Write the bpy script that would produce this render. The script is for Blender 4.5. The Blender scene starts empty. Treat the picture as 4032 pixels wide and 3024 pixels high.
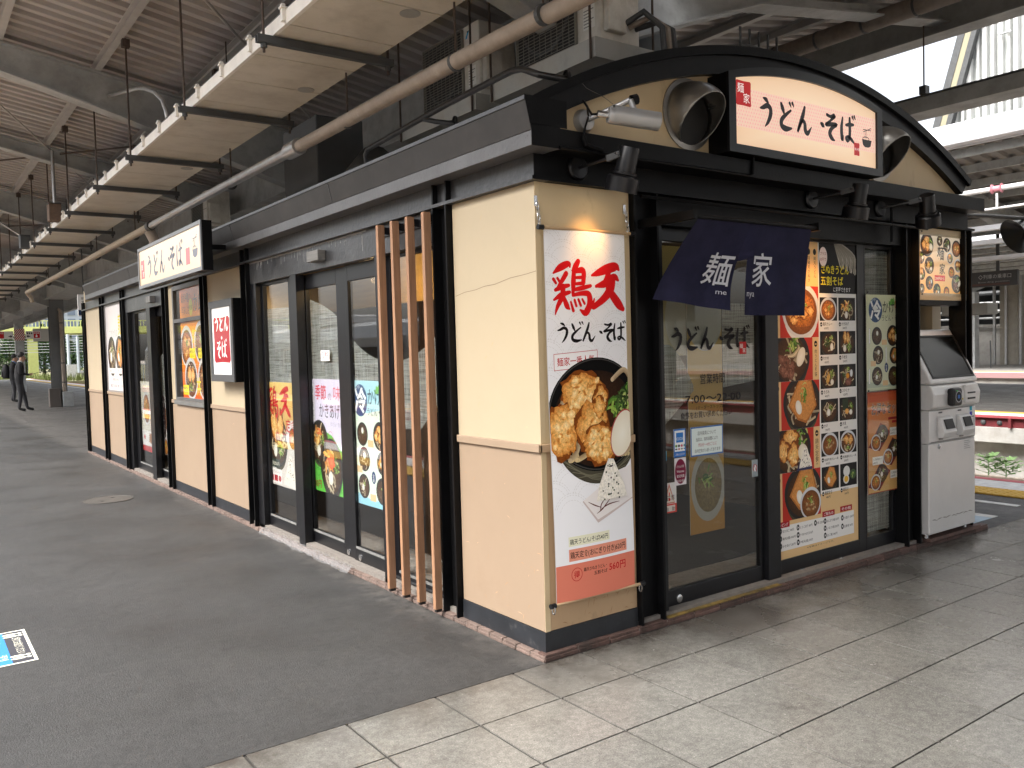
import bpy, math, random
from mathutils import Vector, Matrix
from math import pi, sin, cos, sqrt, radians

# ------------------------------------------------------------------ camera, world, sun, exposure
scene = bpy.context.scene
COL = scene.collection
cam_data = bpy.data.cameras.new('camera')
cam_data.sensor_width = 36.0
cam_data.lens = 29.84
cam_data.clip_start = 0.05
cam_data.clip_end = 3000
cam = bpy.data.objects.new('camera', cam_data)
COL.objects.link(cam)
R_ = Vector((0.80994878, -0.58585073, -0.02760239))
U_ = Vector((0.04716822, 0.01815605, 0.99872194))
D_ = Vector((0.58460083, 0.81021558, -0.042339))
M_ = Matrix.Identity(4)
for i_ in range(3):
    M_[i_][0], M_[i_][1], M_[i_][2] = R_[i_], U_[i_], -D_[i_]
M_[0][3], M_[1][3], M_[2][3] = -2.3636, -3.0646, 1.4449
cam.matrix_world = M_
scene.camera = cam

SUN_EL, SUN_AZ = radians(52), radians(-84)      # bright veiled patch of sky over the open tracks
world = bpy.data.worlds.new('World')
scene.world = world
world.use_nodes = True
wn, wl = world.node_tree.nodes, world.node_tree.links
wn.clear()
w_out = wn.new('ShaderNodeOutputWorld')
w_bg = wn.new('ShaderNodeBackground')
w_sky = wn.new('ShaderNodeTexSky')
w_sky.sky_type = 'NISHITA'
w_sky.sun_disc = False
w_sky.sun_elevation = SUN_EL
w_sky.sun_rotation = SUN_AZ
w_sky.air_density = 1.0
w_sky.dust_density = 6.0
w_sky.ozone_density = 1.0
w_hsv = wn.new('ShaderNodeHueSaturation')        # thin white overcast: the blue is mostly washed out
w_hsv.inputs['Saturation'].default_value = 0.30
w_hsv.inputs['Value'].default_value = 1.25
wl.new(w_sky.outputs[0], w_hsv.inputs['Color'])
wl.new(w_hsv.outputs[0], w_bg.inputs['Color'])
w_bg.inputs['Strength'].default_value = 0.15
wl.new(w_bg.outputs[0], w_out.inputs['Surface'])

sun_d = bpy.data.lights.new('sun', 'SUN')
sun_d.energy = 1.3
sun_d.angle = radians(34)
sun_d.color = (1.0, 0.96, 0.9)
sun = bpy.data.objects.new('sun', sun_d)
COL.objects.link(sun)
sdir = Vector((sin(SUN_AZ) * cos(SUN_EL), cos(SUN_AZ) * cos(SUN_EL), sin(SUN_EL)))
sun.rotation_euler = sdir.to_track_quat('Z', 'Y').to_euler()
sun.location = (0, 0, 60)

vs = scene.view_settings
vs.view_transform = 'Standard'
vs.look = 'None'
vs.gamma = 1.0
vs.use_curve_mapping = False
vs.exposure = 1.4
scene.render.engine = 'CYCLES'
cy = scene.cycles
cy.use_denoising = True
cy.max_bounces = 9
cy.diffuse_bounces = 5
cy.glossy_bounces = 4
cy.transmission_bounces = 6
cy.transparent_max_bounces = 16
cy.sample_clamp_indirect = 8
cy.caustics_reflective = False
cy.caustics_refractive = False
cy.use_adaptive_sampling = True
cy.adaptive_threshold = 0.015

rnd = random.Random(7)

# ------------------------------------------------------------------ helpers
def lin(c):
    return tuple(((x / 255) / 12.92 if x <= 10 else (((x / 255) + 0.055) / 1.055) ** 2.4) for x in c[:3])


def mat(name, base, rough=0.6, metal=0.0, var=0.0, vscale=4.0, bump=0.0, bscale=40.0, dirt=None, dscale=1.5,
        damt=0.0, spec=0.5, emit=0.0, coat=0.0, rvar=0.0, stretch=None, rand=0.0, dlo=0.45, dhi=0.7):
    m = bpy.data.materials.new(name)
    m.use_nodes = True
    n, l = m.node_tree.nodes, m.node_tree.links
    b = n['Principled BSDF']
    b.inputs['Roughness'].default_value = rough
    b.inputs['Metallic'].default_value = metal
    b.inputs['Specular IOR Level'].default_value = spec
    b.inputs['Coat Weight'].default_value = coat
    b.inputs['Base Color'].default_value = (*base, 1)
    if emit:
        b.inputs['Emission Color'].default_value = (*base, 1)
        b.inputs['Emission Strength'].default_value = emit
    geo = n.new('ShaderNodeNewGeometry')
    vec = geo.outputs['Position']
    if stretch:
        mp = n.new('ShaderNodeMapping')
        mp.inputs['Scale'].default_value = stretch
        l.new(vec, mp.inputs['Vector'])
        vec = mp.outputs[0]
    colour = None
    if var:
        t = n.new('ShaderNodeTexNoise')
        t.inputs['Scale'].default_value = vscale
        t.inputs['Detail'].default_value = 6
        t.inputs['Roughness'].default_value = 0.65
        l.new(vec, t.inputs['Vector'])
        r = n.new('ShaderNodeValToRGB')
        r.color_ramp.elements[0].position = 0.3
        r.color_ramp.elements[1].position = 0.7
        r.color_ramp.elements[0].color = (*[max(0, x * (1 - var)) for x in base], 1)
        r.color_ramp.elements[1].color = (*[min(1, x * (1 + var)) for x in base], 1)
        l.new(t.outputs['Fac'], r.inputs[0])
        colour = r.outputs[0]
        if rvar:
            mr = n.new('ShaderNodeMapRange')
            mr.inputs[3].default_value = max(0.02, rough - rvar)
            mr.inputs[4].default_value = min(1, rough + rvar)
            l.new(t.outputs['Fac'], mr.inputs[0])
            l.new(mr.outputs[0], b.inputs['Roughness'])
    if rand:
        oi = n.new('ShaderNodeObjectInfo')
        mr2 = n.new('ShaderNodeMapRange')
        mr2.inputs[3].default_value = 1 - rand
        mr2.inputs[4].default_value = 1 + rand
        l.new(oi.outputs['Random'], mr2.inputs[0])
        mx = n.new('ShaderNodeMix')
        mx.data_type = 'RGBA'
        mx.blend_type = 'MULTIPLY'
        mx.inputs[0].default_value = 1
        if colour:
            l.new(colour, mx.inputs[6])
        else:
            mx.inputs[6].default_value = (*base, 1)
        l.new(mr2.outputs[0], mx.inputs[7])
        colour = mx.outputs[2]
    if dirt:
        t2 = n.new('ShaderNodeTexNoise')
        t2.inputs['Scale'].default_value = dscale
        t2.inputs['Detail'].default_value = 8
        t2.inputs['Roughness'].default_value = 0.7
        l.new(vec, t2.inputs['Vector'])
        r2 = n.new('ShaderNodeMapRange')
        r2.inputs[1].default_value = dlo
        r2.inputs[2].default_value = dhi
        r2.inputs[3].default_value = 0
        r2.inputs[4].default_value = damt
        l.new(t2.outputs['Fac'], r2.inputs[0])
        mx = n.new('ShaderNodeMix')
        mx.data_type = 'RGBA'
        l.new(r2.outputs[0], mx.inputs[0])
        if colour:
            l.new(colour, mx.inputs[6])
        else:
            mx.inputs[6].default_value = (*base, 1)
        mx.inputs[7].default_value = (*dirt, 1)
        colour = mx.outputs[2]
    if colour:
        l.new(colour, b.inputs['Base Color'])
    if bump:
        t3 = n.new('ShaderNodeTexNoise')
        t3.inputs['Scale'].default_value = bscale
        t3.inputs['Detail'].default_value = 5
        l.new(vec, t3.inputs['Vector'])
        bp = n.new('ShaderNodeBump')
        bp.inputs['Strength'].default_value = bump
        bp.inputs['Distance'].default_value = 0.02
        l.new(t3.outputs['Fac'], bp.inputs['Height'])
        l.new(bp.outputs[0], b.inputs['Normal'])
    return m


def glass_mat(name, tint=(0.86, 0.88, 0.86), refl=1.0, rough=0.0):
    m = bpy.data.materials.new(name)
    m.use_nodes = True
    n, l = m.node_tree.nodes, m.node_tree.links
    n.clear()
    o = n.new('ShaderNodeOutputMaterial')
    t = n.new('ShaderNodeBsdfTransparent')
    t.inputs[0].default_value = (*tint, 1)
    g = n.new('ShaderNodeBsdfGlossy')
    g.inputs['Roughness'].default_value = rough
    fr = n.new('ShaderNodeFresnel')
    gb_ = n.new('ShaderNodeNewGeometry')              # same reflectance on both faces of the pane
    ir = n.new('ShaderNodeMapRange')
    ir.inputs[3].default_value = 1.52
    ir.inputs[4].default_value = 1 / 1.52
    l.new(gb_.outputs['Backfacing'], ir.inputs[0])
    l.new(ir.outputs[0], fr.inputs[0])
    mu = n.new('ShaderNodeMath')
    mu.operation = 'MULTIPLY'
    mu.use_clamp = True
    mu.inputs[1].default_value = refl
    l.new(fr.outputs[0], mu.inputs[0])
    mx = n.new('ShaderNodeMixShader')
    l.new(mu.outputs[0], mx.inputs[0])
    l.new(t.outputs[0], mx.inputs[1])
    l.new(g.outputs[0], mx.inputs[2])
    l.new(mx.outputs[0], o.inputs[0])
    return m


def film_mat(name):
    """linen-weave window film: half see-through"""
    m = bpy.data.materials.new(name)
    m.use_nodes = True
    n, l = m.node_tree.nodes, m.node_tree.links
    n.clear()
    o = n.new('ShaderNodeOutputMaterial')
    geo = n.new('ShaderNodeNewGeometry')
    facs = []
    for sc in ((9, 9, 420), (420, 420, 9)):
        mp = n.new('ShaderNodeMapping')
        mp.inputs['Scale'].default_value = sc
        l.new(geo.outputs['Position'], mp.inputs[0])
        t = n.new('ShaderNodeTexNoise')
        t.inputs['Scale'].default_value = 0.5
        t.inputs['Detail'].default_value = 3
        l.new(mp.outputs[0], t.inputs[0])
        facs.append(t.outputs['Fac'])
    ad = n.new('ShaderNodeMath')
    ad.operation = 'ADD'
    l.new(facs[0], ad.inputs[0])
    l.new(facs[1], ad.inputs[1])
    mr = n.new('ShaderNodeMapRange')
    mr.inputs[1].default_value = 0.75
    mr.inputs[2].default_value = 1.25
    mr.inputs[3].default_value = 0.28
    mr.inputs[4].default_value = 0.85
    l.new(ad.outputs[0], mr.inputs[0])
    tr = n.new('ShaderNodeBsdfTransparent')
    di = n.new('ShaderNodeBsdfDiffuse')
    di.inputs[0].default_value = (0.62, 0.66, 0.64, 1)
    tl = n.new('ShaderNodeBsdfTranslucent')
    tl.inputs[0].default_value = (0.62, 0.66, 0.64, 1)
    m0 = n.new('ShaderNodeMixShader')
    m0.inputs[0].default_value = 0.35
    l.new(di.outputs[0], m0.inputs[1])
    l.new(tl.outputs[0], m0.inputs[2])
    mx = n.new('ShaderNodeMixShader')
    l.new(mr.outputs[0], mx.inputs[0])
    l.new(tr.outputs[0], mx.inputs[1])
    l.new(m0.outputs[0], mx.inputs[2])
    l.new(mx.outputs[0], o.inputs[0])
    return m


def print_mat(name, rough=0.45, emit=0.0, spec=0.4):
    """flat print: the ink colours sit in the mesh's colour attribute; its alpha drives the mottling of food photographs"""
    m = bpy.data.materials.new(name)
    m.use_nodes = True
    n, l = m.node_tree.nodes, m.node_tree.links
    b = n['Principled BSDF']
    b.inputs['Roughness'].default_value = rough
    b.inputs['Specular IOR Level'].default_value = spec
    a = n.new('ShaderNodeAttribute')
    a.attribute_name = 'ink'
    geo = n.new('ShaderNodeNewGeometry')
    t = n.new('ShaderNodeTexNoise')
    t.inputs['Scale'].default_value = 75
    t.inputs['Detail'].default_value = 6
    t.inputs['Roughness'].default_value = 0.7
    l.new(geo.outputs['Position'], t.inputs['Vector'])
    s1 = n.new('ShaderNodeMath'); s1.operation = 'SUBTRACT'; s1.inputs[1].default_value = 0.47
    l.new(t.outputs['Fac'], s1.inputs[0])
    s2 = n.new('ShaderNodeMath'); s2.operation = 'MULTIPLY'
    l.new(s1.outputs[0], s2.inputs[0])
    l.new(a.outputs['Alpha'], s2.inputs[1])
    s3 = n.new('ShaderNodeMath'); s3.operation = 'MULTIPLY_ADD'; s3.inputs[1].default_value = 4.5; s3.inputs[2].default_value = 1.0
    l.new(s2.outputs[0], s3.inputs[0])
    s4 = n.new('ShaderNodeMath'); s4.operation = 'MAXIMUM'; s4.inputs[1].default_value = 0.12
    l.new(s3.outputs[0], s4.inputs[0])
    mx = n.new('ShaderNodeMix'); mx.data_type = 'RGBA'; mx.blend_type = 'MULTIPLY'; mx.inputs[0].default_value = 1
    l.new(a.outputs['Color'], mx.inputs[6])
    l.new(s4.outputs[0], mx.inputs[7])
    l.new(mx.outputs[2], b.inputs['Base Color'])
    if emit:
        l.new(mx.outputs[2], b.inputs['Emission Color'])
        b.inputs['Emission Strength'].default_value = emit
    return m


class MB:
    def __init__(s):
        s.v, s.f, s.m = [], [], []

    def add(s, vs_, fs, m=0):
        k = len(s.v)
        s.v += [tuple(p) for p in vs_]
        s.f += [tuple(i + k for i in f) for f in fs]
        s.m += [m] * len(fs)
        return s

    def box(s, x0, x1, y0, y1, z0, z1, m=0):
        if x0 > x1: x0, x1 = x1, x0
        if y0 > y1: y0, y1 = y1, y0
        if z0 > z1: z0, z1 = z1, z0
        return s.add([(x0, y0, z0), (x1, y0, z0), (x1, y1, z0), (x0, y1, z0), (x0, y0, z1), (x1, y0, z1), (x1, y1, z1), (x0, y1, z1)],
                     [(0, 3, 2, 1), (4, 5, 6, 7), (0, 1, 5, 4), (1, 2, 6, 5), (2, 3, 7, 6), (3, 0, 4, 7)], m)

    def obox(s, c, ax, h, m=0):
        c = Vector(c)
        a = [Vector(v).normalized() * k for v, k in zip(ax, h)]
        P = []
        for sz in (-1, 1):
            for sx, sy in ((-1, -1), (1, -1), (1, 1), (-1, 1)):
                P.append(c + a[0] * sx + a[1] * sy + a[2] * sz)
        return s.add(P, [(0, 3, 2, 1), (4, 5, 6, 7), (0, 1, 5, 4), (1, 2, 6, 5), (2, 3, 7, 6), (3, 0, 4, 7)], m)

    def beam(s, p0, p1, w, h, m=0, up=(0, 0, 1)):
        p0, p1 = Vector(p0), Vector(p1)
        d = (p1 - p0).normalized()
        side = d.cross(Vector(up)).normalized()
        return s.obox((p0 + p1) / 2, (d, side, side.cross(d)), ((p1 - p0).length / 2, w / 2, h / 2), m)

    def tube(s, pts, r, n=10, m=0, caps=True):
        pts = [Vector(p) for p in pts]
        rs = r if isinstance(r, (list, tuple)) else [r] * len(pts)
        rings, prev = [], None
        for i, p in enumerate(pts):
            d = (pts[min(i + 1, len(pts) - 1)] - pts[max(i - 1, 0)]).normalized()
            if prev is None:
                u = d.orthogonal().normalized()
            else:
                u = (prev - d * prev.dot(d)).normalized()
            prev = u
            w = d.cross(u)
            rings.append([p + (u * cos(2 * pi * k / n) + w * sin(2 * pi * k / n)) * rs[i] for k in range(n)])
        V = [q for rg in rings for q in rg]
        F = []
        for i in range(len(rings) - 1):
            for k in range(n):
                a, b = i * n + k, i * n + (k + 1) % n
                F.append((a, b, b + n, a + n))
        if caps:
            F.append(tuple(range(n))[::-1])
            F.append(tuple((len(rings) - 1) * n + k for k in range(n)))
        return s.add(V, F, m)

    def lathe(s, prof, o, axis, n=24, m=0):
        o, a = Vector(o), Vector(axis).normalized()
        u = a.orthogonal().normalized()
        w = a.cross(u)
        V = [o + a * h + (u * cos(2 * pi * k / n) + w * sin(2 * pi * k / n)) * r for r, h in prof for k in range(n)]
        F = []
        for i in range(len(prof) - 1):
            for k in range(n):
                p, q = i * n + k, i * n + (k + 1) % n
                F.append((p, q, q + n, p + n))
        return s.add(V, F, m)

    def prism(s, poly, axis, a, b, m=0):
        def mk(p, t):
            return {'x': (t, p[0], p[1]), 'y': (p[0], t, p[1]), 'z': (p[0], p[1], t)}[axis]
        n = len(poly)
        V = [mk(p, a) for p in poly] + [mk(p, b) for p in poly]
        F = [tuple(range(n)), tuple(range(2 * n - 1, n - 1, -1))]
        F += [(i, i + n, (i + 1) % n + n, (i + 1) % n) for i in range(n)]
        return s.add(V, F, m)

    def mesh(s, name, mats, smooth=False):
        me = bpy.data.meshes.new(name)
        me.from_pydata(s.v, [], s.f)
        for mm in (mats if isinstance(mats, (list, tuple)) else [mats]):
            me.materials.append(mm)
        if any(s.m):
            me.polygons.foreach_set('material_index', s.m)
        if smooth:
            me.polygons.foreach_set('use_smooth', [True] * len(me.polygons))
            me.set_sharp_from_angle(angle=0.7)
        me.update()
        return me

    def build(s, name, mats, parent=None, smooth=False, bevel=0.0, label=None, cat=None, group=None, kind=None):
        return put(name, s.mesh(name, mats, smooth), parent, bevel, label, cat, group, kind)


def put(name, me, parent=None, bevel=0.0, label=None, cat=None, group=None, kind=None):
    o = bpy.data.objects.new(name, me)
    COL.objects.link(o)
    if parent is not None:
        o.parent = parent
        q = parent
        base = Vector((0, 0, 0))
        while q is not None:
            base += q.location
            q = q.parent
        o.location = -base
    if bevel:
        b = o.modifiers.new('bevel', 'BEVEL')
        b.width = bevel
        b.segments = 2
        b.limit_method = 'ANGLE'
    tag(o, label, cat, group, kind)
    return o


def tag(o, label=None, cat=None, group=None, kind=None):
    if label: o['label'] = label
    if cat: o['category'] = cat
    if group: o['group'] = group
    if kind: o['kind'] = kind
    return o


def thing(name, label, cat, loc=(0, 0, 0), group=None):
    o = bpy.data.objects.new(name, None)
    o.empty_display_size = 0.1
    COL.objects.link(o)
    o.location = loc
    return tag(o, label, cat, group)


def copy_tree(o, loc, label=None, parent=None):
    c = o.copy()
    COL.objects.link(c)
    if parent is None:
        c.location = loc
        if label: c['label'] = label
    else:
        c.parent = parent
    for ch in list(o.children):
        copy_tree(ch, None, None, c)
    return c


# ---- flat print -------------------------------------------------------------------------------
_gl = {}


def glyph(ch, bold):
    key = (ch, bold)
    if key not in _gl:
        cu = bpy.data.curves.new('g', 'FONT')
        cu.body = ch
        cu.size = 1
        cu.resolution_u = 2
        cu.offset = bold
        ob = bpy.data.objects.new('g', cu)
        me = ob.to_mesh()
        vv = [(v.co.x, v.co.y) for v in me.vertices]
        ff = [tuple(p.vertices) for p in me.polygons]
        xs = [p[0] for p in vv] or [0, 0.3]
        _gl[key] = (vv, ff, min(xs), max(xs))
        ob.to_mesh_clear()
        bpy.data.objects.remove(ob)
        bpy.data.curves.remove(cu)
    return _gl[key]


EM = 1.0


def catmull(pts, k=6):
    out = []
    n = len(pts)
    for i in range(n - 1):
        p0, p1, p2, p3 = pts[max(i - 1, 0)], pts[i], pts[i + 1], pts[min(i + 2, n - 1)]
        for j in range(k):
            t = j / k
            out.append(tuple(0.5 * (2 * b + (c - a) * t + (2 * a - 5 * b + 4 * c - d) * t * t + (3 * b - a - 3 * c + d) * t ** 3)
                             for a, b, c, d in zip(p0, p1, p2, p3)))
    out.append(tuple(pts[-1]))
    return out


# brush hand: strokes are (x, y, half width) in a unit square
BRUSH = {
    'う': [[(.36, .97, .03), (.5, .93, .065), (.62, .84, .03)],
          [(.18, .6, .03), (.34, .64, .06), (.56, .73, .075), (.74, .64, .075), (.73, .4, .075), (.58, .14, .055), (.42, -.02, .015)]],
    'ど': [[(.24, .92, .05), (.32, .76, .075), (.42, .56, .035)],
          [(.8, .74, .035), (.52, .56, .055), (.26, .34, .075), (.26, .13, .08), (.5, .05, .085), (.84, .1, .03)],
          [(.74, 1.0, .05), (.82, .87, .02)], [(.9, 1.02, .05), (.98, .9, .02)]],
    'ん': [[(.52, .98, .045), (.42, .7, .075), (.24, .34, .07), (.07, .02, .04), (.2, .27, .035), (.4, .47, .055), (.52, .36, .07),
           (.55, .13, .08), (.7, .05, .07), (.93, .3, .015)]],
    '・': [[(.42, .52, .05), (.52, .47, .075), (.6, .42, .03)]],
    'そ': [[(.24, .9, .05), (.48, .86, .05), (.74, .92, .07), (.46, .7, .04), (.16, .52, .05), (.5, .57, .065), (.88, .6, .05),
           (.56, .43, .065), (.42, .22, .085), (.55, .05, .075), (.74, -.02, .02)]],
    'ば': [[(.15, .92, .04), (.07, .5, .075), (.12, .08, .07), (.2, .24, .015)], [(.36, .67, .035), (.6, .71, .065), (.88, .74, .04)],
          [(.62, .96, .05), (.63, .6, .07), (.6, .22, .065), (.46, .08, .06), (.36, .17, .05), (.52, .24, .045), (.76, .13, .06), (.95, .0, .02)],
          [(.8, 1.04, .045), (.87, .93, .02)], [(.93, 1.07, .045), (1.0, .96, .02)]],
    '天': [[(.02, .74, .02), (.2, .8, .06), (.5, .9, .09), (.78, .96, .08), (.88, .9, .03)],
          [(.14, .5, .03), (.4, .58, .06), (.72, .72, .07), (.85, .66, .03)],
          [(.56, .88, .05), (.46, .6, .08), (.22, .5, .03)], [(.72, .7, .04), (.6, .45, .09), (.4, .25, .075), (.2, .12, .06), (.02, .04, .05), (.08, .22, .015)],
          [(.5, .46, .05), (.66, .3, .085), (.86, .1, .09), (.99, .0, .05)]],
    '鶏': [[(.02, .78, .015), (.2, .9, .06), (.4, .98, .05), (.44, .92, .02)], [(.02, .66, .03), (.08, .58, .025)], [(.12, .68, .025), (.18, .6, .025)],
          [(.34, .78, .045), (.24, .64, .04), (.12, .5, .02)], [(.06, .44, .03), (.22, .5, .045), (.4, .54, .03)],
          [(.02, .24, .02), (.2, .34, .045), (.42, .4, .03)], [(.26, .52, .045), (.22, .3, .05), (.1, .1, .035), (.04, -.06, .01)], [(.26, .3, .035), (.34, .12, .05), (.4, .06, .02)],
          [(.66, 1.04, .045), (.58, .92, .055), (.5, .84, .02)], [(.54, .84, .04), (.52, .6, .05), (.5, .36, .03)],
          [(.56, .82, .03), (.74, .86, .055), (.8, .8, .05), (.78, .6, .045)], [(.58, .7, .025), (.74, .71, .03)], [(.55, .57, .025), (.78, .59, .035)],
          [(.52, .45, .03), (.74, .49, .04), (.98, .54, .03)], [(.5, .34, .03), (.74, .38, .04), (.92, .36, .055), (.94, .16, .06), (.82, -.02, .06), (.68, .04, .015)],
          [(.44, .2, .02), (.5, .02, .03)], [(.54, .24, .025), (.58, .12, .025)], [(.64, .25, .025), (.7, .13, .025)], [(.74, .26, .02), (.8, .17, .025)]],
}


class Print:
    """a printed sheet: (u, v) metres from its lower left corner, U to the reader's right, V up"""

    def __init__(s, O, U, V, w, h, step=0.00022):
        s.O, s.U, s.V = Vector(O), Vector(U).normalized(), Vector(V).normalized()
        s.N = s.U.cross(s.V)
        s.w, s.h, s.step, s.lay = w, h, step, 0
        s.v, s.f, s.c, s.g, s.done = [], [], [], [], False
        s.clip = (0, 0, w, h)
        s.depth = 0.0035

    def face(s, pts, cols):
        x0, y0, x1, y1 = s.clip
        P = [(p[0], p[1], *c) for p, c in zip(pts, cols)]
        for ax, lim, sg in ((0, x0, 1), (0, x1, -1), (1, y0, 1), (1, y1, -1)):
            if all((p[ax] - lim) * sg >= 0 for p in P):
                continue
            out = []
            for i, a in enumerate(P):
                b = P[(i + 1) % len(P)]
                da, db = (a[ax] - lim) * sg, (b[ax] - lim) * sg
                if da >= 0:
                    out.append(a)
                if da * db < 0:
                    t = da / (da - db)
                    out.append(tuple(q + (r - q) * t for q, r in zip(a, b)))
            P = out
            if len(P) < 3:
                return
        k = len(s.v)
        for p in P:
            s.v.append((p[0], p[1]))
            s.g.append(s.lay)
            s.c.append(p[2:])
        s.f.append(tuple(range(k, k + len(P))))

    def finish(s):
        """stack the inks: a shape lies one film above whatever it overlaps, all within a few tenths of a millimetre"""
        if s.done:
            return
        s.done = True
        box = {}
        for (x, y), g_ in zip(s.v, s.g):
            b = box.get(g_)
            if b is None:
                box[g_] = [x, y, x, y]
            else:
                if x < b[0]: b[0] = x
                if y < b[1]: b[1] = y
                if x > b[2]: b[2] = x
                if y > b[3]: b[3] = y
        lay, seen = {}, []
        cw, chh = s.w / 12 + 1e-6, s.h / 12 + 1e-6
        grid = {}
        for g_ in sorted(box):
            b = box[g_]
            cells = [(i, j) for i in range(int(b[0] / cw), int(b[2] / cw) + 1) for j in range(int(b[1] / chh), int(b[3] / chh) + 1)]
            m_ = 0
            for c in cells:
                for (h_, q) in grid.get(c, ()):
                    if h_ > m_ and q[0] < b[2] and q[2] > b[0] and q[1] < b[3] and q[3] > b[1]:
                        m_ = h_
            lay[g_] = m_ + 1
            for c in cells:
                grid.setdefault(c, []).append((m_ + 1, b))
        mx = max(lay.values()) if lay else 1
        st = min(s.step, s.depth / mx)
        s.v = [s.O + s.U * x + s.V * y + s.N * (lay[g_] * st) for (x, y), g_ in zip(s.v, s.g)]

    def up(s):
        s.lay += 1

    @staticmethod
    def col(c, tex=0.0):
        return (*lin(c), tex)

    def poly(s, pts, c, tex=0.0):
        s.up()
        s.face(pts, [s.col(c, tex)] * len(pts))

    def rect(s, x0, y0, x1, y1, c, c2=None):
        s.up()
        a, b = s.col(c), s.col(c2 or c)
        s.face([(x0, y0), (x1, y0), (x1, y1), (x0, y1)], [a, a, b, b])

    def frame(s, x0, y0, x1, y1, t, c):
        s.rect(x0, y0, x1, y0 + t, c); s.rect(x0, y1 - t, x1, y1, c); s.rect(x0, y0, x0 + t, y1, c); s.rect(x1 - t, y0, x1, y1, c)

    def ell(s, cx, cy, rx, ry, c, c2=None, tex=0.0, n=30, rot=0.0):
        s.up()
        a, b = s.col(c, tex), s.col(c2 or c, tex)
        R = [(cx + rx * cos(t) * cos(rot) - ry * sin(t) * sin(rot), cy + rx * cos(t) * sin(rot) + ry * sin(t) * cos(rot))
             for t in [2 * pi * i / n for i in range(n)]]
        if c2 is None:
            s.face(R, [a] * n)
        else:
            for i in range(n):
                s.face([(cx, cy), R[i], R[(i + 1) % n]], [a, b, b])

    def ring(s, cx, cy, rx, ry, t, c, n=30):
        s.up()
        a = s.col(c)
        for i in range(n):
            p, q = 2 * pi * i / n, 2 * pi * (i + 1) / n
            s.face([(cx + rx * cos(p), cy + ry * sin(p)), (cx + rx * cos(q), cy + ry * sin(q)),
                    (cx + (rx - t) * cos(q), cy + (ry - t) * sin(q)), (cx + (rx - t) * cos(p), cy + (ry - t) * sin(p))], [a] * 4)

    def blob(s, cx, cy, rx, ry, c, c2, rg, n=18, amp=0.16, tex=0.8, rot=0.0):
        s.up()
        a, b = s.col(c, tex), s.col(c2, tex)
        R = []
        for i in range(n):
            t = 2 * pi * i / n
            k = 1 + rg.uniform(-amp, amp)
            x, y = rx * k * cos(t), ry * k * sin(t)
            R.append((cx + x * cos(rot) - y * sin(rot), cy + x * sin(rot) + y * cos(rot)))
        for i in range(n):
            s.face([(cx, cy), R[i], R[(i + 1) % n]], [a, b, b])

    def brush(s, pts, c, tex=0.0, k=5, c2=None):
        q = catmull(pts, k)
        L, Rr = [], []
        for i, p in enumerate(q):
            a, b = q[max(i - 1, 0)], q[min(i + 1, len(q) - 1)]
            dx, dy = b[0] - a[0], b[1] - a[1]
            d = sqrt(dx * dx + dy * dy) or 1e-9
            L.append((p[0] - dy / d * p[2], p[1] + dx / d * p[2]))
            Rr.append((p[0] + dy / d * p[2], p[1] - dx / d * p[2]))
        s.up()
        cc, cd = s.col(c, tex), s.col(c2 or c, tex)
        for i in range(len(q) - 1):
            s.face([L[i], Rr[i], Rr[i + 1], L[i + 1]], [cc, cd, cd, cc])
        for e in (0, -1):
            p = q[e]
            if p[2] > 1e-6:
                s.face([(p[0] + p[2] * .98 * cos(t), p[1] + p[2] * .98 * sin(t)) for t in [2 * pi * j / 10 for j in range(10)]], [cc] * 10)

    def calli(s, txt, x, y, size, c, adv=1.0, fat=1.0, vertical=False, wide=1.0):
        px, py = x, y
        for ch in txt:
            for st in BRUSH.get(ch, []):
                lay0 = s.lay
                s.brush([(px + a * size * wide, py + b * size, w * size * fat) for a, b, w in st], c)
            step = size * (0.55 if ch == '・' else adv)
            if vertical:
                py -= step
            else:
                px += step * wide

    def text(s, txt, x, y, h, c, w=None, bold=0.0, shear=0.0, vertical=False, rot=0.0, c2=None, ctr=False, hs=1.0, mirror=False):
        items, px = [], 0.0
        for ch in txt:
            if ch in ' 　':
                px += 0.3 if ch == ' ' else EM
                continue
            vv, ff, a, b = glyph(ch, bold)
            if ord(ch) > 0x2E00:
                items.append((vv, ff, px, 0)); px += EM
            else:
                items.append((vv, ff, px - a, 0)); px += b - a + 0.06
        k = h / EM
        kx = k * hs
        if w and px > 0 and not vertical:
            kx = w / px
        s.up()
        cc = s.col(c)
        tot = px * kx
        for n_, (vv, ff, ox, oy) in enumerate(items):
            pts = []
            for vx, vy in vv:
                if vertical:
                    X, Y = (vx * kx) - (0.5 * EM * kx if ctr else 0), vy * k - n_ * h * 1.02
                else:
                    X, Y = (vx + ox) * kx - (tot / 2 if ctr else 0), vy * k
                X += shear * Y
                if mirror:
                    X = tot - X if not ctr else -X
                pts.append((x + X * cos(rot) - Y * sin(rot), y + X * sin(rot) + Y * cos(rot)))
            for f in ff:
                q = [pts[i] for i in f]
                s.face(q[::-1] if mirror else q, [cc] * len(f))
        return tot

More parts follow.
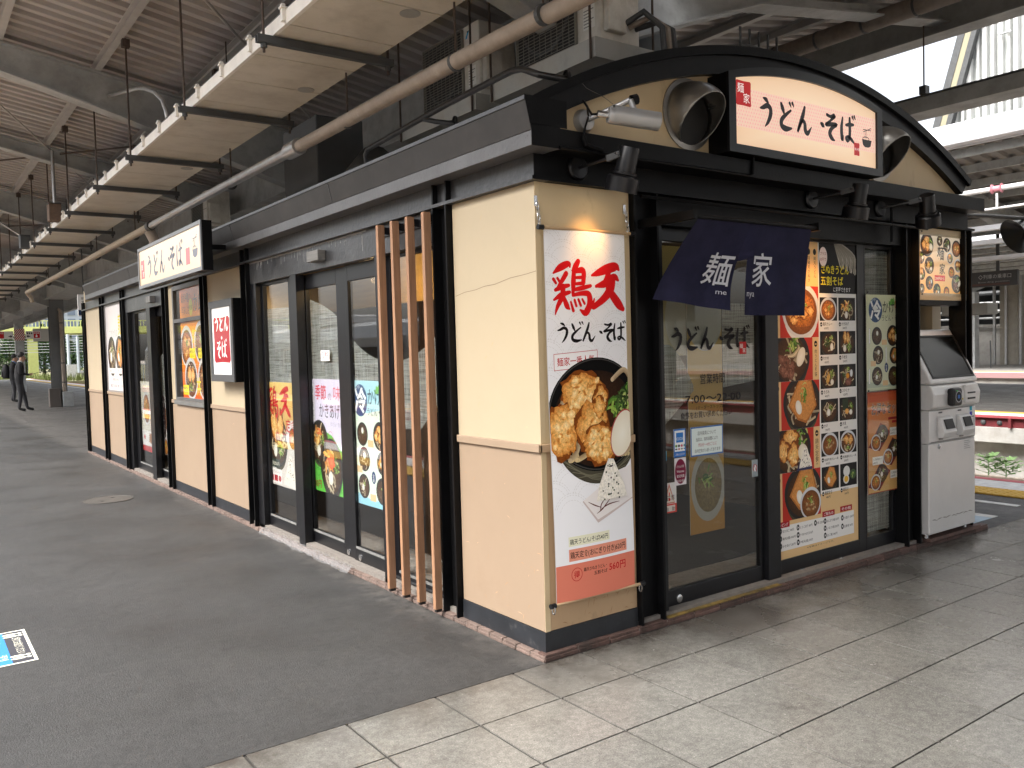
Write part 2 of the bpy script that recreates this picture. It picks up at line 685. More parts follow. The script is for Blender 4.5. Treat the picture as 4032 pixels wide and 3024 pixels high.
    # ---- food
    def noodles(s, cx, cy, rx, ry, rg, n=10, c=(226, 208, 172), th=0.05):
        for i in range(n):
            a = rg.uniform(0, 2 * pi)
            rr = rg.uniform(.35, .85)
            x, y = cx + rx * rr * cos(a), cy + ry * rr * sin(a)
            b = rg.uniform(0, 2 * pi)
            L = rg.uniform(.25, .5)
            bend = rg.uniform(-.3, .3)
            P0 = (x - rx * L * cos(b), y - ry * L * sin(b), rx * th)
            P1 = (x - rx * bend * sin(b), y + ry * bend * cos(b), rx * th)
            P2 = (x + rx * L * cos(b), y + ry * L * sin(b), rx * th)
            sh = rg.uniform(.78, 1.05)
            cc = tuple(min(255, q * sh) for q in c)
            s.brush([P0, P1, P2], cc, .1, 4, tuple(q * .72 for q in cc))

    def onion(s, cx, cy, rx, ry, rg, n=14, deep=False):
        for i in range(n):
            x, y = cx + rg.gauss(0, .42) * rx, cy + rg.gauss(0, .42) * ry
            b = rg.uniform(0, pi)
            L = rg.uniform(.2, .5)
            g = rg.choice([(150, 180, 80), (96, 140, 52), (190, 205, 120), (70, 105, 45)] if not deep else [(60, 80, 40), (40, 60, 30), (85, 110, 55)])
            s.brush([(x - rx * L * cos(b), y - ry * L * sin(b), rx * .07), (x, y + ry * .12, rx * .09), (x + rx * L * cos(b), y + ry * L * sin(b), rx * .07)], g, .2, 3)

    def chicken(s, cx, cy, rx, ry, rg, k=6):
        """battered fried chicken: an uneven lump of overlapping crusts, dark in the folds"""
        s.blob(cx, cy, rx * 1.05, ry * 1.05, (150, 84, 30), (120, 62, 22), rg, 26, .16, .5)
        for i in range(max(4, k // 2)):
            a = 2 * pi * i / max(4, k // 2) + rg.uniform(-.3, .3)
            q = rg.uniform(.34, .52)
            s.blob(cx + rx * .58 * cos(a), cy + ry * .58 * sin(a), rx * q, ry * q, (232, 184, 110), (196, 124, 52), rg, 16, .22, .55)
        s.blob(cx, cy, rx * .7, ry * .7, (238, 196, 126), (220, 160, 84), rg, 20, .2, .55)
        for i in range(k):
            x, y = cx + rg.uniform(-.66, .66) * rx, cy + rg.uniform(-.66, .66) * ry
            r = rg.uniform(.1, .26)
            if rg.random() < .62:
                s.blob(x, y, rx * r, ry * r * .8, (250, 222, 166), (232, 182, 108), rg, 12, .3, .5, rot=rg.uniform(0, 3))
            else:
                s.blob(x, y, rx * r * .9, ry * r * .35, (176, 102, 40), (214, 150, 76), rg, 12, .3, .6, rot=rg.uniform(0, 3))

    def bowl(s, cx, cy, r, kind, rg, rim='black', asp=0.92, side=True, detail=1.0):
        ry = r * asp
        black = rim == 'black'
        if side:
            s.ell(cx, cy - r * .2, r * .9, ry * .94, (96, 90, 66) if black else (190, 190, 192), (74, 68, 50) if black else (225, 225, 226))
        s.ell(cx, cy, r, ry, (20, 20, 20) if black else (236, 236, 238), (44, 42, 40) if black else (208, 210, 214))
        broth = {'curry': (170, 98, 40), 'beefcurry': (150, 92, 44)}.get(kind, (122, 78, 40) if rim != 'black' else (92, 60, 34))
        s.ell(cx, cy - r * .04, r * .86, ry * .84, broth, tuple(q * .7 for q in broth), .4)
        nd = int(11 * detail)
        if kind in ('soba', 'zaru'):
            s.noodles(cx, cy, r * .75, ry * .7, rg, int(16 * detail), (128, 104, 80), .03)
        elif kind not in ('curry', 'beefcurry', 'rice'):
            s.noodles(cx, cy - r * .06, r * .78, ry * .74, rg, nd, th=.06 if kind != 'kitsune' else .05)
        if kind == 'chicken':
            s.onion(cx + r * .45, cy + r * .3, r * .35, r * .35, rg, 16)
            s.chicken(cx - r * .05, cy + r * .38, r * .4, r * .32, rg)
            s.chicken(cx - r * .48, cy - r * .02, r * .32, r * .36, rg)
            s.chicken(cx + r * .06, cy - r * .16, r * .36, r * .38, rg)
            s.ell(cx + r * .56, cy - r * .16, r * .26, r * .3, (246, 240, 224), (226, 216, 192), n=20, rot=.4)
        elif kind == 'curry':
            s.blob(cx, cy, r * .7, ry * .65, (196, 128, 52), (160, 92, 36), rg, 20, .1, 1)
            for q in range(int(7 * detail)):
                s.chicken(cx + rg.uniform(-.5, .5) * r, cy + rg.uniform(-.42, .45) * ry, r * .2, r * .16, rg, 3)
            s.onion(cx + r * .05, cy + r * .1, r * .22, r * .26, rg, 14)
        elif kind == 'beefcurry':
            s.blob(cx, cy, r * .66, ry * .6, (150, 96, 50), (120, 70, 34), rg, 20, .1, 1)
            for q in range(int(8 * detail)):
                s.blob(cx + rg.uniform(-.45, .45) * r, cy + rg.uniform(-.4, .3) * ry, r * .16, r * .12, (206, 176, 130), (120, 80, 48), rg, 10, .35, .9)
            s.onion(cx, cy + r * .2, r * .26, r * .26, rg, 18)
        elif kind == 'beef':
            s.onion(cx + r * .12, cy + r * .42, r * .34, r * .3, rg, 18)
            for q in range(int(10 * detail)):
                s.blob(cx - r * .22 + rg.uniform(-.26, .26) * r, cy - r * .28 + rg.uniform(-.3, .3) * r, r * .2, r * .15, (150, 104, 84), (96, 58, 44), rg, 12, .35, .9)
            s.ell(cx + r * .52, cy + r * .02, r * .2, r * .34, (246, 240, 226), (230, 222, 204), n=20, rot=-.5)
        elif kind == 'kitsune':
            s.poly([(cx - r * .1, cy + r * .86), (cx + r * .5, cy + r * .74), (cx + r * .78, cy - r * .12), (cx + r * .2, cy - r * .68), (cx - r * .25, cy - r * .55), (cx - r * .74, cy - r * .05)], (176, 110, 52), .35)
            s.poly([(cx - r * .06, cy + r * .8), (cx + r * .45, cy + r * .68), (cx + r * .7, cy - r * .12), (cx + r * .18, cy - r * .6), (cx - r * .22, cy - r * .48), (cx - r * .66, cy - r * .04)], (204, 140, 74), .35)
            s.onion(cx + r * .1, cy + r * .2, r * .22, r * .36, rg, 20)
            s.ell(cx - r * .2, cy - r * .14, r * .16, r * .24, (246, 242, 232), (228, 224, 212), n=18, rot=.3)
        elif kind == 'kakiage':
            for q in range(int(16 * detail)):
                x, y = cx + rg.uniform(-.55, .2) * r, cy + rg.uniform(-.05, .6) * r
                b = rg.uniform(0, pi)
                s.brush([(x - .2 * r * cos(b), y - .2 * r * sin(b), r * .05), (x, y + r * .05, r * .07), (x + .2 * r * cos(b), y + .2 * r * sin(b), r * .04)],
                        rg.choice([(232, 176, 92), (206, 136, 58), (244, 206, 130), (222, 120, 70)]), .5, 3)
            s.onion(cx + r * .4, cy + r * .1, r * .3, r * .34, rg, 14)
            s.ell(cx - r * .06, cy - r * .4, r * .2, r * .26, (246, 242, 230), (230, 224, 210), n=18)
        elif kind == 'tempura':
            s.chicken(cx - r * .25, cy + r * .45, r * .24, r * .5, rg)
            s.chicken(cx + r * .12, cy + r * .32, r * .22, r * .52, rg)
            s.onion(cx + r * .22, cy - r * .3, r * .34, r * .34, rg, 20)
            s.ell(cx - r * .32, cy - r * .4, r * .2, r * .26, (246, 242, 230), (230, 224, 210), n=18)
        elif kind == 'wakame':
            s.onion(cx - r * .2, cy + r * .05, r * .42, r * .4, rg, 26, True)
            s.onion(cx + r * .3, cy + r * .36, r * .3, r * .28, rg, 14)
            s.ell(cx + r * .36, cy - r * .26, r * .2, r * .28, (246, 242, 230), (230, 224, 210), n=18)
        elif kind == 'kizami':
            for q in range(int(14 * detail)):
                x, y = cx + rg.uniform(-.5, .05) * r, cy + rg.uniform(-.35, .3) * r
                b = rg.uniform(.9, 1.9)
                s.brush([(x - .22 * r * cos(b), y - .22 * r * sin(b), r * .04), (x + .22 * r * cos(b), y + .22 * r * sin(b), r * .04)], rg.choice([(232, 190, 110), (214, 164, 80)]), .3, 2)
            s.onion(cx + r * .38, cy + r * .2, r * .3, r * .34, rg, 16)
            s.ell(cx + r * .36, cy - r * .36, r * .2, r * .22, (246, 242, 230), (230, 224, 210), n=18)
        elif kind == 'stamina':
            s.onion(cx - r * .4, cy + r * .1, r * .3, r * .45, rg, 16, True)
            s.onion(cx + r * .1, cy + r * .5, r * .28, r * .22, rg, 12)
            s.blob(cx + r * .1, cy - r * .42, r * .42, r * .28, (150, 100, 84), (100, 60, 50), rg, 16, .2, .9)
            s.ell(cx + r * .02, cy + r * .02, r * .2, r * .2, (238, 170, 60), (222, 140, 40), n=18)
            s.ell(cx + r * .5, cy + r * .2, r * .18, r * .28, (240, 240, 240), (210, 214, 216), n=18)
        elif kind == 'egg':
            s.poly([(cx - r * .7, cy + r * .75), (cx + r * .05, cy + r * .85), (cx + r * .1, cy - r * .02), (cx - r * .6, cy - r * .08)], (52, 62, 44), .3)
            s.onion(cx + r * .42, cy + r * .24, r * .3, r * .34, rg, 16)
            s.ell(cx - r * .12, cy - r * .16, r * .24, r * .2, (240, 190, 110), (228, 160, 70), n=18)
            s.ell(cx + r * .38, cy - r * .24, r * .2, r * .2, (246, 242, 230), (230, 224, 210), n=18)
        elif kind in ('plain', 'oroshi', 'soba', 'zaru'):
            s.onion(cx + r * .1, cy + r * .2, r * .26, r * .26, rg, 14)
            if kind != 'zaru':
                s.ell(cx - r * .12 if kind == 'plain' else cx + r * .05, cy + (r * .3 if kind != 'plain' else -r * .1), r * .22, r * .26, (248, 246, 238), (230, 226, 214), n=18)
        elif kind == 'chickencurrydon':
            s.chicken(cx - r * .2, cy + r * .2, r * .36, r * .34, rg)
            s.chicken(cx + r * .3, cy + r * .14, r * .32, r * .34, rg)
            s.onion(cx - r * .05, cy - r * .42, r * .26, r * .24, rg, 16)
        elif kind == 'rice':
            s.ell(cx, cy + r * .1, r * .66, ry * .6, (246, 244, 238), (222, 220, 212), .2)

    def rice_ball(s, cx, cy, r, rg):
        s.poly([(cx - r * .9, cy - r * .8), (cx + r * .95, cy - r * .75), (cx + r * .8, cy - r * .2), (cx + r * .2, cy + r * .95), (cx - r * .12, cy + r), (cx - r * .7, cy - r * .1)], (232, 226, 214), .35)
        for q in range(26):
            a = rg.uniform(-.8, .85)
            x, y = cx + rg.uniform(-.7, .7) * r * (1 - (a + .8) / 2), cy + a * r
            s.ell(x, y, r * .05, r * .045, rg.choice([(44, 52, 30), (90, 40, 60), (30, 34, 26), (70, 84, 50)]), n=6)

    def scallops(s, r, c, y0=None, y1=None):
        """wave-scale pattern of stitched arcs"""
        s.up()
        cc = s.col(c)
        y0 = 0 if y0 is None else y0
        y1 = s.h if y1 is None else y1
        row, y = 0, y0
        while y < y1 + r:
            x = -r + (row % 2) * r
            while x < s.w + r:
                for rr in (r, r * .9, r * .68):
                    n = int(20 * rr / r)
                    for i in range(n):
                        a, b = pi * (i + .2) / n, pi * (i + .85) / n
                        lim = 0.42 if rr < r * .8 else 0.36
                        if not (lim < a < pi - lim):
                            continue
                        t = 0.0011
                        s.face([(x + rr * cos(a), y + rr * sin(a)), (x + rr * cos(b), y + rr * sin(b)),
                                (x + (rr - t) * cos(b), y + (rr - t) * sin(b)), (x + (rr - t) * cos(a), y + (rr - t) * sin(a))], [cc] * 4)
                x += 2 * r
            y += r * .62
            row += 1

    def seal(s, x0, y0, x1, y1, c=(176, 32, 34)):
        w, h = x1 - x0, y1 - y0
        s.poly([(x0 + w * .06, y0), (x0 + w * .5, y0 + h * .015), (x1 - w * .05, y0), (x1, y0 + h * .06), (x1 - w * .02, y0 + h * .5), (x1, y1 - h * .05),
                (x1 - w * .07, y1), (x0 + w * .5, y1 - h * .02), (x0 + w * .05, y1), (x0, y1 - h * .06), (x0 + w * .02, y0 + h * .5), (x0, y0 + h * .05)], c)

    def mesh(s, name, m):
        s.finish()
        me = bpy.data.meshes.new(name)
        me.from_pydata([tuple(p) for p in s.v], [], s.f)
        me.materials.append(m)
        at = me.color_attributes.new('ink', 'FLOAT_COLOR', 'POINT')
        at.data.foreach_set('color', [q for c in s.c for q in c])
        me.update()
        return me

    def sheet(s, t=0.002):
        """backing slab behind the ink"""
        b = MB()
        a = s.O - s.N * 0.0003
        P = [a, a + s.U * s.w, a + s.U * s.w + s.V * s.h, a + s.V * s.h]
        b.add([tuple(p) for p in P] + [tuple(p - s.N * t) for p in P], [(0, 1, 2, 3), (7, 6, 5, 4), (0, 4, 5, 1), (1, 5, 6, 2), (2, 6, 7, 3), (3, 7, 4, 0)])
        return b

    def poster(s, name, label, cat, m, backm, group=None, parent=None):
        """thing: paper backing with the print as its part"""
        o = s.sheet().build(name, backm, parent, label=label, cat=cat, group=group)
        put('print', s.mesh('print', m), o)
        return o

# ------------------------------------------------------------------ materials
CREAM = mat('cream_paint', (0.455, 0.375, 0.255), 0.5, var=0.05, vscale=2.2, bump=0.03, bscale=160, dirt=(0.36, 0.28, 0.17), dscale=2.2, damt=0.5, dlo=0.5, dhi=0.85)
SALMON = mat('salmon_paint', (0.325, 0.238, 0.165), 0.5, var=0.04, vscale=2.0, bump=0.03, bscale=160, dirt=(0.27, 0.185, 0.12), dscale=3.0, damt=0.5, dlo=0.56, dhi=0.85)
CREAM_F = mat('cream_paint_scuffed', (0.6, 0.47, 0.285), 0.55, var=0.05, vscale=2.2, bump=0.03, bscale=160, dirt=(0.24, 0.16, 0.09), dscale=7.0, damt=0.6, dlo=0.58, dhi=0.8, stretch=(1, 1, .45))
BLACK = mat('black_steel', (0.0045, 0.0045, 0.005), 0.42, var=0.3, vscale=6, spec=0.14, bump=0.05, bscale=60, dirt=(0.02, 0.02, 0.02), dscale=9, damt=0.5, dlo=0.6, dhi=0.85)
BLACKG = mat('black_steel_weathered_skylit', (0.034, 0.035, 0.037), 0.34, var=0.35, vscale=9, spec=0.6, bump=0.12, bscale=35, dirt=(0.11, 0.11, 0.115), dscale=5, damt=0.6, dlo=0.5, dhi=0.8, rvar=0.1)  # weathering plus reflected sky, greyed into the platform-side copy of the black steel
ALU = mat('black_aluminium', (0.008, 0.008, 0.0095), 0.32, var=0.25, vscale=14, spec=0.4)
DRIP = mat('lime_streak', (0.35, 0.35, 0.34), 0.8)
MANS = mat('eave_sheet', (0.028, 0.026, 0.025), 0.55, var=0.2, vscale=3, dirt=(0.06, 0.054, 0.05), dscale=4, damt=0.5)
STEEL = mat('grey_painted_steel', (0.4, 0.415, 0.415), 0.55, var=0.14, vscale=3, dirt=(0.16, 0.155, 0.15), dscale=5, damt=0.5, bump=0.03)
STEELD = mat('dark_painted_steel', (0.055, 0.058, 0.06), 0.55, var=0.2, vscale=4)
ROOFS = mat('roof_sheet', (0.46, 0.435, 0.42), 0.6, var=0.12, vscale=2.5, dirt=(0.26, 0.22, 0.2), dscale=1.2, damt=0.6, stretch=(.4, 2, 1))
PURL = mat('purlin_steel', (0.48, 0.47, 0.46), 0.55, var=0.1, vscale=5)
TRAY = mat('cream_tray_sheet', (0.64, 0.59, 0.5), 0.3, var=0.05, vscale=3, spec=0.5, dirt=(0.35, 0.29, 0.22), dscale=4, damt=0.5)
TRAYL = mat('tray_lip_white', (0.78, 0.75, 0.69), 0.4, var=0.08, vscale=8)
PIPEB = mat('lagged_pipe', (0.3, 0.25, 0.205), 0.6, var=0.2, vscale=8, bump=0.2, bscale=30, dirt=(0.5, 0.44, 0.38), dscale=14, damt=0.6, dlo=0.6, dhi=0.75)
GALV = mat('galvanised_pipe', (0.42, 0.42, 0.42), 0.38, 0.75, var=0.15, vscale=10)
RUSTR = mat('rusty_rod', (0.07, 0.05, 0.04), 0.8, var=0.3, vscale=20)
ACW = mat('aircon_casing', (0.68, 0.66, 0.6), 0.5, var=0.06, vscale=4, dirt=(0.26, 0.22, 0.17), dscale=5, damt=0.5)
ACD = mat('aircon_grille', (0.02, 0.02, 0.02), 0.6)
ZINC = mat('zinc_tray', (0.42, 0.42, 0.39), 0.5, 0.3, var=0.2, vscale=5, dirt=(0.2, 0.14, 0.09), dscale=5, damt=0.5)
WOOD = mat('stained_wood', (0.34, 0.185, 0.105), 0.5, var=0.22, vscale=6, stretch=(9, 9, .7), bump=0.06, bscale=30)
BRICK = mat('pink_brick', (0.17, 0.12, 0.1), 0.85, var=0.25, vscale=22, rand=0.18, bump=0.35, bscale=70, dirt=(0.16, 0.12, 0.1), dscale=9, damt=0.8)
BRICKD = mat('dark_worn_brick', (0.11, 0.062, 0.05), 0.7, var=0.35, vscale=20, rand=0.25, bump=0.35, bscale=70, dirt=(0.03, 0.025, 0.022), dscale=7, damt=0.8)
MORTAR = mat('mortar', (0.2, 0.18, 0.16), 0.9, var=0.2, vscale=30)
YELLOWW = mat('worn_yellow_tile', (0.26, 0.17, 0.04), 0.7, var=0.3, vscale=15, rand=0.2, dirt=(0.06, 0.045, 0.02), dscale=6, damt=0.95, dlo=0.4, dhi=0.6)
CHROME = mat('chrome', (0.6, 0.6, 0.6), 0.22, 1.0, var=0.15, vscale=30)
DARKIN = mat('dark_interior', (0.035, 0.03, 0.026), 0.7, var=0.3, vscale=3)
GLASS = glass_mat('door_glass', (0.97, 0.98, 0.975), 1.15)
GLASSF = glass_mat('front_glass', (0.86, 0.87, 0.86), 1.3)
ACRYL = glass_mat('acrylic_cover', (0.98, 0.98, 0.97), 0.45)
FILM = film_mat('linen_film')
PRN = print_mat('print', 0.55, spec=0.22)
PRNG = print_mat('print_glossy', 0.22, spec=0.5)
PAPER = mat('paper_back', (0.7, 0.69, 0.66), 0.7, var=0.03)
LITBOX = print_mat('backlit_print', 0.35, emit=0.24)
LITBOX2 = print_mat('backlit_print_dim', 0.16, emit=0.05, spec=0.6)
LITBOX3 = print_mat('backlit_picture', 0.5, emit=0.16, spec=0.2)
CLOTH = print_mat('noren_cloth_print', 0.9, spec=0.1)


def ground_mat(name, base, var, spk, rough, sheen_patches, bump, cell=(0, 0)):
    """speckled ground with soft stains and worn, smoother patches"""
    m = bpy.data.materials.new(name)
    m.use_nodes = True
    n, l = m.node_tree.nodes, m.node_tree.links
    b = n['Principled BSDF']
    geo = n.new('ShaderNodeNewGeometry')
    P = geo.outputs['Position']

    def noise(sc, det=5, ro=0.6):
        t = n.new('ShaderNodeTexNoise')
        t.inputs['Scale'].default_value = sc
        t.inputs['Detail'].default_value = det
        t.inputs['Roughness'].default_value = ro
        l.new(P, t.inputs['Vector'])
        return t.outputs['Fac']

    def mr(x, a, b_, c, d):
        q = n.new('ShaderNodeMapRange')
        for i, v in enumerate((a, b_, c, d)):
            q.inputs[i + 1].default_value = v
        l.new(x, q.inputs[0])
        return q.outputs[0]

    def mul(x, y):
        q = n.new('ShaderNodeMath')
        q.operation = 'MULTIPLY'
        l.new(x, q.inputs[0])
        l.new(y, q.inputs[1])
        return q.outputs[0]
    f1 = mr(noise(0.9, 8, .65), .3, .7, 1 - var, 1 + var)
    f2 = mr(noise(170, 3, .8), .35, .65, 1 - spk, 1 + spk)
    f3 = mr(noise(6, 6, .7), .52, .75, 1.0, 1 - var * 1.3)
    f4 = mr(noise(34, 4, .7), .4, .62, 1 - spk * .5, 1 + spk * .4)
    f6 = mr(noise(95, 2, .5), .7, .74, 1.0, 1 + spk * 3.5)      # pale grit
    f7 = mr(noise(2.6, 9, .75), .56, .7, 1.0, 1 - var * 1.6)    # old damp patches
    f4 = mul(f4, mul(f6, f7))
    oi = n.new('ShaderNodeObjectInfo')
    f5 = mr(oi.outputs['Random'], 0, 1, 0.94, 1.06)
    fac = mul(mul(mul(f1, f2), mul(f3, f4)), f5)
    mx = n.new('ShaderNodeMix')
    mx.data_type = 'RGBA'
    mx.blend_type = 'MULTIPLY'
    mx.inputs[0].default_value = 1
    mx.inputs[6].default_value = (*base, 1)
    l.new(fac, mx.inputs[7])
    l.new(mx.outputs[2], b.inputs['Base Color'])
    l.new(mr(noise(1.3, 6, .6), .35, .65, rough - sheen_patches, rough), b.inputs['Roughness'])
    bp = n.new('ShaderNodeBump')
    bp.inputs['Strength'].default_value = bump
    bp.inputs['Distance'].default_value = 0.01
    l.new(noise(120, 4, .7), bp.inputs['Height'])
    l.new(bp.outputs[0], b.inputs['Normal'])
    return m, n, l, b, P


ASPH, an, al, ab, aP = ground_mat('asphalt', (0.036, 0.0355, 0.035), 0.2, 0.42, 0.7, 0.25, 0.5)
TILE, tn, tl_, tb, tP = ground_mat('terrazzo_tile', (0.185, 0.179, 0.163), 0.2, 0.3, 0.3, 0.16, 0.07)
# trodden dirt stain in front of the sliding door
src = tb.inputs['Base Color'].links[0].from_socket
vs1 = tn.new('ShaderNodeVectorMath'); vs1.operation = 'SUBTRACT'; vs1.inputs[1].default_value = (1.25, -0.25, 0)
tl_.new(tP, vs1.inputs[0])
vs2 = tn.new('ShaderNodeVectorMath'); vs2.operation = 'MULTIPLY'; vs2.inputs[1].default_value = (1.5, 3.0, 0)
tl_.new(vs1.outputs[0], vs2.inputs[0])
nz = tn.new('ShaderNodeTexNoise'); nz.inputs['Scale'].default_value = 3.5; nz.inputs['Detail'].default_value = 6
tl_.new(tP, nz.inputs['Vector'])
ln_ = tn.new('ShaderNodeVectorMath'); ln_.operation = 'LENGTH'
tl_.new(vs2.outputs[0], ln_.inputs[0])
ad_ = tn.new('ShaderNodeMath'); ad_.operation = 'ADD'
tl_.new(ln_.outputs['Value'], ad_.inputs[0]); tl_.new(nz.outputs['Fac'], ad_.inputs[1])
rr_ = tn.new('ShaderNodeMapRange'); rr_.inputs[1].default_value = 0.5; rr_.inputs[2].default_value = 1.35; rr_.inputs[3].default_value = 0.85; rr_.inputs[4].default_value = 0.0
tl_.new(ad_.outputs[0], rr_.inputs[0])
mm_ = tn.new('ShaderNodeMix'); mm_.data_type = 'RGBA'; mm_.inputs[7].default_value = (0.075, 0.06, 0.05, 1)
tl_.new(rr_.outputs[0], mm_.inputs[0]); tl_.new(src, mm_.inputs[6]); tl_.new(mm_.outputs[2], tb.inputs['Base Color'])


def wall_grime_shade(n, l, b, P, axis, lo, hi, colour, amt, scale):
    """dirt, scrapes and painted shop shade along the foot of the wall, broken up by noise"""
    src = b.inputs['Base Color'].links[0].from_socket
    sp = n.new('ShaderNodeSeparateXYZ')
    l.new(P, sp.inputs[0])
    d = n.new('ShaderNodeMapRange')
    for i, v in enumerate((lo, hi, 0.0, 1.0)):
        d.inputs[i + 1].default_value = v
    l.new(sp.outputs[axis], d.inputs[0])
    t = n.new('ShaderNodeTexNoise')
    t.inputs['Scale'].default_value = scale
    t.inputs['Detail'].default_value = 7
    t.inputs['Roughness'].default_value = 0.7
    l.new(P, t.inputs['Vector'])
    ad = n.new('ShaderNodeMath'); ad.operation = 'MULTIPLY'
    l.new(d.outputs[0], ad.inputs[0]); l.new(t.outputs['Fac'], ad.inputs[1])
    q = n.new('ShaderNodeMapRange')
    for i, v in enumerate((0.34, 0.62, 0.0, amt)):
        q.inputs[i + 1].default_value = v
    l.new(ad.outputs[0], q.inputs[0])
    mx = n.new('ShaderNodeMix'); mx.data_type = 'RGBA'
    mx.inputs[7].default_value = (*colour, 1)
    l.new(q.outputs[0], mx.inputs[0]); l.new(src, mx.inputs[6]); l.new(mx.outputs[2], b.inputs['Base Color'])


wall_grime_shade(tn, tl_, tb, tP, 1, -1.7, -0.1, (0.06, 0.053, 0.045), 0.75, 1.6)  # wide band: floor dirt plus the shop's shade, painted into the tile colour
wall_grime_shade(tn, tl_, tb, tP, 1, -0.35, -0.03, (0.05, 0.042, 0.035), 0.85, 5)
wall_grime_shade(an, al, ab, aP, 0, -0.5, -0.03, (0.13, 0.12, 0.11), 0.6, 9)
GROUT = mat('grout', (0.035, 0.031, 0.027), 0.9, var=0.2, vscale=20)
CONC = mat('concrete', (0.36, 0.35, 0.33), 0.85, var=0.15, vscale=2, dirt=(0.2, 0.17, 0.14), dscale=2.5, damt=0.5, bump=0.1)
CONCD = mat('sooty_concrete', (0.2, 0.195, 0.185), 0.85, var=0.2, vscale=1.5, dirt=(0.09, 0.08, 0.075), dscale=1.2, damt=0.6)
BALLAST = mat('ballast_stone', (0.3, 0.265, 0.225), 0.95, var=0.45, vscale=14, bump=1.0, bscale=18)
RAILM = mat('rail_steel', (0.22, 0.17, 0.14), 0.45, 0.6, var=0.2, vscale=9)
YEL = mat('tactile_yellow', (0.6, 0.36, 0.05), 0.7, var=0.12, vscale=6)
WHITEP = mat('white_marking', (0.68, 0.67, 0.64), 0.7, var=0.12, vscale=8, dirt=(0.3, 0.3, 0.3), dscale=12, damt=0.5)
PINK = mat('edge_red', (0.52, 0.12, 0.13), 0.7, var=0.15, vscale=6)
REDG = mat('red_girder', (0.13, 0.014, 0.018), 0.6, var=0.25, vscale=5)
LIMEY = mat('bridge_yellow', (0.7, 0.74, 0.26), 0.6, var=0.06)
GRASSM = mat('grass_blades', (0.14, 0.17, 0.045), 0.8, var=0.4, vscale=3)
LEAFM = mat('leaf_green', (0.05, 0.095, 0.028), 0.7, var=0.5, vscale=2.5, spec=0.3)
LEAFM2 = mat('leaf_light', (0.11, 0.19, 0.07), 0.7, var=0.3, vscale=9, spec=0.3)
BARK = mat('bark', (0.07, 0.05, 0.035), 0.9, var=0.3, vscale=10)

# ------------------------------------------------------------------ ground, platform, tracks
PY0, PY1 = -45.0, 78.0        # platform ends
EL, ER = -3.15, 6.5           # platform edges


def slab(name, x0, x1, y0, y1, z0, z1, m, bevel=0.0):
    return MB().box(x0, x1, y0, y1, z0, z1).build(name, m, None, bevel=bevel, kind='structure')


slab('ground', -900, 900, -900, 900, -2.0, -1.12, BALLAST)
slab('platform_body', EL + .02, ER - .02, PY0, PY1, -1.119, -0.052, CONC)
slab('platform_asphalt', EL + .32, ER - .32, -0.031, PY1, -0.0515, 0.0, ASPH)
slab('platform_asphalt_south', EL + .32, ER - .32, PY0, -6.6, -0.0515, 0.0, ASPH)
for nm_, xa, xb in (('platform_edge_kerb', ER - .319, ER), ('platform_edge_kerb_west', EL, EL + .319)):
    k_ = slab(nm_, xa, xb, PY0, PY1, -0.17, 0.001, WHITEP, 0.008)
slab('edge_marking', ER - .11, ER - .001, PY0, PY1, 0.0015, 0.005, PINK)
slab('edge_marking_west', EL + .001, EL + .11, PY0, PY1, 0.0015, 0.005, PINK)
slab('white_edge_strip', ER - .6, ER - .321, -0.03, PY1, 0.001, 0.005, WHITEP)
slab('white_edge_strip_west', EL + .321, EL + .5, -0.03, PY1, 0.001, 0.005, WHITEP)
slab('white_line', 5.16, 5.24, 0.2, PY1, 0.001, 0.005, WHITEP)
slab('white_line_inner', 4.56, 4.66, 0.12, 14, 0.001, 0.005, WHITEP)
BLUEP = mat('pale_blue_marking', (0.42, 0.52, 0.6), 0.7, var=0.12, vscale=8)
slab('queue_marking', 3.98, 4.56, 0.12, 5.0, 0.001, 0.0045, BLUEP)


def tactile(name, x0, x1, y0, y1, near):
    """tactile paving: each square block, with its studs, is one piece"""
    root = bpy.data.objects.new(name, None)
    COL.objects.link(root)
    tag(root, kind='structure')
    b = MB()
    w = x1 - x0
    b.box(0, w, 0, w - .004, 0.0, 0.012)
    for i in range(5):
        for j in range(5):
            cx, cy_ = w * (i + .5) / 5, w * (j + .5) / 5
            b.lathe([(0.017, 0.012), (0.011, 0.017), (0.0, 0.017)], (cx, cy_, 0), (0, 0, 1), 8)
    me = b.mesh('tactile_block', YEL)
    y = near[0]
    while y < near[1]:
        o = bpy.data.objects.new('tactile_block', me)
        COL.objects.link(o)
        o.parent = root
        o.location = (x0, y, 0.0015)
        y += w
    far = MB().box(x0, x1, y, y1, 0.0015, 0.0135)
    if near[0] > y0:
        far.box(x0, x1, y0, near[0], 0.0015, 0.0135)
    far.build('far_paving', YEL, root)
    return root


tactile('tactile_paving', 5.56, 5.9, PY0, PY1, (-4.0, 12.0))
tactile('tactile_paving_west', -2.56, -2.24, PY0, PY1, (2.0, 14.0))

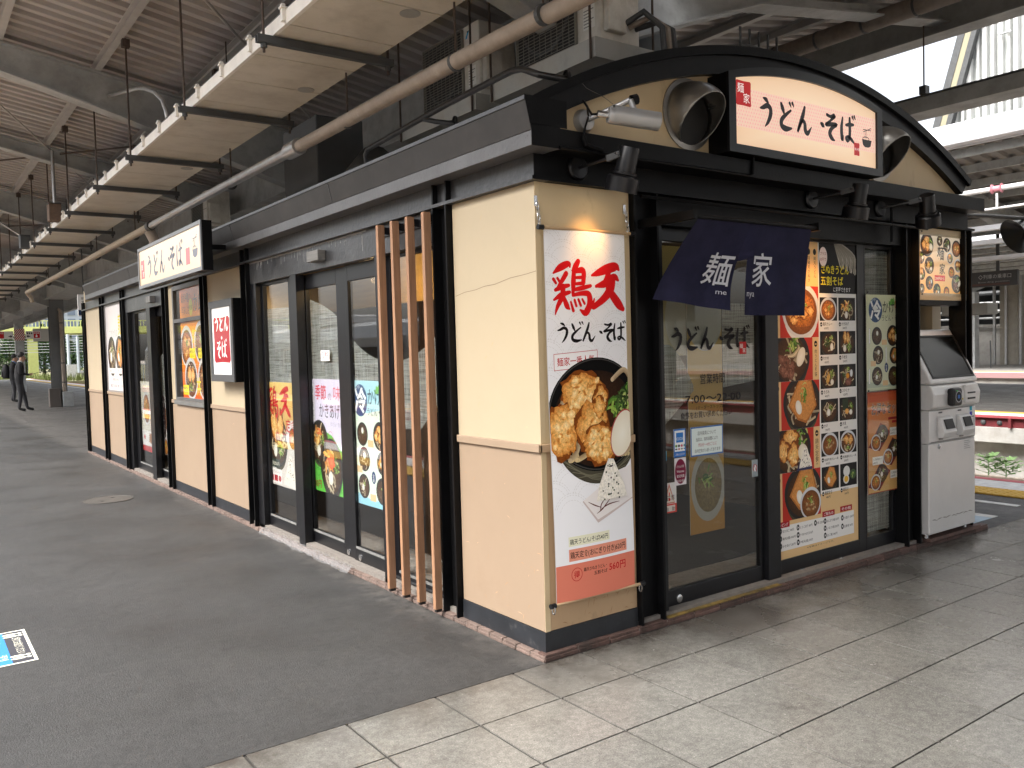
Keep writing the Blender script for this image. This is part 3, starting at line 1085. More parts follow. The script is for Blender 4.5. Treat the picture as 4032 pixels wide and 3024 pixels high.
# tiles
tf = bpy.data.objects.new('tile_floor', None)
COL.objects.link(tf)
tag(tf, kind='structure')
TX, TYW = 0.4, 0.3832
MB().box(EL + .32, ER - .32, -6.6, -0.0315, -0.0515, -0.006).build('grout_bed', GROUT, tf)
g = 0.008
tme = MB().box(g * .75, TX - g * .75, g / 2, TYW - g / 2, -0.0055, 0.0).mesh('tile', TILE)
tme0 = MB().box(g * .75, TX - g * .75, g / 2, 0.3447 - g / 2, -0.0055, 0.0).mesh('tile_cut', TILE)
cols = range(-7, 16)
for i in cols:
    for j in range(-1, 8):
        # rows run from the asphalt joint (a cut row) towards the concourse
        yy = -0.0315 - 0.3447 if j == -1 else 0.0077 - 0.3832 * (j + 2)
        xx = -0.2169 + i * TX
        if xx > ER - .4:
            continue
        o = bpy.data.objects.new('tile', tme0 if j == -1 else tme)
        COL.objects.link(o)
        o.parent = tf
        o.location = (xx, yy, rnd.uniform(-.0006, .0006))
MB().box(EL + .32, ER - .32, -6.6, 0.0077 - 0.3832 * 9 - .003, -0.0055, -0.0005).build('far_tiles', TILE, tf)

# tracks
def track(x):
    sl = MB()
    y = -30.0
    while y < 90:
        sl.box(x - 1.05, x + 1.05, y, y + .24, -1.14, -1.04)
        y += .68
    sl.build('sleepers', CONCD, kind='stuff', label='row of concrete sleepers under the rails', cat='sleepers')
    for k in (-1, 1):
        r = MB()
        cx = x + k * .5335
        r.prism([(cx - .06, -1.04), (cx + .06, -1.04), (cx + .012, -1.0), (cx + .012, -.94), (cx + .035, -.925), (cx + .035, -.89), (cx - .035, -.89), (cx - .035, -.925), (cx - .012, -.94), (cx - .012, -1.0)], 'y', -60, 200)
        r.build('rail', RAILM, kind='structure')


for tx in (8.25, 11.65, -4.95, -11.0):
    track(tx)

# ------------------------------------------------------------------ opposite platform across the right-hand tracks
XO = 13.4
slab('opposite_platform', XO + .35, 24.0, -60, 120, -1.119, -0.002, CONC)
slab('opposite_platform_surface', XO + .9, 23.4, -60, 120, -.001, 0.002, ASPH)
slab('opposite_tactile_paving', XO + .62, XO + .9, -60, 120, -.001, 0.006, YEL)
slab('opposite_white_strip', XO + .12, XO + .61, -60, 120, -.001, 0.004, WHITEP)
slab('opposite_edge_marking', XO - .04, XO + .1, -60, 120, -0.03, 0.005, mat('edge_dark_red', (.3, .05, .06), .7, var=.15))
gird = thing('edge_girder', 'dark red steel girder with bolted plates along the platform edge across the tracks', 'girder', (XO, 0, -.2))
MB().box(XO + .03, XO + .3, -60, 120, -.2, -.031).build('girder_web', REDG, gird)
yy = -8.0
while yy < 24:
    b = MB().box(XO - .05, XO + .029, yy, yy + .045, -.2, -.032)
    b.build('bracket', REDG, gird)
    for q in (.22, .5):
        MB().lathe([(.045, -.02), (.045, .02), (.02, .04), (0, .04)], (XO + .03, yy + q, -.12), (-1, 0, 0), 10).build('bolt', STEELD, gird)
    yy += .74
slab('opposite_beam', XO + .02, XO + .349, -60, 120, -.48, -.2005, CONC, 0.01)
yy = -6.0
while yy < 20:
    slab('concrete_panel', XO + .36, XO + .42, yy, yy + 2.18, -1.119, -.485, CONC)
    yy += 2.2
slab('next_platform', 31.5, 41.0, -60, 160, -1.119, 0.0, CONC)
slab('next_platform_edge', 31.45, 31.95, -60, 160, 0.001, 0.006, WHITEP)
slab('next_platform_edge_marking', 31.35, 31.449, -60, 160, -.2, 0.004, mat('edge_faded', (.34, .2, .2), .7))
slab('next_platform_tactile', 32.4, 32.8, -60, 160, 0.001, 0.006, YEL)
for tx in (26.0, 29.5):
    for k in (-1, 1):
        MB().box(tx + k * .53 - .035, tx + k * .53 + .035, -60, 160, -1.1, -.9).build('rail', RAILM, kind='structure')


def weed(x, y, h, seed, lab):
    rg = random.Random(seed)
    e = thing('weed', lab, 'weed', (x, y, -1.12))
    st = MB()
    lf = MB()
    zt = -1.12 + h
    st.tube([(x, y, -1.12), (x + .02, y, -1.12 + h * .5), (x - .01, y + .02, zt)], [.012, .008, .004], 6)
    for k in range(16):
        t = .25 + .75 * k / 16
        a = k * 2.4
        L = .3 * (1.15 - t) + .08
        p = Vector((x, y, -1.12 + h * t))
        d = Vector((cos(a), sin(a), .35)).normalized()
        st.tube([p, p + d * L], [.005, .002], 5)
        for q in range(5):
            c = p + d * L * (.35 + .16 * q)
            s_ = Vector((-sin(a), cos(a), .1)) * (.07 * (1.1 - .1 * q)) * (1 if q % 2 else -1)
            tip = c + s_ + d * .05
            w = d * .035
            lf.add([c - w, c + w, tip + w * .6, tip + s_ * .4, tip - w * .6], [(0, 1, 2, 3, 4)])
    st.build('stem', LEAFM2, e)
    lf.build('leaves', LEAFM2, e)


weed(13.0, 4.06, .5, 3, 'taller wild weed at the foot of the concrete wall across the tracks')
weed(13.0, 3.77, .44, 5, 'shorter wild weed on the ballast beside the taller one')

# ------------------------------------------------------------------ butterfly canopy over our platform
VX, VZ = 1.75, 3.76             # valley of the purlin undersides
SL = 0.172


def roof_z(x):
    return VZ + SL * abs(x - VX)


RX0, RX1 = -2.3, 6.35  # unseen left edge drawn in to let more daylight under the roof
canopy = bpy.data.objects.new('platform_canopy', None)
COL.objects.link(canopy)
tag(canopy, 'grey corrugated butterfly canopy on steel beams over the platform', 'canopy')
BAY = 3.52
beam_y = [0.98 - 7.0 * 5, 0.98 - 7.0 * 4, 0.98 - 7.0 * 3, 0.98 - 7.0 * 2, 0.98 - 7.0, 0.98, 5.88, 12.92, 19.96, 27.0, 34.04, 41.08, 48.1, 55.2, 62.2, 69.2]


def corr_sheet(x0, x1, length):
    b = MB()
    prof = []
    y = 0.0
    per = 0.176
    while y < length - 1e-6:
        prof += [(y, 0), (y + per * .38, 0), (y + per * .46, .06), (y + per * .92, .06)]
        y += per
    prof.append((length, 0))
    V, F = [], []
    for yy_, h in prof:
        for x in (x0, x1):
            z = roof_z(x) + .085 + h
            V.append((x, yy_, z))
    n = len(prof)
    for i in range(n - 1):
        F.append((2 * i, 2 * i + 1, 2 * i + 3, 2 * i + 2))
    b.add(V, F)
    k = len(V)
    b.add([(a, c, d + .012) for a, c, d in V], F)
    return b.mesh('roof_sheet', ROOFS)


sl_, sr_ = corr_sheet(RX0, VX - .1, BAY), corr_sheet(VX + .1, RX1 - .7, BAY)
y = -34.0
while y < 74:
    for me in (sl_, sr_):
        o = bpy.data.objects.new('roof_sheet', me)
        COL.objects.link(o)
        o.parent = canopy
        o.location = (0, y, 0)
    y += BAY
px_ = [-2.2, -1.5, -0.7, 0.1, 0.95, 2.55, 3.4, 4.25, 5.0]
for x in px_:
    z = roof_z(x)
    b = MB()
    b.box(x - .03, x + .03, -34, 74, z, z + .006).box(x + .022, x + .03, -34, 74, z + .006, z + .078).box(x - .03, x + .03, -34, 74, z + .078, z + .084)
    b.build('purlin', PURL, canopy)


def arm(y, x0, x1, d0, d1, name, m=STEEL):
    """haunched I beam from x0 (depth d0) to x1 (depth d1)"""
    b = MB()
    n = 10
    for part, (ya, yb) in (('w', (-.012, .012)), ('f', (-.085, .085))):
        top, bot = [], []
        for i in range(n + 1):
            t = i / n
            x = x0 + (x1 - x0) * t
            z = roof_z(x) - .004
            d = d0 + (d1 - d0) * t ** 1.35
            top.append((x, z)); bot.append((x, z - d))
        if part == 'w':
            b.prism(top + bot[::-1], 'y', y + ya, y + yb)
        else:
            b.prism([(p[0], p[1] + .001) for p in top] + [(p[0], p[1] - .014) for p in top[::-1]], 'y', y + ya, y + yb)
            b.prism([(p[0], p[1] + .016) for p in bot] + [(p[0], p[1] - .001) for p in bot[::-1]], 'y', y + ya, y + yb)
    return b.build(name, m, canopy)


for y in beam_y:
    arm(y, RX0, VX - .16, .22, .66, 'main_beam')
    if abs(y - .98) > .1:
        arm(y, RX1 - .8, VX + .16, .22, .66, 'main_beam')
for a, b_ in zip(beam_y[6:], beam_y[7:]):
    arm((a + b_) / 2 - .12, RX0, VX - .16, .12, .36, 'secondary_beam')
    arm((a + b_) / 2 - .12, RX1 - .8, VX + .16, .12, .36, 'secondary_beam')
# short haunched bracket of the right wing above the gable
hb = MB()
hb.prism([(1.5, 3.39), (1.95, 3.566), (2.75, 3.86), (5.5, 4.28), (5.5, roof_z(5.5) - .005), (1.76, roof_z(1.76) - .005), (1.5, roof_z(1.5) - .005)], 'y', .92, .94)
hb.prism([(1.5, 3.376), (1.95, 3.552), (2.75, 3.846), (5.5, 4.266), (5.5, 4.28), (2.75, 3.86), (1.95, 3.566), (1.5, 3.39)], 'y', .84, 1.02)
hb.build('main_beam', STEEL, canopy)
# valley girder
gb = MB()
gb.box(1.48, 1.5, 1.03, 74, 3.366, 3.842).box(2.0, 2.02, 1.03, 74, 3.366, 3.842).box(1.4, 2.1, 1.03, 74, 3.35, 3.366).box(1.4, 2.1, 1.03, 74, 3.842, 3.86)
gb.build('valley_girder', STEEL, canopy)
for y in beam_y[6:]:
    MB().box(1.42, 1.479, y - .05, y + .05, 3.367, 3.841).build('stiffener', STEEL, canopy)
# edge beam on the right and fascia
eb = MB()
eb.box(5.4, 5.42, -34, 74, 4.165, 4.445).box(5.3, 5.52, -34, 74, 4.15, 4.165).box(5.3, 5.52, -34, 74, 4.445, 4.46)
eb.build('edge_beam', STEEL, canopy)
ebl = MB().box(-2.33, -2.3, -34, 74, 4.44, 4.6)
ebl.build('edge_fascia', STEEL, canopy)
# bracing rods
for (ya, yb) in ((5.9, 12.9), (12.9, 20), (20, 27)):
    MB().tube([(-2.2, ya, roof_z(-2.2) - .03), (1.0, yb, roof_z(1.0) - .03)], .011, 8).build('brace_rod', PURL, canopy)
    MB().tube([(1.0, ya, roof_z(1.0) - .05), (-2.2, yb, roof_z(-2.2) - .05)], .011, 8).build('brace_rod', RUSTR, canopy)
MB().tube([(-2.0, 1.6, roof_z(-2.0) - .05), (1.2, 5.2, roof_z(1.2) - .05)], .012, 8).build('brace_rod', PURL, canopy)

# canopy columns
STEELC = mat('column_steel_backlit', (.12, .125, .125), .55, var=.15, vscale=3)  # canopy steel darkened: the columns' backlit shade is put into the colour
def column(x, y, lab):
    e = thing('canopy_column', lab, 'column', (x, y, 0), 'columns carrying the canopy')
    h = .2
    b = MB().box(x - h, x + h, y - h, y - h + .02, 0, 3.349).box(x - h, x + h, y + h - .02, y + h, 0, 3.349).box(x - .01, x + .01, y - h + .02, y + h - .02, 0, 3.349)
    b.build('shaft', STEELC, e)
    MB().box(x + .02, x + .32, y - h - .3, y - h - .005, 0, .47).build('base_casing', STEEL, e, bevel=.01)
    MB().box(x - .34, x - .02, y - h - .25, y - h - .005, 0, .58).build('fire_box', mat('brown_box_%d' % int(y), (0.1, 0.085, 0.075), .6), e, bevel=.01)
    MB().tube([(x + .1, y - h - .07, .47), (x + .1, y - h - .07, 3.0), (x + .02, y - h - .07, 3.05)], .055, 12).build('downpipe', PIPEB, e, smooth=True)
    for z in (.75, 1.35, 2.6):
        MB().tube([(x + .1, y - h - .07, z), (x + .1, y - h - .07, z + .03)], .064, 12).build('pipe_clamp', STEELD, e)
    return e


column(1.72, 27.0, 'grey steel canopy column with downpipe beyond the shop end')
column(1.78, 19.96, 'grey steel canopy column behind the far end of the shop')
# striped column with emergency sign
e = thing('striped_column', 'far grey column wrapped in red and white warning stripes', 'column', (2.35, 43.5, 0), 'columns carrying the canopy')
MB().box(2.18, 2.54, 43.3, 43.7, 0, 3.349).build('shaft', STEEL, e)
pr_ = Print((2.14, 43.29, 2.45), (1, 0, 0), (0, 0, 1), .44, .54, .001)
pr_.rect(0, 0, .44, .54, (235, 230, 225))
for k in range(-6, 9):
    x = k * .09
    pr_.poly([(x, 0), (x + .05, 0), (x + .45, .54), (x + .4, .54)], (168, 40, 44))
put('stripe_wrap', pr_.mesh('stripe_wrap', PRN), e)
pr_ = Print((2.6, 43.2, 2.52), (1, 0, 0), (0, 0, 1), .62, .36, .001)
pr_.rect(0, 0, .62, .36, (226, 224, 220))
pr_.rect(.34, .03, .6, .33, (196, 38, 44))
pr_.text('SOS', .36, .24, .085, (250, 250, 250), w=.22, bold=.03)
pr_.ell(.46, .12, .045, .05, (250, 250, 250)); pr_.rect(.445, .12, .47, .22, (250, 250, 250))
for q in range(3):
    pr_.rect(.05 + q * .09, .22, .11 + q * .09, .3, (80, 80, 84))
pr_.poly([(.04, .12), (.12, .05), (.12, .1), (.2, .1), (.2, .14), (.12, .14), (.12, .19)], (40, 40, 44))
pr_.poster('emergency_sign', 'white sign with red SOS square beside the striped column', 'sign', PRN, PAPER)
pr_ = Print((1.5, 43.2, 2.52), (1, 0, 0), (0, 0, 1), .6, .36, .001)
pr_.rect(0, 0, .6, .36, (226, 224, 220)); pr_.rect(0, .03, .22, .33, (196, 38, 44))
pr_.text('SOS', .02, .24, .085, (250, 250, 250), w=.18, bold=.03)
pr_.poly([(.56, .12), (.48, .05), (.48, .1), (.4, .1), (.4, .14), (.48, .14), (.48, .19)], (40, 40, 44))
pr_.poster('emergency_sign', 'red SOS sign on the near side of the striped column', 'sign', PRN, PAPER)
MB().box(3.0, 3.95, 43.75, 44.05, 2.4, 3.02).build('display_board', mat('display_casing', (.5, .49, .45), .5), bevel=.02, label='beige back of a departure display hanging beyond the emergency sign', cat='display')
MB().box(3.3, 3.34, 43.88, 43.92, 3.02, 4.1).build('display_hanger', STEEL, label='thin grey hanger rod above the beige departure display', cat='hanger')

# ------------------------------------------------------------------ hung cable tray of cream panels, with cross bars and rods
tz = 3.2
tray = thing('cable_tray', 'long cream panelled cable tray hanging under the canopy', 'cable tray', (-.3, 0, tz))
y = -4.5
pw = 0.53
pm = MB().box(-.59, .035, .005, pw - .005, tz, tz + .012).mesh('tray_panel', TRAY)
lm = MB().box(-.612, -.5905, .004, pw - .004, tz - .004, tz + .07).mesh('tray_lip', TRAYL)
cm = MB().box(-.632, -.6125, -.012, .016, tz + .01, tz + .1).box(-.64, -.59, -.02, .02, tz + .075, tz + .085).mesh('clip', TRAYL)
while y < 40:
    for nm_, me in (('tray_panel', pm), ('tray_lip', lm), ('clip', cm)):
        o = bpy.data.objects.new(nm_, me)
        COL.objects.link(o)
        o.parent = tray
        o.location = Vector((0, y, 0)) - tray.location
    y += pw
tb_ = MB().box(-.5905, -.58, -4.5, 40, tz + .012, tz + .1).box(.02, .03, -4.5, 40, tz + .012, tz + .1).box(-.58, .02, -4.5, 40, tz + .09, tz + .1)
tb_.build('tray_body', STEELD, tray)
for k, (x, yq) in enumerate(((-.08, 2.35), (-.1, 5.15), (-.12, 0.86))):
    MB().lathe([(.055, 0), (.055, -.004), (0, -.004)], (x, yq, tz - .0005), (0, 0, 1), 20).build('access_cap', ZINC, tray)
bars = [0.02, 1.53, 3.11, 4.81, 6.31, 8.07, 9.6, 11.2, 12.8, 14.4, 16.0, 17.6, 19.2, 20.8, 22.4, 24.0]
words_ = ['nearest the camera', 'second from the camera', 'third from the camera', 'fourth from the camera', 'fifth from the camera', 'sixth from the camera', 'seventh from the camera', 'eighth from the camera']
for k, yb in enumerate(bars):
    lab = 'dark steel hanger bar under the cream cable tray, ' + words_[k] if k < 8 else 'dark steel hanger bar at the far end of the cable tray'
    e = thing('tray_hanger', lab, 'hanger', (-.3, yb, tz - .06), 'hanger bars under the cable tray')
    b = MB()
    b.box(-.7, .13, yb - .02, yb + .02, tz - .05, tz - .046).box(-.7, .13, yb - .02, yb - .016, tz - .046, tz - .008).box(-.7, .13, yb + .016, yb + .02, tz - .046, tz - .008)
    b.build('bar', STEELD, e)
    for xr in (-.66, .1):
        MB().tube([(xr, yb, tz - .1), (xr, yb, roof_z(-.7 if xr < 0 else .1) + .0)], .008, 8).build('rod', RUSTR, e)
        MB().tube([(xr, yb, tz - .075), (xr, yb, tz - .052)], .018, 6).build('nut', STEELD, e)
        MB().box(xr - .03, xr + .03, yb - .03, yb + .03, roof_z(xr) - .07, roof_z(xr) - .005).build('beam_clip', RUSTR, e)
# junction boxes and conduits along the tray
def conduit(name, pts, r, m, lab, cat='conduit'):
    return MB().tube(pts, r, 10).build(name, m, smooth=True, label=lab, cat=cat)


def bend(a, c, r=.12, up=True):
    return None


conduit('conduit', [(-.62, 5.78, 3.95), (-.6, 4.7, 3.74), (-.6, 4.47, 3.68), (-.6, 4.16, 3.57), (-.6, 3.93, 3.45), (-.6, 3.83, 3.34), (-.6, 3.8, 3.28)], .017, GALV, 'curved galvanised conduit dropping from the main beam to the tray')
conduit('conduit', [(-.66, 9.1, 4.1), (-.66, 9.1, 3.4)], .022, GALV, 'straight pale conduit above the junction box on the tray')
jb = thing('junction_box', 'rusty brown junction box at the lip of the cable tray', 'junction box', (-.66, 9.1, 3.2))
MB().box(-.74, -.6, 9.0, 9.2, 3.21, 3.42).build('casing', mat('rust_brown', (.13, .085, .06), .8, var=.3, vscale=12), jb, bevel=.006)
MB().box(-.742, -.6, 8.99, 9.21, 3.421, 3.43).build('lid', STEELD, jb)
jb = thing('junction_box', 'dark junction box farther along the cable tray', 'junction box', (-.66, 12.2, 3.2))
MB().box(-.74, -.6, 12.1, 12.32, 3.21, 3.4).build('casing', STEELD, jb, bevel=.006)
MB().box(-.742, -.6, 12.09, 12.33, 3.401, 3.41).build('lid', STEELD, jb)
conduit('conduit', [(-1.25, 12.2, 4.1), (-1.1, 12.2, 4.05), (-1.0, 12.2, 3.9), (-1.0, 12.2, 3.6), (-.72, 12.2, 3.41)], .015, GALV, 'bent thin conduit running down to the dark junction box')

# pipes along the platform
pz = 2.9
e = thing('drain_pipe', 'long lagged brown pipe running level above the shop eave', 'pipe', (0, 0, pz))
MB().tube([(.06, -3, pz), (0.02, -.3, pz), (0.0, .25, pz), (-.01, 1.2, pz), (-.01, 2.72, pz)], .042, 16).build('lagging', PIPEB, e, smooth=True)
MB().tube([(-.012, 2.66, pz), (-.012, 2.86, pz)], .058, 16).build('collar', GALV, e, smooth=True)
MB().tube([(-.01, 2.8, pz), (-.03, 5.0, pz), (-.035, 6.9, pz)], .038, 16).build('steel_pipe', GALV, e, smooth=True)
MB().tube([(-.036, 6.85, pz), (-.036, 6.97, pz)], .05, 16).build('collar', STEELD, e, smooth=True)
MB().tube([(-.036, 6.95, pz), (-.05, 10.1, pz), (-.09, 17.5, pz), (-.05, 17.62, pz - .04), (.0, 17.65, pz - .1), (.02, 17.65, pz - .2)], .042, 14).build('far_lagging', mat('tan_lagging', (.4, .33, .25), .6, var=.12, vscale=6), e, smooth=True)
MB().tube([(-.03, 7.0, pz - .03), (.03, 7.02, pz - .14), (.03, 7.02, pz - .3)], .06, 14).build('branch', PIPEB, e, smooth=True)
for yq in (-.1, .62, 1.9, 4.2, 7.8, 10.2, 12.6, 15):
    MB().tube([(0.0, yq, pz + .04), (0.0, yq, roof_z(0) + .03)], .006, 6).build('hanger_rod', RUSTR, e)
    MB().tube([(0.0, yq - .012, pz), (0.0, yq + .012, pz)], .047, 14).build('clamp', STEELD, e)
e = thing('gas_pipe', 'thin dark pipe bent along the edge of the shop roof', 'pipe', (.2, 1, 2.75))
MB().tube([(.3, 2.08, 2.7), (.2, 2.07, 2.71), (.195, 2.06, 2.74), (.2, 2.03, 2.775), (.2, 1.083, 2.84 - .02), (.2, .42, 2.835), (.2, .33, 2.82), (.22, .22, 2.765), (.34, .16, 2.745)], .017, 10).build('run', BLACKG, e, smooth=True)
MB().tube([(.2, 1.3, 2.8), (.22, 1.2, 2.765), (.3, 1.12, 2.745)], .015, 10).build('branch', BLACKG, e, smooth=True)
for p in ((.34, .16, 2.745), (.3, 1.12, 2.745)):
    MB().lathe([(.045, -.006), (.045, .006), (0, .006)], p, (1, -.3, 0), 14).build('flange', BLACKG, e)
e = thing('overhead_pipe', 'brown mottled lagged pipe under the right wing of the canopy', 'pipe', (4.4, 0, 4.1))
MB().tube([(4.4, -10, 4.1), (4.4, 60, 4.1)], .075, 16).build('lagging', mat('mottled_lagging', (.16, .125, .1), .6, var=.3, vscale=7, dirt=(.3, .27, .24), dscale=3, damt=.6), e, smooth=True)
yq = -3.0
while yq < 12:
    MB().tube([(4.4, yq, 4.1), (4.4, yq + .02, 4.1)], .08, 16).build('band', STEELD, e)
    yq += .45
# right-hand hung wiring channel
e = thing('wiring_channel', 'grey wiring channel hung on rods below the right canopy edge', 'channel', (5.4, 0, 3.5))
MB().box(5.22, 5.226, -20, 40, 3.47, 3.6).box(5.226, 5.52, -20, 40, 3.47, 3.476).box(5.52, 5.526, -20, 40, 3.47, 3.6).build('trough', STEEL, e)
MB().box(5.2, 5.546, -20, 40, 3.6005, 3.615).build('cover', STEELD, e)
for yq in (-2.4, .99, 4.4, 7.8, 11.2):
    MB().tube([(5.21, yq, 3.615), (5.21, yq, 4.44)], .007, 6).build('rod', RUSTR, e)
    MB().box(5.18, 5.25, yq - .03, yq + .03, 3.616, 3.69).build('clip', STEELD, e)

# ------------------------------------------------------------------ the noodle shop
LY = 11.42          # length along the platform
FX = 3.95           # width of the front
shop = thing('noodle_shop', 'black framed noodle shop with cream and salmon wall panels on the platform', 'shop', (2, 5.5, 0))


def part(b, name, m, bevel=0.0, smooth=False, label=None, parent=shop):
    return b.build(name, m, parent, smooth=smooth, bevel=bevel, label=label)


# core: interior shell
part(MB().box(.5, FX - .1, .5, LY - .1, .055, .06), 'interior_floor', mat('interior_floor', (.02, .017, .014), .35, var=.15, vscale=3))
part(MB().box(3.4, 3.42, .4, LY - .2, .061, 2.4), 'interior_wall', mat('interior_wall', (.07, .05, .03), .7, var=.06, vscale=2))
part(MB().box(.16, 3.4, LY - .16, LY - .14, .061, 2.4), 'interior_end_wall', mat('interior_wall_far', (.09, .065, .04), .7, var=.06))
part(MB().box(.12, FX - .12, .12, LY - .1, 2.41, 2.43), 'interior_ceiling', mat('interior_ceiling', (.34, .26, .16), .7, var=.06))
part(MB().box(.1, FX - .1, .37, LY - .05, 2.5, 2.54), 'flat_roof', mat('roof_membrane', (.42, .42, .41), .8, var=.15, vscale=1.5))
part(MB().box(.0, .499, .0, LY, .001, .056), 'threshold_slab', MORTAR)
part(MB().box(.5, FX, .0, .499, .001, .056), 'threshold_slab', MORTAR)
part(MB().box(1.2, 1.26, 1.2, 7.5, 1.86, 2.405), 'ceiling_bulkhead', mat('bulkhead_wood', (.5, .34, .13), .5, var=.12, vscale=5, stretch=(1, .3, 5)))
part(MB().box(1.15, 1.75, 2.4, 8.4, .061, .95), 'counter', mat('counter_front', (.09, .06, .04), .5, var=.2))
part(MB().box(1.1, 1.8, 2.35, 8.45, .951, .99), 'counter_top', mat('counter_top', (.3, .19, .1), .35, var=.2, vscale=6))
part(MB().box(FX - .12, FX, .2, LY, .056, 2.5), 'east_wall', CREAM)
part(MB().box(0.0, FX - .13, LY - .1, LY, .056, 2.5), 'north_wall', CREAM)

# ---- left (platform) side: posts are H sections with their web turned to the track
posts = [(.708, .855), (3.84, 3.985), (5.027, 5.166), (6.43, 6.6), (8.57, 8.716), (9.885, 10.09), (11.34, 11.49)]


def hpost(y0, y1):
    b = MB()
    t = .014
    b.box(-.034, .09, y0, y0 + t, .03, 2.195).box(-.034, .09, y1 - t, y1, .03, 2.195).box(.02, .032, y0 + t, y1 - t, .03, 2.195)
    return part(b, 'post', BLACK)


for a, c in posts:
    hpost(a, c)
    # short stiffener pair above the bottom flange of the beam
    part(MB().box(-.03, .0, a, a + .012, 2.214, 2.318), 'beam_stiffener', BLACK)
    part(MB().box(-.03, .0, c - .012, c, 2.214, 2.318), 'beam_stiffener', BLACK)
part(MB().box(.0005, .06, 0.0, 11.49, 2.213, 2.32), 'beam_web', BLACKG)
part(MB().box(-.036, .06, -.036, 11.49, 2.196, 2.2125), 'beam_flange', BLACKG)
part(MB().box(-.1, .06, -.12, 10.7, 2.3205, 2.386), 'fascia_strip', mat('fascia_grey', (.09, .09, .093), .42, var=.25, vscale=5, spec=.6, dirt=(.02, .02, .02), dscale=40, damt=.8, dlo=.6, dhi=.68, bump=.1, bscale=50), bevel=.003)  # grey of the reflected sky put into the colour; the front run is black
part(MB().prism([(-.1, 2.3875), (-.128, 2.512), (.06, 2.512), (.06, 2.3875)], 'y', -.12, 10.68), 'eave', MANS)
part(MB().box(-.133, .07, -.12, 10.68, 2.5125, 2.53), 'eave_cap', BLACKG)
for y in (1.95, 3.9, 5.8, 7.7, 9.6):
    part(MB().prism([(-.1022, 2.389), (-.1302, 2.511), (-.1278, 2.511), (-.0998, 2.389)], 'y', y, y + .006), 'eave_seam', BLACKG)

# wall panels
def panel(y0, y1, z0, z1, m, name='wall_panel', x0=.0, x1=.03):
    return part(MB().box(x0, x1, y0, y1, z0, z1), name, m, bevel=.002)


def rail(y0, y1):
    part(MB().box(-.014, .0, y0, y1, .962, 1.0), 'dado_rail', SALMON, bevel=.003)


SKIRT = mat('skirting_black', (.018, .02, .024), .45, var=.3, vscale=8, dirt=(.1, .1, .1), dscale=14, damt=.7, dlo=.58, dhi=.75)
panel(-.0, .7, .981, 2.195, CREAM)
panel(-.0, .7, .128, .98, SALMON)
rail(-.014, .7)
part(MB().box(-.004, .03, -.004, .7, .03, .127), 'skirting', SKIRT)
panel(3.99, 5.02, .981, 2.195, CREAM); panel(3.99, 5.02, .128, .98, SALMON); rail(3.99, 5.02)
part(MB().box(-.003, .03, 3.99, 5.02, .03, .127), 'skirting', SKIRT)
panel(5.17, 6.425, .128, .95, SALMON); rail(5.17, 6.425)
panel(6.25, 6.425, 1.002, 2.195, CREAM)
part(MB().box(-.003, .03, 5.17, 6.425, .03, .127), 'skirting', SKIRT)
panel(8.72, 9.88, .128, .98, SALMON); panel(8.72, 9.88, 1.001, 2.195, CREAM, x0=.012); rail(8.72, 9.88)
part(MB().box(-.003, .03, 8.72, 9.88, .03, .127), 'skirting', SKIRT)
panel(10.095, 11.335, .981, 2.195, CREAM); panel(10.095, 11.335, .128, .98, SALMON); rail(10.095, 11.335)
part(MB().box(-.003, .03, 10.095, 11.335, .03, .127), 'skirting', SKIRT)
# scuffs and scratches left by trolleys and bags
def scuffs(O, U, w, h, n, cols, seed, lo=.0, hi=1.0):
    q = Print(O, U, (0, 0, 1), w, h, .0002)
    g2 = random.Random(seed)
    for k in range(n):
        x, y = g2.uniform(.03, w - .03), h * (lo + (hi - lo) * g2.random() ** 1.6)
        a = g2.choice([g2.gauss(0, .25), g2.gauss(1.2, .4)])
        L = g2.uniform(.01, .04)
        c = g2.choice(cols)
        q.brush([(x, y, .0003), (x + L * .5 * cos(a), y + L * .5 * sin(a) + .003, g2.uniform(.0008, .0018)), (x + L * cos(a), y + L * sin(a), .0003)], c, k=3)
    o = put('scuff_marks', q.mesh('scuff_marks', PRN), shop)
    o['kind'] = 'stuff'


SC1 = [(196, 158, 124), (176, 140, 108), (210, 172, 140)]
scuffs((-.0006, .69, .13), (0, -1, 0), .68, .83, 26, SC1, 1)
scuffs((-.0006, .69, 1.01), (0, -1, 0), .68, 1.1, 9, [(206, 184, 146), (190, 168, 130)], 2)
scuffs((-.0006, 5.01, .13), (0, -1, 0), 1.0, .83, 16, SC1, 3)
scuffs((-.0006, 6.41, .13), (0, -1, 0), 1.2, .8, 14, SC1, 4)
scuffs((.035, -.0006, .13), (1, 0, 0), .54, .8, 34, [(150, 112, 76), (134, 98, 66), (164, 124, 84)], 5, .0, .6)
# hairline crack across the corner panel
cr = MB()
pts_ = [(.69, 1.72), (.6, 1.735), (.5, 1.74), (.42, 1.752), (.33, 1.755), (.2, 1.775), (.08, 1.782), (.0, 1.79)]
for (a, z0), (c, z1) in zip(pts_, pts_[1:]):
    cr.add([(-.0008, a, z0), (-.0008, c, z1), (-.0008, c, z1 + .0022), (-.0008, a, z0 + .0022)], [(0, 1, 2, 3)])
part(cr, 'wall_crack', mat('crack', (.16, .12, .08), .9))

# ---- doors on the platform side
def pane(b_name, b, m, parent):
    return b.build(b_name, m, parent)


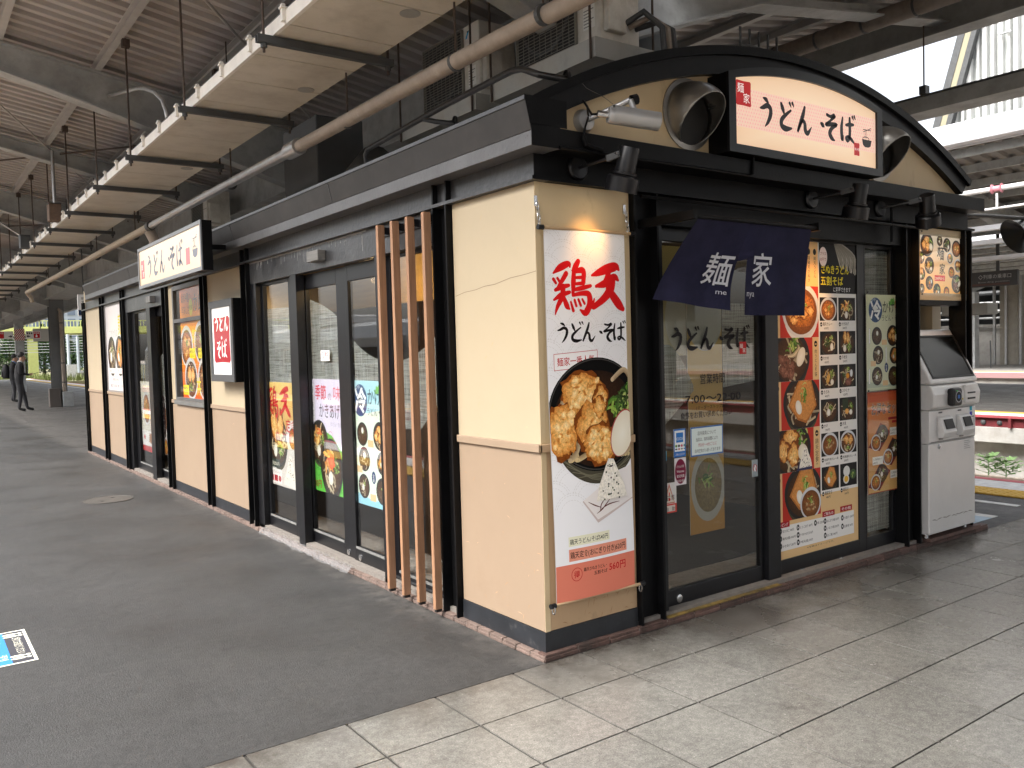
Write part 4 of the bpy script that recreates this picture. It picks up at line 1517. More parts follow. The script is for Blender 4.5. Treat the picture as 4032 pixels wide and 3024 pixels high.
def leaf(y0, y1, x, gy0, gy1, gz0, gz1, z0, z1, name='sliding_door', lock=None):
    """glazed leaf facing the platform: stiles and rails round one pane"""
    f = MB()
    t = .036
    f.box(x, x + t, y0, gy0, z0, z1).box(x, x + t, gy1, y1, z0, z1).box(x, x + t, gy0, gy1, z0, gz0).box(x, x + t, gy0, gy1, gz1, z1)
    d = part(f, name, ALU, bevel=.0025)
    MB().box(x + .012, x + .02, gy0, gy1, gz0, gz1).build('pane', GLASS, d)
    MB().box(x - .004, x, gy0, gy1, gz0 - .012, gz0 + .004).build('glazing_bead', mat_bead, d)
    if lock:
        MB().lathe([(.022, 0), (.022, .006), (.012, .009), (0, .009)], (x, lock[0], lock[1]), (-1, 0, 0), 16).build('lock', CHROME, d)
    return d


mat_bead = mat('bead_grey', (.2, .2, .19), .5, var=.3, vscale=20)
# door bay 1 (near): y .855 - 3.84
part(MB().box(.0, .07, .857, 3.838, 2.022, 2.194), 'door_header', BLACKG, bevel=.003)
dr = MB()
for k in range(34):
    yq = rnd.uniform(1.72, 3.75)
    L = rnd.uniform(.02, .12) * (1 if rnd.random() < .75 else .5)
    w = rnd.uniform(.002, .004)
    dr.box(-.0012, -.0004, yq, yq + w, 2.187 - L, 2.188)
y = 1.7
while y < 3.8:
    w = rnd.uniform(.02, .08)
    dr.box(-.0014, -.0004, y, y + w, 2.1875 - rnd.uniform(.003, .008), 2.1935)
    y += w
part(dr, 'lime_streaks', DRIP)
part(MB().box(-.06, -.0002, 2.31, 2.5, 2.068, 2.14), 'door_sensor', mat('sensor_grey', (.17, .165, .155), .5, var=.25, vscale=12, stretch=(1, .3, 4)), bevel=.006)
part(MB().box(.0, .07, 3.71, 3.838, .03, 2.021), 'door_jamb', ALU)
leaf(3.0, 3.709, .045, 3.13, 3.675, .15, 1.998, .035, 2.02, 'fixed_leaf')
part(MB().box(-.004, .06, 2.85, 2.965, .03, 2.0215), 'door_mullion', ALU, bevel=.002)
leaf(2.165, 2.93, .07, 2.325, 2.858, .15, 1.915, .04, 2.02, 'sliding_door', (2.26, .085))
leaf(1.59, 2.16, .06, 1.66, 2.12, .15, 1.915, .04, 2.02, 'sliding_door', (2.06, .085))
part(MB().box(.0, .07, 1.565, 1.6, .03, 2.021), 'door_jamb', ALU)
leaf(.86, 1.564, .05, .9, 1.5, .11, 2.0, .035, 2.02, 'slatted_window')
part(MB().box(.03, .05, .86, 1.564, .07, .074), 'window_groove', BLACKG)
# film on the panes
def film(name, x, y0, y1, top, bot, n=24):
    b = MB()
    P = []
    for i in range(n + 1):
        yq = y0 + (y1 - y0) * i / n
        P.append((yq, bot(yq), top(yq)))
    for (ya, ba, ta), (yb, bb, tb2) in zip(P, P[1:]):
        if ta > ba and tb2 > bb:
            b.add([(x, ya, ba), (x, yb, bb), (x, yb, tb2), (x, ya, ta)], [(0, 1, 2, 3)])
    return part(b, name, FILM)


arc_r = lambda yq: 2.46 - sqrt(max(.0, 1.08 ** 2 - (yq - 1.58) ** 2))
film('window_film', .0815, .902, 1.498, arc_r, lambda yq: .98 + .35 * max(0, (1.25 - yq)) * 2.2)
film('window_film', .0915, 1.662, 2.118, arc_r, lambda yq: .9)
film('window_film', .1015, 2.327, 2.856, lambda yq: 1.62 + .22 * sqrt(max(0, (yq - 2.33) / .53)) - .0, lambda yq: .9)
film('window_film', .0765, 3.132, 3.673, lambda yq: 1.8 + .02 * yq - .06, lambda yq: 1.02 - .3 * (yq - 3.4) ** 2)

# wood slats
brk = MB().box(.012, .03, .87, 1.56, 2.2 - .045, 2.2 - .008)
part(MB().box(-.012, -.0005, .9, 1.5, 2.12, 2.17), 'slat_bracket', ALU)
for yq in (1.386, 1.211, 1.037, .86):
    part(MB().box(-.087, -.043, yq - .014, yq + .014, .05, 2.175), 'wood_slat', WOOD, bevel=.0015)
    part(MB().box(-.0425, -.0125, yq - .01, yq + .01, 2.125, 2.165), 'slat_arm', ALU)
    part(MB().box(-.08, -.045, yq - .01, yq + .01, .034, .0495), 'slat_foot', ALU)

# door bay 2 (far): y 6.6 - 8.57
part(MB().box(.0, .07, 6.602, 8.568, 2.022, 2.194), 'door_header', BLACKG, bevel=.003)
part(MB().box(-.06, -.0002, 6.99, 7.17, 2.065, 2.138), 'door_sensor', mat('sensor_grey_far', (.19, .185, .175), .5, var=.25, vscale=12), bevel=.006)
part(MB().box(.0, .07, 8.44, 8.568, .03, 2.021), 'door_jamb', ALU)
leaf(7.45, 8.439, .05, 7.6, 8.29, .15, 2.0, .035, 2.02, 'fixed_leaf')
part(MB().box(-.004, .06, 7.262, 7.44, .03, 2.0215), 'door_mullion', ALU, bevel=.002)
leaf(6.61, 7.42, .075, 6.7, 7.33, .155, 1.92, .04, 2.02, 'sliding_door')
film('window_film', .1065, 6.702, 7.328, lambda yq: 1.5 - .35 * (7.0 - yq) ** 2, lambda yq: .98)

# curry window
cw = part(MB().box(-.012, .05, 6.2, 6.245, 1.001, 2.18).box(-.012, .05, 5.172, 5.2, 1.001, 2.18).box(-.012, .05, 5.2, 6.2, 2.135, 2.18).box(-.012, .05, 5.2, 6.2, 1.8, 1.838).box(-.012, .05, 5.2, 6.2, 1.001, 1.03), 'poster_window', mat('window_frame_grey', (.1, .1, .1), .45, var=.2, vscale=9), bevel=.002)
MB().box(.006, .012, 5.2, 6.2, 1.03, 1.8).build('pane', ACRYL, cw)
MB().box(.006, .012, 5.2, 6.2, 1.838, 2.135).build('pane', ACRYL, cw)
part(MB().box(-.03, -.0005, 5.172, 6.25, .957, .9995), 'window_sill', mat('sill_grey', (.14, .14, .135), .5, var=.2))

# ---- brick plinth
def bricks_left():
    y = -.03
    k = 0
    while y < 11.5:
        w = .112
        dx = rnd.uniform(-.002, .002)
        zt = .03 + rnd.uniform(-.003, .001)
        b = MB().box(-.034 + dx, .03, y + .003, y + w - .003, 0.0008, zt - .012).box(-.03 + dx, .03, y + .004, y + w - .004, zt - .0118, zt)
        part(b, 'brick', BRICK, bevel=.0025)
        y += w


bricks_left()
part(MB().box(-.026, .0295, -.02, 11.49, .0006, .022), 'plinth_mortar', MORTAR)
x = -.03
while x < 3.98:
    w = .2
    zt = .036 + rnd.uniform(-.003, .001)
    b = MB().box(x + .003, x + w - .003, -.034 + rnd.uniform(-.002, .002), .03, .0008, zt - .014).box(x + .004, x + w - .004, -.03, .03, zt - .0138, zt)
    part(b, 'brick', BRICKD, bevel=.0025)
    x += w
part(MB().box(-.02, 3.98, -.026, .0295, .0006, .028), 'plinth_mortar', MORTAR)
x = .775
while x < 1.7:
    part(MB().box(x + .002, x + .153, -.031, .055, .0365, .041), 'yellow_tread', YELLOWW)
    x += .155

# ---- front side
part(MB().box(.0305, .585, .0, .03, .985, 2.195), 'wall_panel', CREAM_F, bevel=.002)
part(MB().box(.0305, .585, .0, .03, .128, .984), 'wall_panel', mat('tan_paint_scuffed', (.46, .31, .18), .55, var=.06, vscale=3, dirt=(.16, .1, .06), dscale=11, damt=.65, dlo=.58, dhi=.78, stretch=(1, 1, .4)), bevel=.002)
part(MB().box(.0, .0304, -.0015, .0, .128, 2.195), 'corner_trim', CREAM_F)
part(MB().box(-.014, .585, -.014, -.0016, .962, 1.0), 'dado_rail', mat('tan_rail', (.5, .34, .2), .5, var=.05), bevel=.003)
part(MB().box(.0305, .585, -.004, .03, .036, .127), 'skirting', SKIRT)


def vpost(x0, x1, z0=.036, z1=2.195, y0=-.03, y1=.09):
    b = MB()
    t = .013
    b.box(x0, x0 + t, y0, y1, z0, z1).box(x1 - t, x1, y0, y1, z0, z1).box(x0 + t, x1 - t, .02, .032, z0, z1)
    part(b, 'post', BLACK)


vpost(.59, .76)
vpost(3.07, 3.235)
part(MB().box(.762, .832, .02, .1, .036, 2.195), 'door_jamb', ALU)


def fleaf(x0, x1, gx0, gx1, gz0, gz1, y, z0=.042, z1=2.05, name='sliding_door', lock=None, glass=True):
    f = MB()
    t = .038
    f.box(x0, gx0, y, y + t, z0, z1).box(gx1, x1, y, y + t, z0, z1).box(gx0, gx1, y, y + t, z0, gz0).box(gx0, gx1, y, y + t, gz1, z1)
    d = part(f, name, ALU, bevel=.0025)
    if glass:
        MB().box(gx0, gx1, y + .014, y + .02, gz0, gz1).build('pane', GLASSF, d)
    if lock:
        MB().lathe([(.022, 0), (.022, .006), (.012, .009), (0, .009)], (lock[0], y, lock[1]), (0, -1, 0), 16).build('lock', CHROME, d)
    return d


fleaf(.834, 1.67, .872, 1.64, .14, 1.98, .06, lock=(.95, .088))
part(MB().box(1.6705, 1.785, .03, .095, .036, 2.195), 'door_mullion', ALU, bevel=.002)
fleaf(1.786, 2.72, 1.792, 2.642, .14, 2.042, .062, name='poster_door', glass=False)
part(MB().box(1.793, 2.641, .09, .1, .141, 2.04), 'door_panel', BLACK)
for xq in (2.02, 2.42):
    MB().tube([(xq - .02, .055, .052), (xq + .02, .055, .052)], .008, 8).build('door_guide', CHROME, shop)
fleaf(2.721, 3.069, 2.735, 3.036, .14, 2.03, .062, name='side_light')
part(MB().box(.762, 3.069, .0, .1, 2.051, 2.194), 'door_header', BLACK)
part(MB().box(.762, 3.069, .101, .12, 2.0, 2.4), 'header_back', BLACK)
for a, c in ((.874, 1.3), (1.3, 1.638)):
    pass
# film inside the front door: woven, cut by one big arc
def ffilm(x0, x1, top, bot, y, n=24):
    b = MB()
    for i in range(n):
        xa, xb = x0 + (x1 - x0) * i / n, x0 + (x1 - x0) * (i + 1) / n
        if top(xa) > bot(xa) and top(xb) > bot(xb):
            b.add([(xa, y, bot(xa)), (xb, y, bot(xb)), (xb, y, top(xb)), (xa, y, top(xa))], [(0, 1, 2, 3)])
    part(b, 'window_film', FILM)


ffilm(.874, 1.12, lambda q: 1.44 - max(0, (q - .93)) ** 1.6 * 3.2, lambda q: 1.0 + (q - .874) * .75, .0855)
ffilm(1.362, 1.638, lambda q: 1.66, lambda q: 1.19 + (q - 1.34) * .1, .0855)
ffilm(2.737, 3.034, lambda q: 2.02, lambda q: .16, .0875)
part(MB().box(3.236, FX, .5, .55, .036, 2.195), 'right_bay_wall', BLACK)
vpost(FX - .1, FX)
# beams across the front
part(MB().box(.061, FX, .0005, .06, 2.213, 2.32), 'beam_web', BLACK)
part(MB().box(.061, FX + .03, -.036, .06, 2.196, 2.2125), 'beam_flange', BLACK)
part(MB().box(.061, FX, -.12, .06, 2.3205, 2.412), 'fascia_strip', BLACK, bevel=.003)
part(MB().tube([(.05, -.128, 2.325), (1.35, -.128, 2.325), (1.38, -.128, 2.335), (1.385, -.128, 2.43)], .008, 8), 'conduit', BLACK, smooth=True)
part(MB().tube([(.62, -.05, 2.17), (3.3, -.05, 2.17)], .009, 8), 'conduit', BLACK, smooth=True)
part(MB().tube([(2.86, -.05, 2.06), (2.86, -.05, 2.3)], .009, 8), 'conduit', BLACK, smooth=True)

part(MB().box(-.1, .0605, -.1235, -.1203, 2.3205, 2.412), 'fascia_return', BLACK)
part(MB().box(.0, .0605, -.0035, -.0003, 2.2135, 2.3195), 'web_return', BLACK)
part(MB().box(-.036, .0605, -.0395, -.0363, 2.196, 2.2125), 'flange_return', BLACK)
part(MB().prism([(-.1, 2.413), (-.107, 2.4135), (-.13, 2.512), (-.134, 2.533), (.1, 2.533), (.1, 2.413)], 'y', -.1235, -.1203), 'eave_end', BLACK)
# gable: arched band and cream tympanum
AC_X = 1.857


def arc(R, zc, half, n=40):
    return [(AC_X - half + 2 * half * i / n, zc + sqrt(R * R - (-half + 2 * half * i / n) ** 2)) for i in range(n + 1)]


out_ = arc(3.93, 3.03 - 3.93, 1.935)
inn_ = arc(3.955, 2.905 - 3.955, 1.87)
ab = MB()
n_ = len(out_)
for i in range(n_ - 1):
    a0, a1, b0, b1 = out_[i], out_[i + 1], inn_[i], inn_[i + 1]
    for (p, q) in ((a0, a1),):
        V = [(a0[0], -.075, a0[1]), (a1[0], -.075, a1[1]), (b1[0], -.075, b1[1]), (b0[0], -.075, b0[1]),
             (a0[0], .3, a0[1]), (a1[0], .3, a1[1]), (b1[0], .3, b1[1]), (b0[0], .3, b0[1])]
        ab.add(V, [(3, 2, 1, 0), (4, 5, 6, 7), (0, 1, 5, 4), (2, 3, 7, 6)])
ab.add([(out_[0][0], -.075, out_[0][1]), (inn_[0][0], -.075, inn_[0][1]), (inn_[0][0], .3, inn_[0][1]), (out_[0][0], .3, out_[0][1])], [(0, 1, 2, 3)])
ab.add([(out_[-1][0], -.075, out_[-1][1]), (inn_[-1][0], -.075, inn_[-1][1]), (inn_[-1][0], .3, inn_[-1][1]), (out_[-1][0], .3, out_[-1][1])], [(3, 2, 1, 0)])
part(ab, 'gable_arch', mat('arch_black', (.006, .006, .007), .4, var=.25, vscale=5, spec=.25))
# outer capping lip of the arch
lip_o, lip_i = arc(3.945, 3.045 - 3.945, 1.95), arc(3.925, 3.0 - 3.925, 1.93)
lb = MB()
for i in range(n_ - 1):
    a0, a1, b0, b1 = lip_o[i], lip_o[i + 1], lip_i[i], lip_i[i + 1]
    V = [(p[0], yv, p[1]) for yv in (-.1, -.0755) for p in (a0, a1, b1, b0)]
    lb.add(V, [(3, 2, 1, 0), (4, 5, 6, 7), (0, 1, 5, 4), (2, 3, 7, 6)])
part(lb, 'arch_capping', BLACK)
part(MB().prism([(p[0], p[1] + .01) for p in inn_] + [(inn_[-1][0], 2.413), (inn_[0][0], 2.413)], 'y', -.03, -.01), 'tympanum', CREAM_F)
part(MB().prism([(p[0], p[1] - .02) for p in out_], 'y', .31, .36), 'gable_back', BLACK)


# vent hoods: dome with a round mouth
def hood(x, mirror, lab):
    e = thing('vent_hood', lab, 'vent hood', (x, -.03, 2.618), 'vent hoods on the gable')
    r = .16
    m = mat('hood_steel', (.34, .33, .31), .36, .85, var=.12, vscale=9)
    s_ = -1 if mirror else 1
    import bmesh
    bm = bmesh.new()
    bmesh.ops.create_uvsphere(bm, u_segments=40, v_segments=24, radius=r)
    for v in bm.verts:
        v.co.y *= 1.4
    cutn = Vector((.05, -.74, -.67)).normalized()
    bmesh.ops.bisect_plane(bm, geom=bm.verts[:] + bm.edges[:] + bm.faces[:], plane_co=(0, 0, 0), plane_no=(0, 1, 0), clear_outer=True)
    bmesh.ops.bisect_plane(bm, geom=bm.verts[:] + bm.edges[:] + bm.faces[:], plane_co=cutn * r * .66, plane_no=cutn, clear_outer=True)
    me = bpy.data.meshes.new('dome')
    bm.to_mesh(me)
    bm.free()
    me.transform(Matrix.Translation((x, -.03, 2.618)))
    me.materials.append(m)
    me.polygons.foreach_set('use_smooth', [True] * len(me.polygons))
    do = put('dome', me, e)
    sm_ = do.modifiers.new('shell', 'SOLIDIFY')
    sm_.thickness = .004
    b2 = MB().lathe([(r * 1.14, 0), (r * 1.14, .008), (r * .98, .012)], (x, -.0305, 2.618), (0, -1, 0), 36)
    b2.build('flange', m, e)
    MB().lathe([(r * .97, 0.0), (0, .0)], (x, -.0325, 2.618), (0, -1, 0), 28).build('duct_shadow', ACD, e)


hood(.985, False, 'round steel vent hood nearer the corner of the shop')
hood(2.73, True, 'round steel vent hood on the far side of the arched sign')

# ---- roof top plant
def aircon(x, y0, y1, z0, z1, lab, split, labprint=True):
    e = thing('air_conditioner', lab, 'air conditioner', (x + .15, (y0 + y1) / 2, z0), 'air conditioner units over the shop')
    MB().box(x, x + .3, y0, y1, z0, z1).build('casing', ACW, e, bevel=.008)
    ys = y1 - .02
    ye = y0 + split
    MB().box(x - .004, x - .0005, ye, ys, z0 + .02, z1 - .02).build('grille_back', ACD, e)
    # fan seen behind
    cyy, czz, rr = (ye + ys) / 2, (z0 + z1) / 2, min(ys - ye, z1 - z0) * .42
    MB().lathe([(rr, 0), (rr, .01), (rr * .9, .012)], (x - .004, cyy, czz), (-1, 0, 0), 28).build('fan_ring', STEELD, e)
    gm = MB()
    z = z0 + .03
    while z < z1 - .02:
        gm.box(x - .022, x - .018, ye, ys, z, z + .0028)
        z += .019
    y = ye
    while y < ys:
        gm.box(x - .017, x - .014, y, y + .003, z0 + .03, z1 - .02)
        y += .055
    gm.box(x - .022, x - .0002, ye - .006, ye, z0 + .02, z1 - .02).box(x - .022, x - .0002, ys, ys + .006, z0 + .02, z1 - .02).box(x - .022, x - .0002, ye, ys, z0 + .014, z0 + .02).box(x - .022, x - .0002, ye, ys, z1 - .02, z1 - .014)
    gm.build('grille', mat('grille_grey_%s' % lab[:5], (.22, .21, .18), .5), e)
    MB().box(x - .0015, x - .0002, y0 + .004, ye - .01, (z0 + z1) / 2 - .002, (z0 + z1) / 2 + .002).build('panel_joint', ACD, e)
    if labprint:
        p = Print((x - .0015, y0 + split * .72, z0 + .08), (0, -1, 0), (0, 0, 1), split * .5, .13, .0004)
        p.rect(0, 0, split * .5, .13, (232, 232, 228))
        for k in range(6):
            p.rect(.005, .012 + k * .018, split * .45 * (.6 + .4 * ((k * 7) % 3) / 2), .018 + k * .018, (140, 140, 140))
        put('rating_label', p.mesh('rating_label', PRN), e)
        p = Print((x - .0015, y0 + split * .86, z1 - .1), (0, -1, 0), (0, 0, 1), .05, .06, .0004)
        p.poly([(0, .01), (.03, .058), (.05, .058), (.02, .01)], (40, 160, 210))
        p.poly([(.02, .058), (.028, .045), (.05, .058)], (30, 40, 50))
        put('maker_mark', p.mesh('maker_mark', PRN), e)
    MB().box(x + .02, x + .16, y0 - .05, y0 - .0005, z0 + .04, z0 + .3).build('valve_cover', ACW, e, bevel=.01)
    return e


AX = .9
aircon(AX, 1.73, 2.46, 3.16, 3.66, 'outdoor air conditioner unit hanging behind the lagged pipe, farther of the near pair', .19)
aircon(AX, .52, 1.3, 3.16, 3.72, 'nearest and largest outdoor air conditioner unit above the arched gable', .2)
aircon(1.0, 8.3, 8.95, 3.15, 3.62, 'distant air conditioner unit above the projecting lit sign', .17, False)
for (ya, yb, lab) in ((1.7, 2.75, 'zinc drip tray under the farther air conditioner'), (.5, 1.53, 'zinc drip tray under the nearest air conditioner')):
    e = thing('drip_tray', lab, 'drip tray', (AX + .2, (ya + yb) / 2, 3.05))
    MB().box(AX - .06, AX + .45, ya, yb, 3.045, 3.06).box(AX - .06, AX - .05, ya, yb, 3.0605, 3.155).box(AX + .44, AX + .45, ya, yb, 3.0605, 3.155).box(AX - .0495, AX + .4395, ya, ya + .01, 3.0605, 3.155).box(AX - .0495, AX + .4395, yb - .01, yb, 3.0605, 3.155).build('tray', ZINC, e)
    for yq in (ya + .03, yb - .03):
        for xq in (AX - .07, AX + .42):
            MB().tube([(xq, yq, 3.04), (xq, yq, roof_z(xq) + .05)], .008, 6).build('hanging_rod', RUSTR, e)
cb = thing('refrigerant_hose', 'bundle of wrapped hoses hanging beside the nearest air conditioner', 'hoses', (1.2, .4, 3.1))
for k in range(3):
    MB().tube([(1.05 + k * .05, .5, 3.25), (1.1 + k * .05, .38, 3.3 - .02 * k), (1.16 + k * .04, .3, 3.2), (1.2 + k * .05, .32, 3.0), (1.2, .45, 2.9)], .018, 8).build('hose', STEELD if k != 1 else PIPEB, cb, smooth=True)
vd = thing('exhaust_duct', 'dark square exhaust duct standing on the shop roof under the cable tray', 'duct', (.6, 3.6, 2.6))
MB().box(.35, .75, 3.2, 3.9, 2.6, 3.3).build('duct_box', STEELD, vd, bevel=.01)
MB().tube([(.55, 3.1, 2.62), (.55, 2.6, 2.8), (.55, 2.5, 2.62)], .16, 16).build('elbow', STEELD, vd, smooth=True)
ld = thing('roof_frame', 'dark steel lattice frame behind the arched gable', 'frame', (2.6, .9, 2.9))
for k in range(5):
    MB().box(2.45 + k * .1, 2.462 + k * .1, .8, .812, 2.6, 3.62).build('bar', STEELD, ld)
for k in range(6):
    MB().box(2.45, 2.862, .8005, .8115, 2.8 + k * .14, 2.812 + k * .14).build('rail', STEELD, ld)

# ------------------------------------------------------------------ lit signs
FU, FV = (1, 0, 0), (0, 0, 1)          # print facing the concourse
LU = (0, -1, 0)                        # print facing the platform side
INK, RED, WHITE = (26, 22, 24), (206, 32, 36), (245, 243, 238)
rg = random.Random(21)


def bowl_icon(p, x, y, s, c):
    p.poly([(x, y + s * .45), (x + s, y + s * .45), (x + s * .9, y + s * .1), (x + s * .65, y), (x + s * .3, y), (x + s * .08, y + s * .12)], c)
    p.ring(x + s * .4, y + s * .5, s * .36, s * .13, s * .05, c, 18)
    p.poly([(x + s * .1, y + s * .85), (x + s * .12, y + s * .9), (x + s * .95, y + s * 1.2), (x + s * .97, y + s * 1.16)], c)
    p.poly([(x + s * .1, y + s * 1.0), (x + s * .1, y + s * 1.05), (x + s * .95, y + s * 1.06), (x + s * .95, y + s * 1.02)], c)
    for k in range(3):
        p.rect(x + s * (.28 + .09 * k), y + s * .5, x + s * (.3 + .09 * k), y + s * .95, c)


SX0, SX1, SB = 1.197, 2.5, 2.468
SW = SX1 - SX0
sg = thing('arched_sign', 'arched backlit sign box on the gable with large brush lettering', 'sign', (1.857, -.1, 2.43))


def arch_top(x, base, rise):
    t = (x - (SX0 + SX1) / 2) / (SW / 2)
    return base + rise * (1 - t * t)


N_ = 24
xs_ = [SX0 - .055 + (SW + .11) * i / N_ for i in range(N_ + 1)]
outer = [(x, arch_top(x, 2.845, .085)) for x in xs_] + [(SX1 + .055, 2.425), (SX0 - .055, 2.425)]
xi_ = [SX0 + SW * i / N_ for i in range(N_ + 1)]
inner = [(x, arch_top(x, 2.806, .075)) for x in xi_] + [(SX1, SB), (SX0, SB)]
MB().prism(outer, 'y', -.155, -.031).build('box_body', BLACK, sg)
fr = MB()
no = len(outer)
for i in range(no):
    a, b2, c, d = outer[i], outer[(i + 1) % no], inner[(i + 1) % no], inner[i]
    fr.add([(a[0], -.172, a[1]), (b2[0], -.172, b2[1]), (c[0], -.172, c[1]), (d[0], -.172, d[1]),
            (a[0], -.1555, a[1]), (b2[0], -.1555, b2[1]), (c[0], -.1555, c[1]), (d[0], -.1555, d[1])],
           [(3, 2, 1, 0), (4, 5, 6, 7), (0, 1, 5, 4), (2, 3, 7, 6)])
fr.build('frame', ALU, sg)
p = Print((SX0, -.158, SB), FU, FV, SW, .42, .0003)
BGS = (252, 226, 192)
p.up()
ci, ce = p.col((255, 232, 202)), p.col((240, 204, 168))
pts = [(x - SX0, z - SB) for x, z in inner]
cx0, cy0 = SW / 2, .19
for i in range(len(pts)):
    p.face([(cx0, cy0), pts[i], pts[(i + 1) % len(pts)]], [ci, ce, ce])
p.rect(0, .095, SW, .3, (247, 208, 186))
p.up()
dc = p.col((226, 176, 170))
for i in range(62):
    for j in range(11):
        x, y = .012 + i * .021 + (j % 2) * .0105, .105 + j * .0185
        if x < SW - .01:
            p.face([(x - .005, y), (x, y - .0065), (x + .005, y), (x, y + .0065)], [dc] * 4)
p.seal(.015, .205, .135, .335)
p.text('麺', .025, .275, .055, WHITE); p.text('家', .07, .225, .055, WHITE)
p.calli('うどん・そば', .185, .125, .15, INK, adv=1.12, fat=1.3)
p.seal(1.075, .06, 1.13, .135)
p.text('新大阪', 1.08, .09, .018, WHITE)
bowl_icon(p, 1.16, .12, .1, INK)
put('lit_face', p.mesh('lit_face', LITBOX), sg)
MB().box(1.35, 1.36, -.03, -.0295, 2.43, 2.44)
for k in range(4):
    MB().box(SX0 - .075, SX0 - .0555, -.1, -.05, 2.66 + k * .02, 2.668 + k * .02).build('vent_slot', STEELD, sg)

# projecting sign on the platform side
e = thing('projecting_sign', 'long backlit sign box with brush lettering greyed by a painted reflection above the curry window', 'sign', (-.34, 4.9, 2.13))
Y0, Y1, Z0, Z1, XF = 3.82, 5.98, 2.13, 2.525, -.385
MB().box(XF + .012, -.295, Y0, Y1, Z0, Z1).build('box_body', BLACK, e)
t = .03
MB().box(XF, XF + .0115, Y0, Y1, Z0, Z0 + t).box(XF, XF + .0115, Y0, Y1, Z1 - t, Z1).box(XF, XF + .0115, Y0, Y0 + t, Z0 + t, Z1 - t).box(XF, XF + .0115, Y1 - t, Y1, Z0 + t, Z1 - t).build('frame', mat('sign_frame_grey', (.2, .21, .22), .4, var=.1), e)
W, H = Y1 - Y0 - 2 * t, Z1 - Z0 - 2 * t
p = Print((XF + .009, Y1 - t, Z0 + t), LU, FV, W, H, .0003)
p.rect(0, 0, W, H, (222, 194, 162), (232, 210, 184))
GI = (98, 98, 108)  # ink greyed to paint in the reflection lying over the sign face
p.seal(.06, .06, .2, .24, (206, 96, 96)); p.text('麺', .075, .15, .06, (245, 225, 215)); p.text('家', .12, .08, .06, (245, 225, 215))
p.calli('うどん・そば', .3, .06, .2, GI, adv=1.2, fat=1.2)
p.seal(1.66, .05, 1.78, .19, (206, 96, 96))
bowl_icon(p, 1.86, .09, .15, GI)
put('lit_face', p.mesh('lit_face', LITBOX2), e)
for yq in (4.1, 5.6):
    MB().box(-.2945, -.101, yq, yq + .04, 2.33, 2.37).build('bracket', BLACK, e)
MB().box(-.37, -.31, 4.0, 5.8, Z0 - .006, Z0 - .0005).build('underside_panel', STEELD, e)

# red seal sign
e = thing('wall_sign', 'upright white sign box with a red seal, fixed to the cream panel', 'sign', (-.07, 4.3, 1.22))
Y0, Y1, Z0, Z1, XF = 3.985, 4.625, 1.224, 1.924, -.11
MB().box(XF + .012, -.03, Y0, Y1, Z0, Z1).build('box_body', BLACK, e)
t = .062
MB().box(XF - .004, XF + .0115, Y0, Y1, Z0, Z0 + t).box(XF - .004, XF + .0115, Y0, Y1, Z1 - t, Z1).box(XF - .004, XF + .0115, Y0, Y0 + t, Z0 + t, Z1 - t).box(XF - .004, XF + .0115, Y1 - t, Y1, Z0 + t, Z1 - t).build('frame', mat('sign_frame_dark', (.07, .072, .075), .45, var=.15), e, bevel=.004)
W, H = Y1 - Y0 - 2 * t, Z1 - Z0 - 2 * t
p = Print((XF + .006, Y1 - t, Z0 + t), LU, FV, W, H, .0003)
p.rect(0, 0, W, H, (238, 236, 234))
p.seal(.04, .1, W - .035, H - .08, (164, 34, 44))
p.calli('うどん', .065, .375, .125, (248, 244, 240), adv=1.04, fat=1.2)
p.ell(W / 2, .315, .016, .014, (248, 244, 240))
p.calli('そば', .1, .145, .145, (248, 244, 240), adv=1.04, fat=1.0)
put('lit_face', p.mesh('lit_face', LITBOX2), e)

# picture sign at the right end of the front
e = thing('picture_sign', 'cream framed picture sign crowded with noodle bowls above the ticket machine', 'sign', (3.6, 0, 1.7))
X0, X1, Z0, Z1 = 3.25, 3.93, 1.695, 2.19
MB().box(X0, X1, .012, .14, Z0, Z1).build('box_body', CREAM_F, e)
MB().box(X0 + .01, X1, .0, .13, Z0 - .035, Z0 - .0005).build('base_bar', BLACK, e)
t = .05
MB().box(X0, X1, 0, .0115, Z0, Z0 + t).box(X0, X1, 0, .0115, Z1 - t, Z1).box(X0, X0 + t, 0, .0115, Z0 + t, Z1 - t).box(X1 - t * .7, X1, 0, .0115, Z0 + t, Z1 - t).build('frame', CREAM_F, e, bevel=.003)
W, H = X1 - X0 - 1.7 * t, Z1 - Z0 - 2 * t
p = Print((X0 + t, .008, Z0 + t), FU, FV, W, H, .0003)
p.rect(0, 0, W, H, (250, 190, 100), (240, 226, 206))  # orange towards the foot paints the sign's warm glow into the background
for (u, v, r, k, rim) in ((.1, .33, .085, 'chicken', 'black'), (.27, .365, .038, 'plain', 'black'), (.37, .34, .052, 'wakame', 'black'), (.5, .32, .062, 'curry', 'black'),
                          (.02, .24, .045, 'beef', 'black'), (.13, .19, .062, 'kizami', 'black'), (.41, .25, .043, 'kakiage', 'white'), (.52, .2, .05, 'chickencurrydon', 'white'),
                          (.03, .13, .045, 'tempura', 'black'), (.43, .15, .042, 'curry', 'black'), (.13, .07, .05, 'stamina', 'black'), (.5, .07, .07, 'beef', 'black'),
                          (.23, .02, .05, 'egg', 'black'), (.36, .01, .04, 'curry', 'black'), (.03, .03, .035, 'plain', 'black')):
    p.bowl(u, v, r, k, rg, rim, .95, False, .7)
p.text('麺', .23, .24, .1, INK, bold=.012, shear=.1); p.text('家', .26, .14, .08, INK, bold=.012, shear=.1)
p.rect(.2, .085, .34, .125, (214, 40, 36)); p.text('290円から', .207, .094, .024, (250, 236, 210), w=.125, bold=.015)
put('lit_face', p.mesh('lit_face', LITBOX3), e)
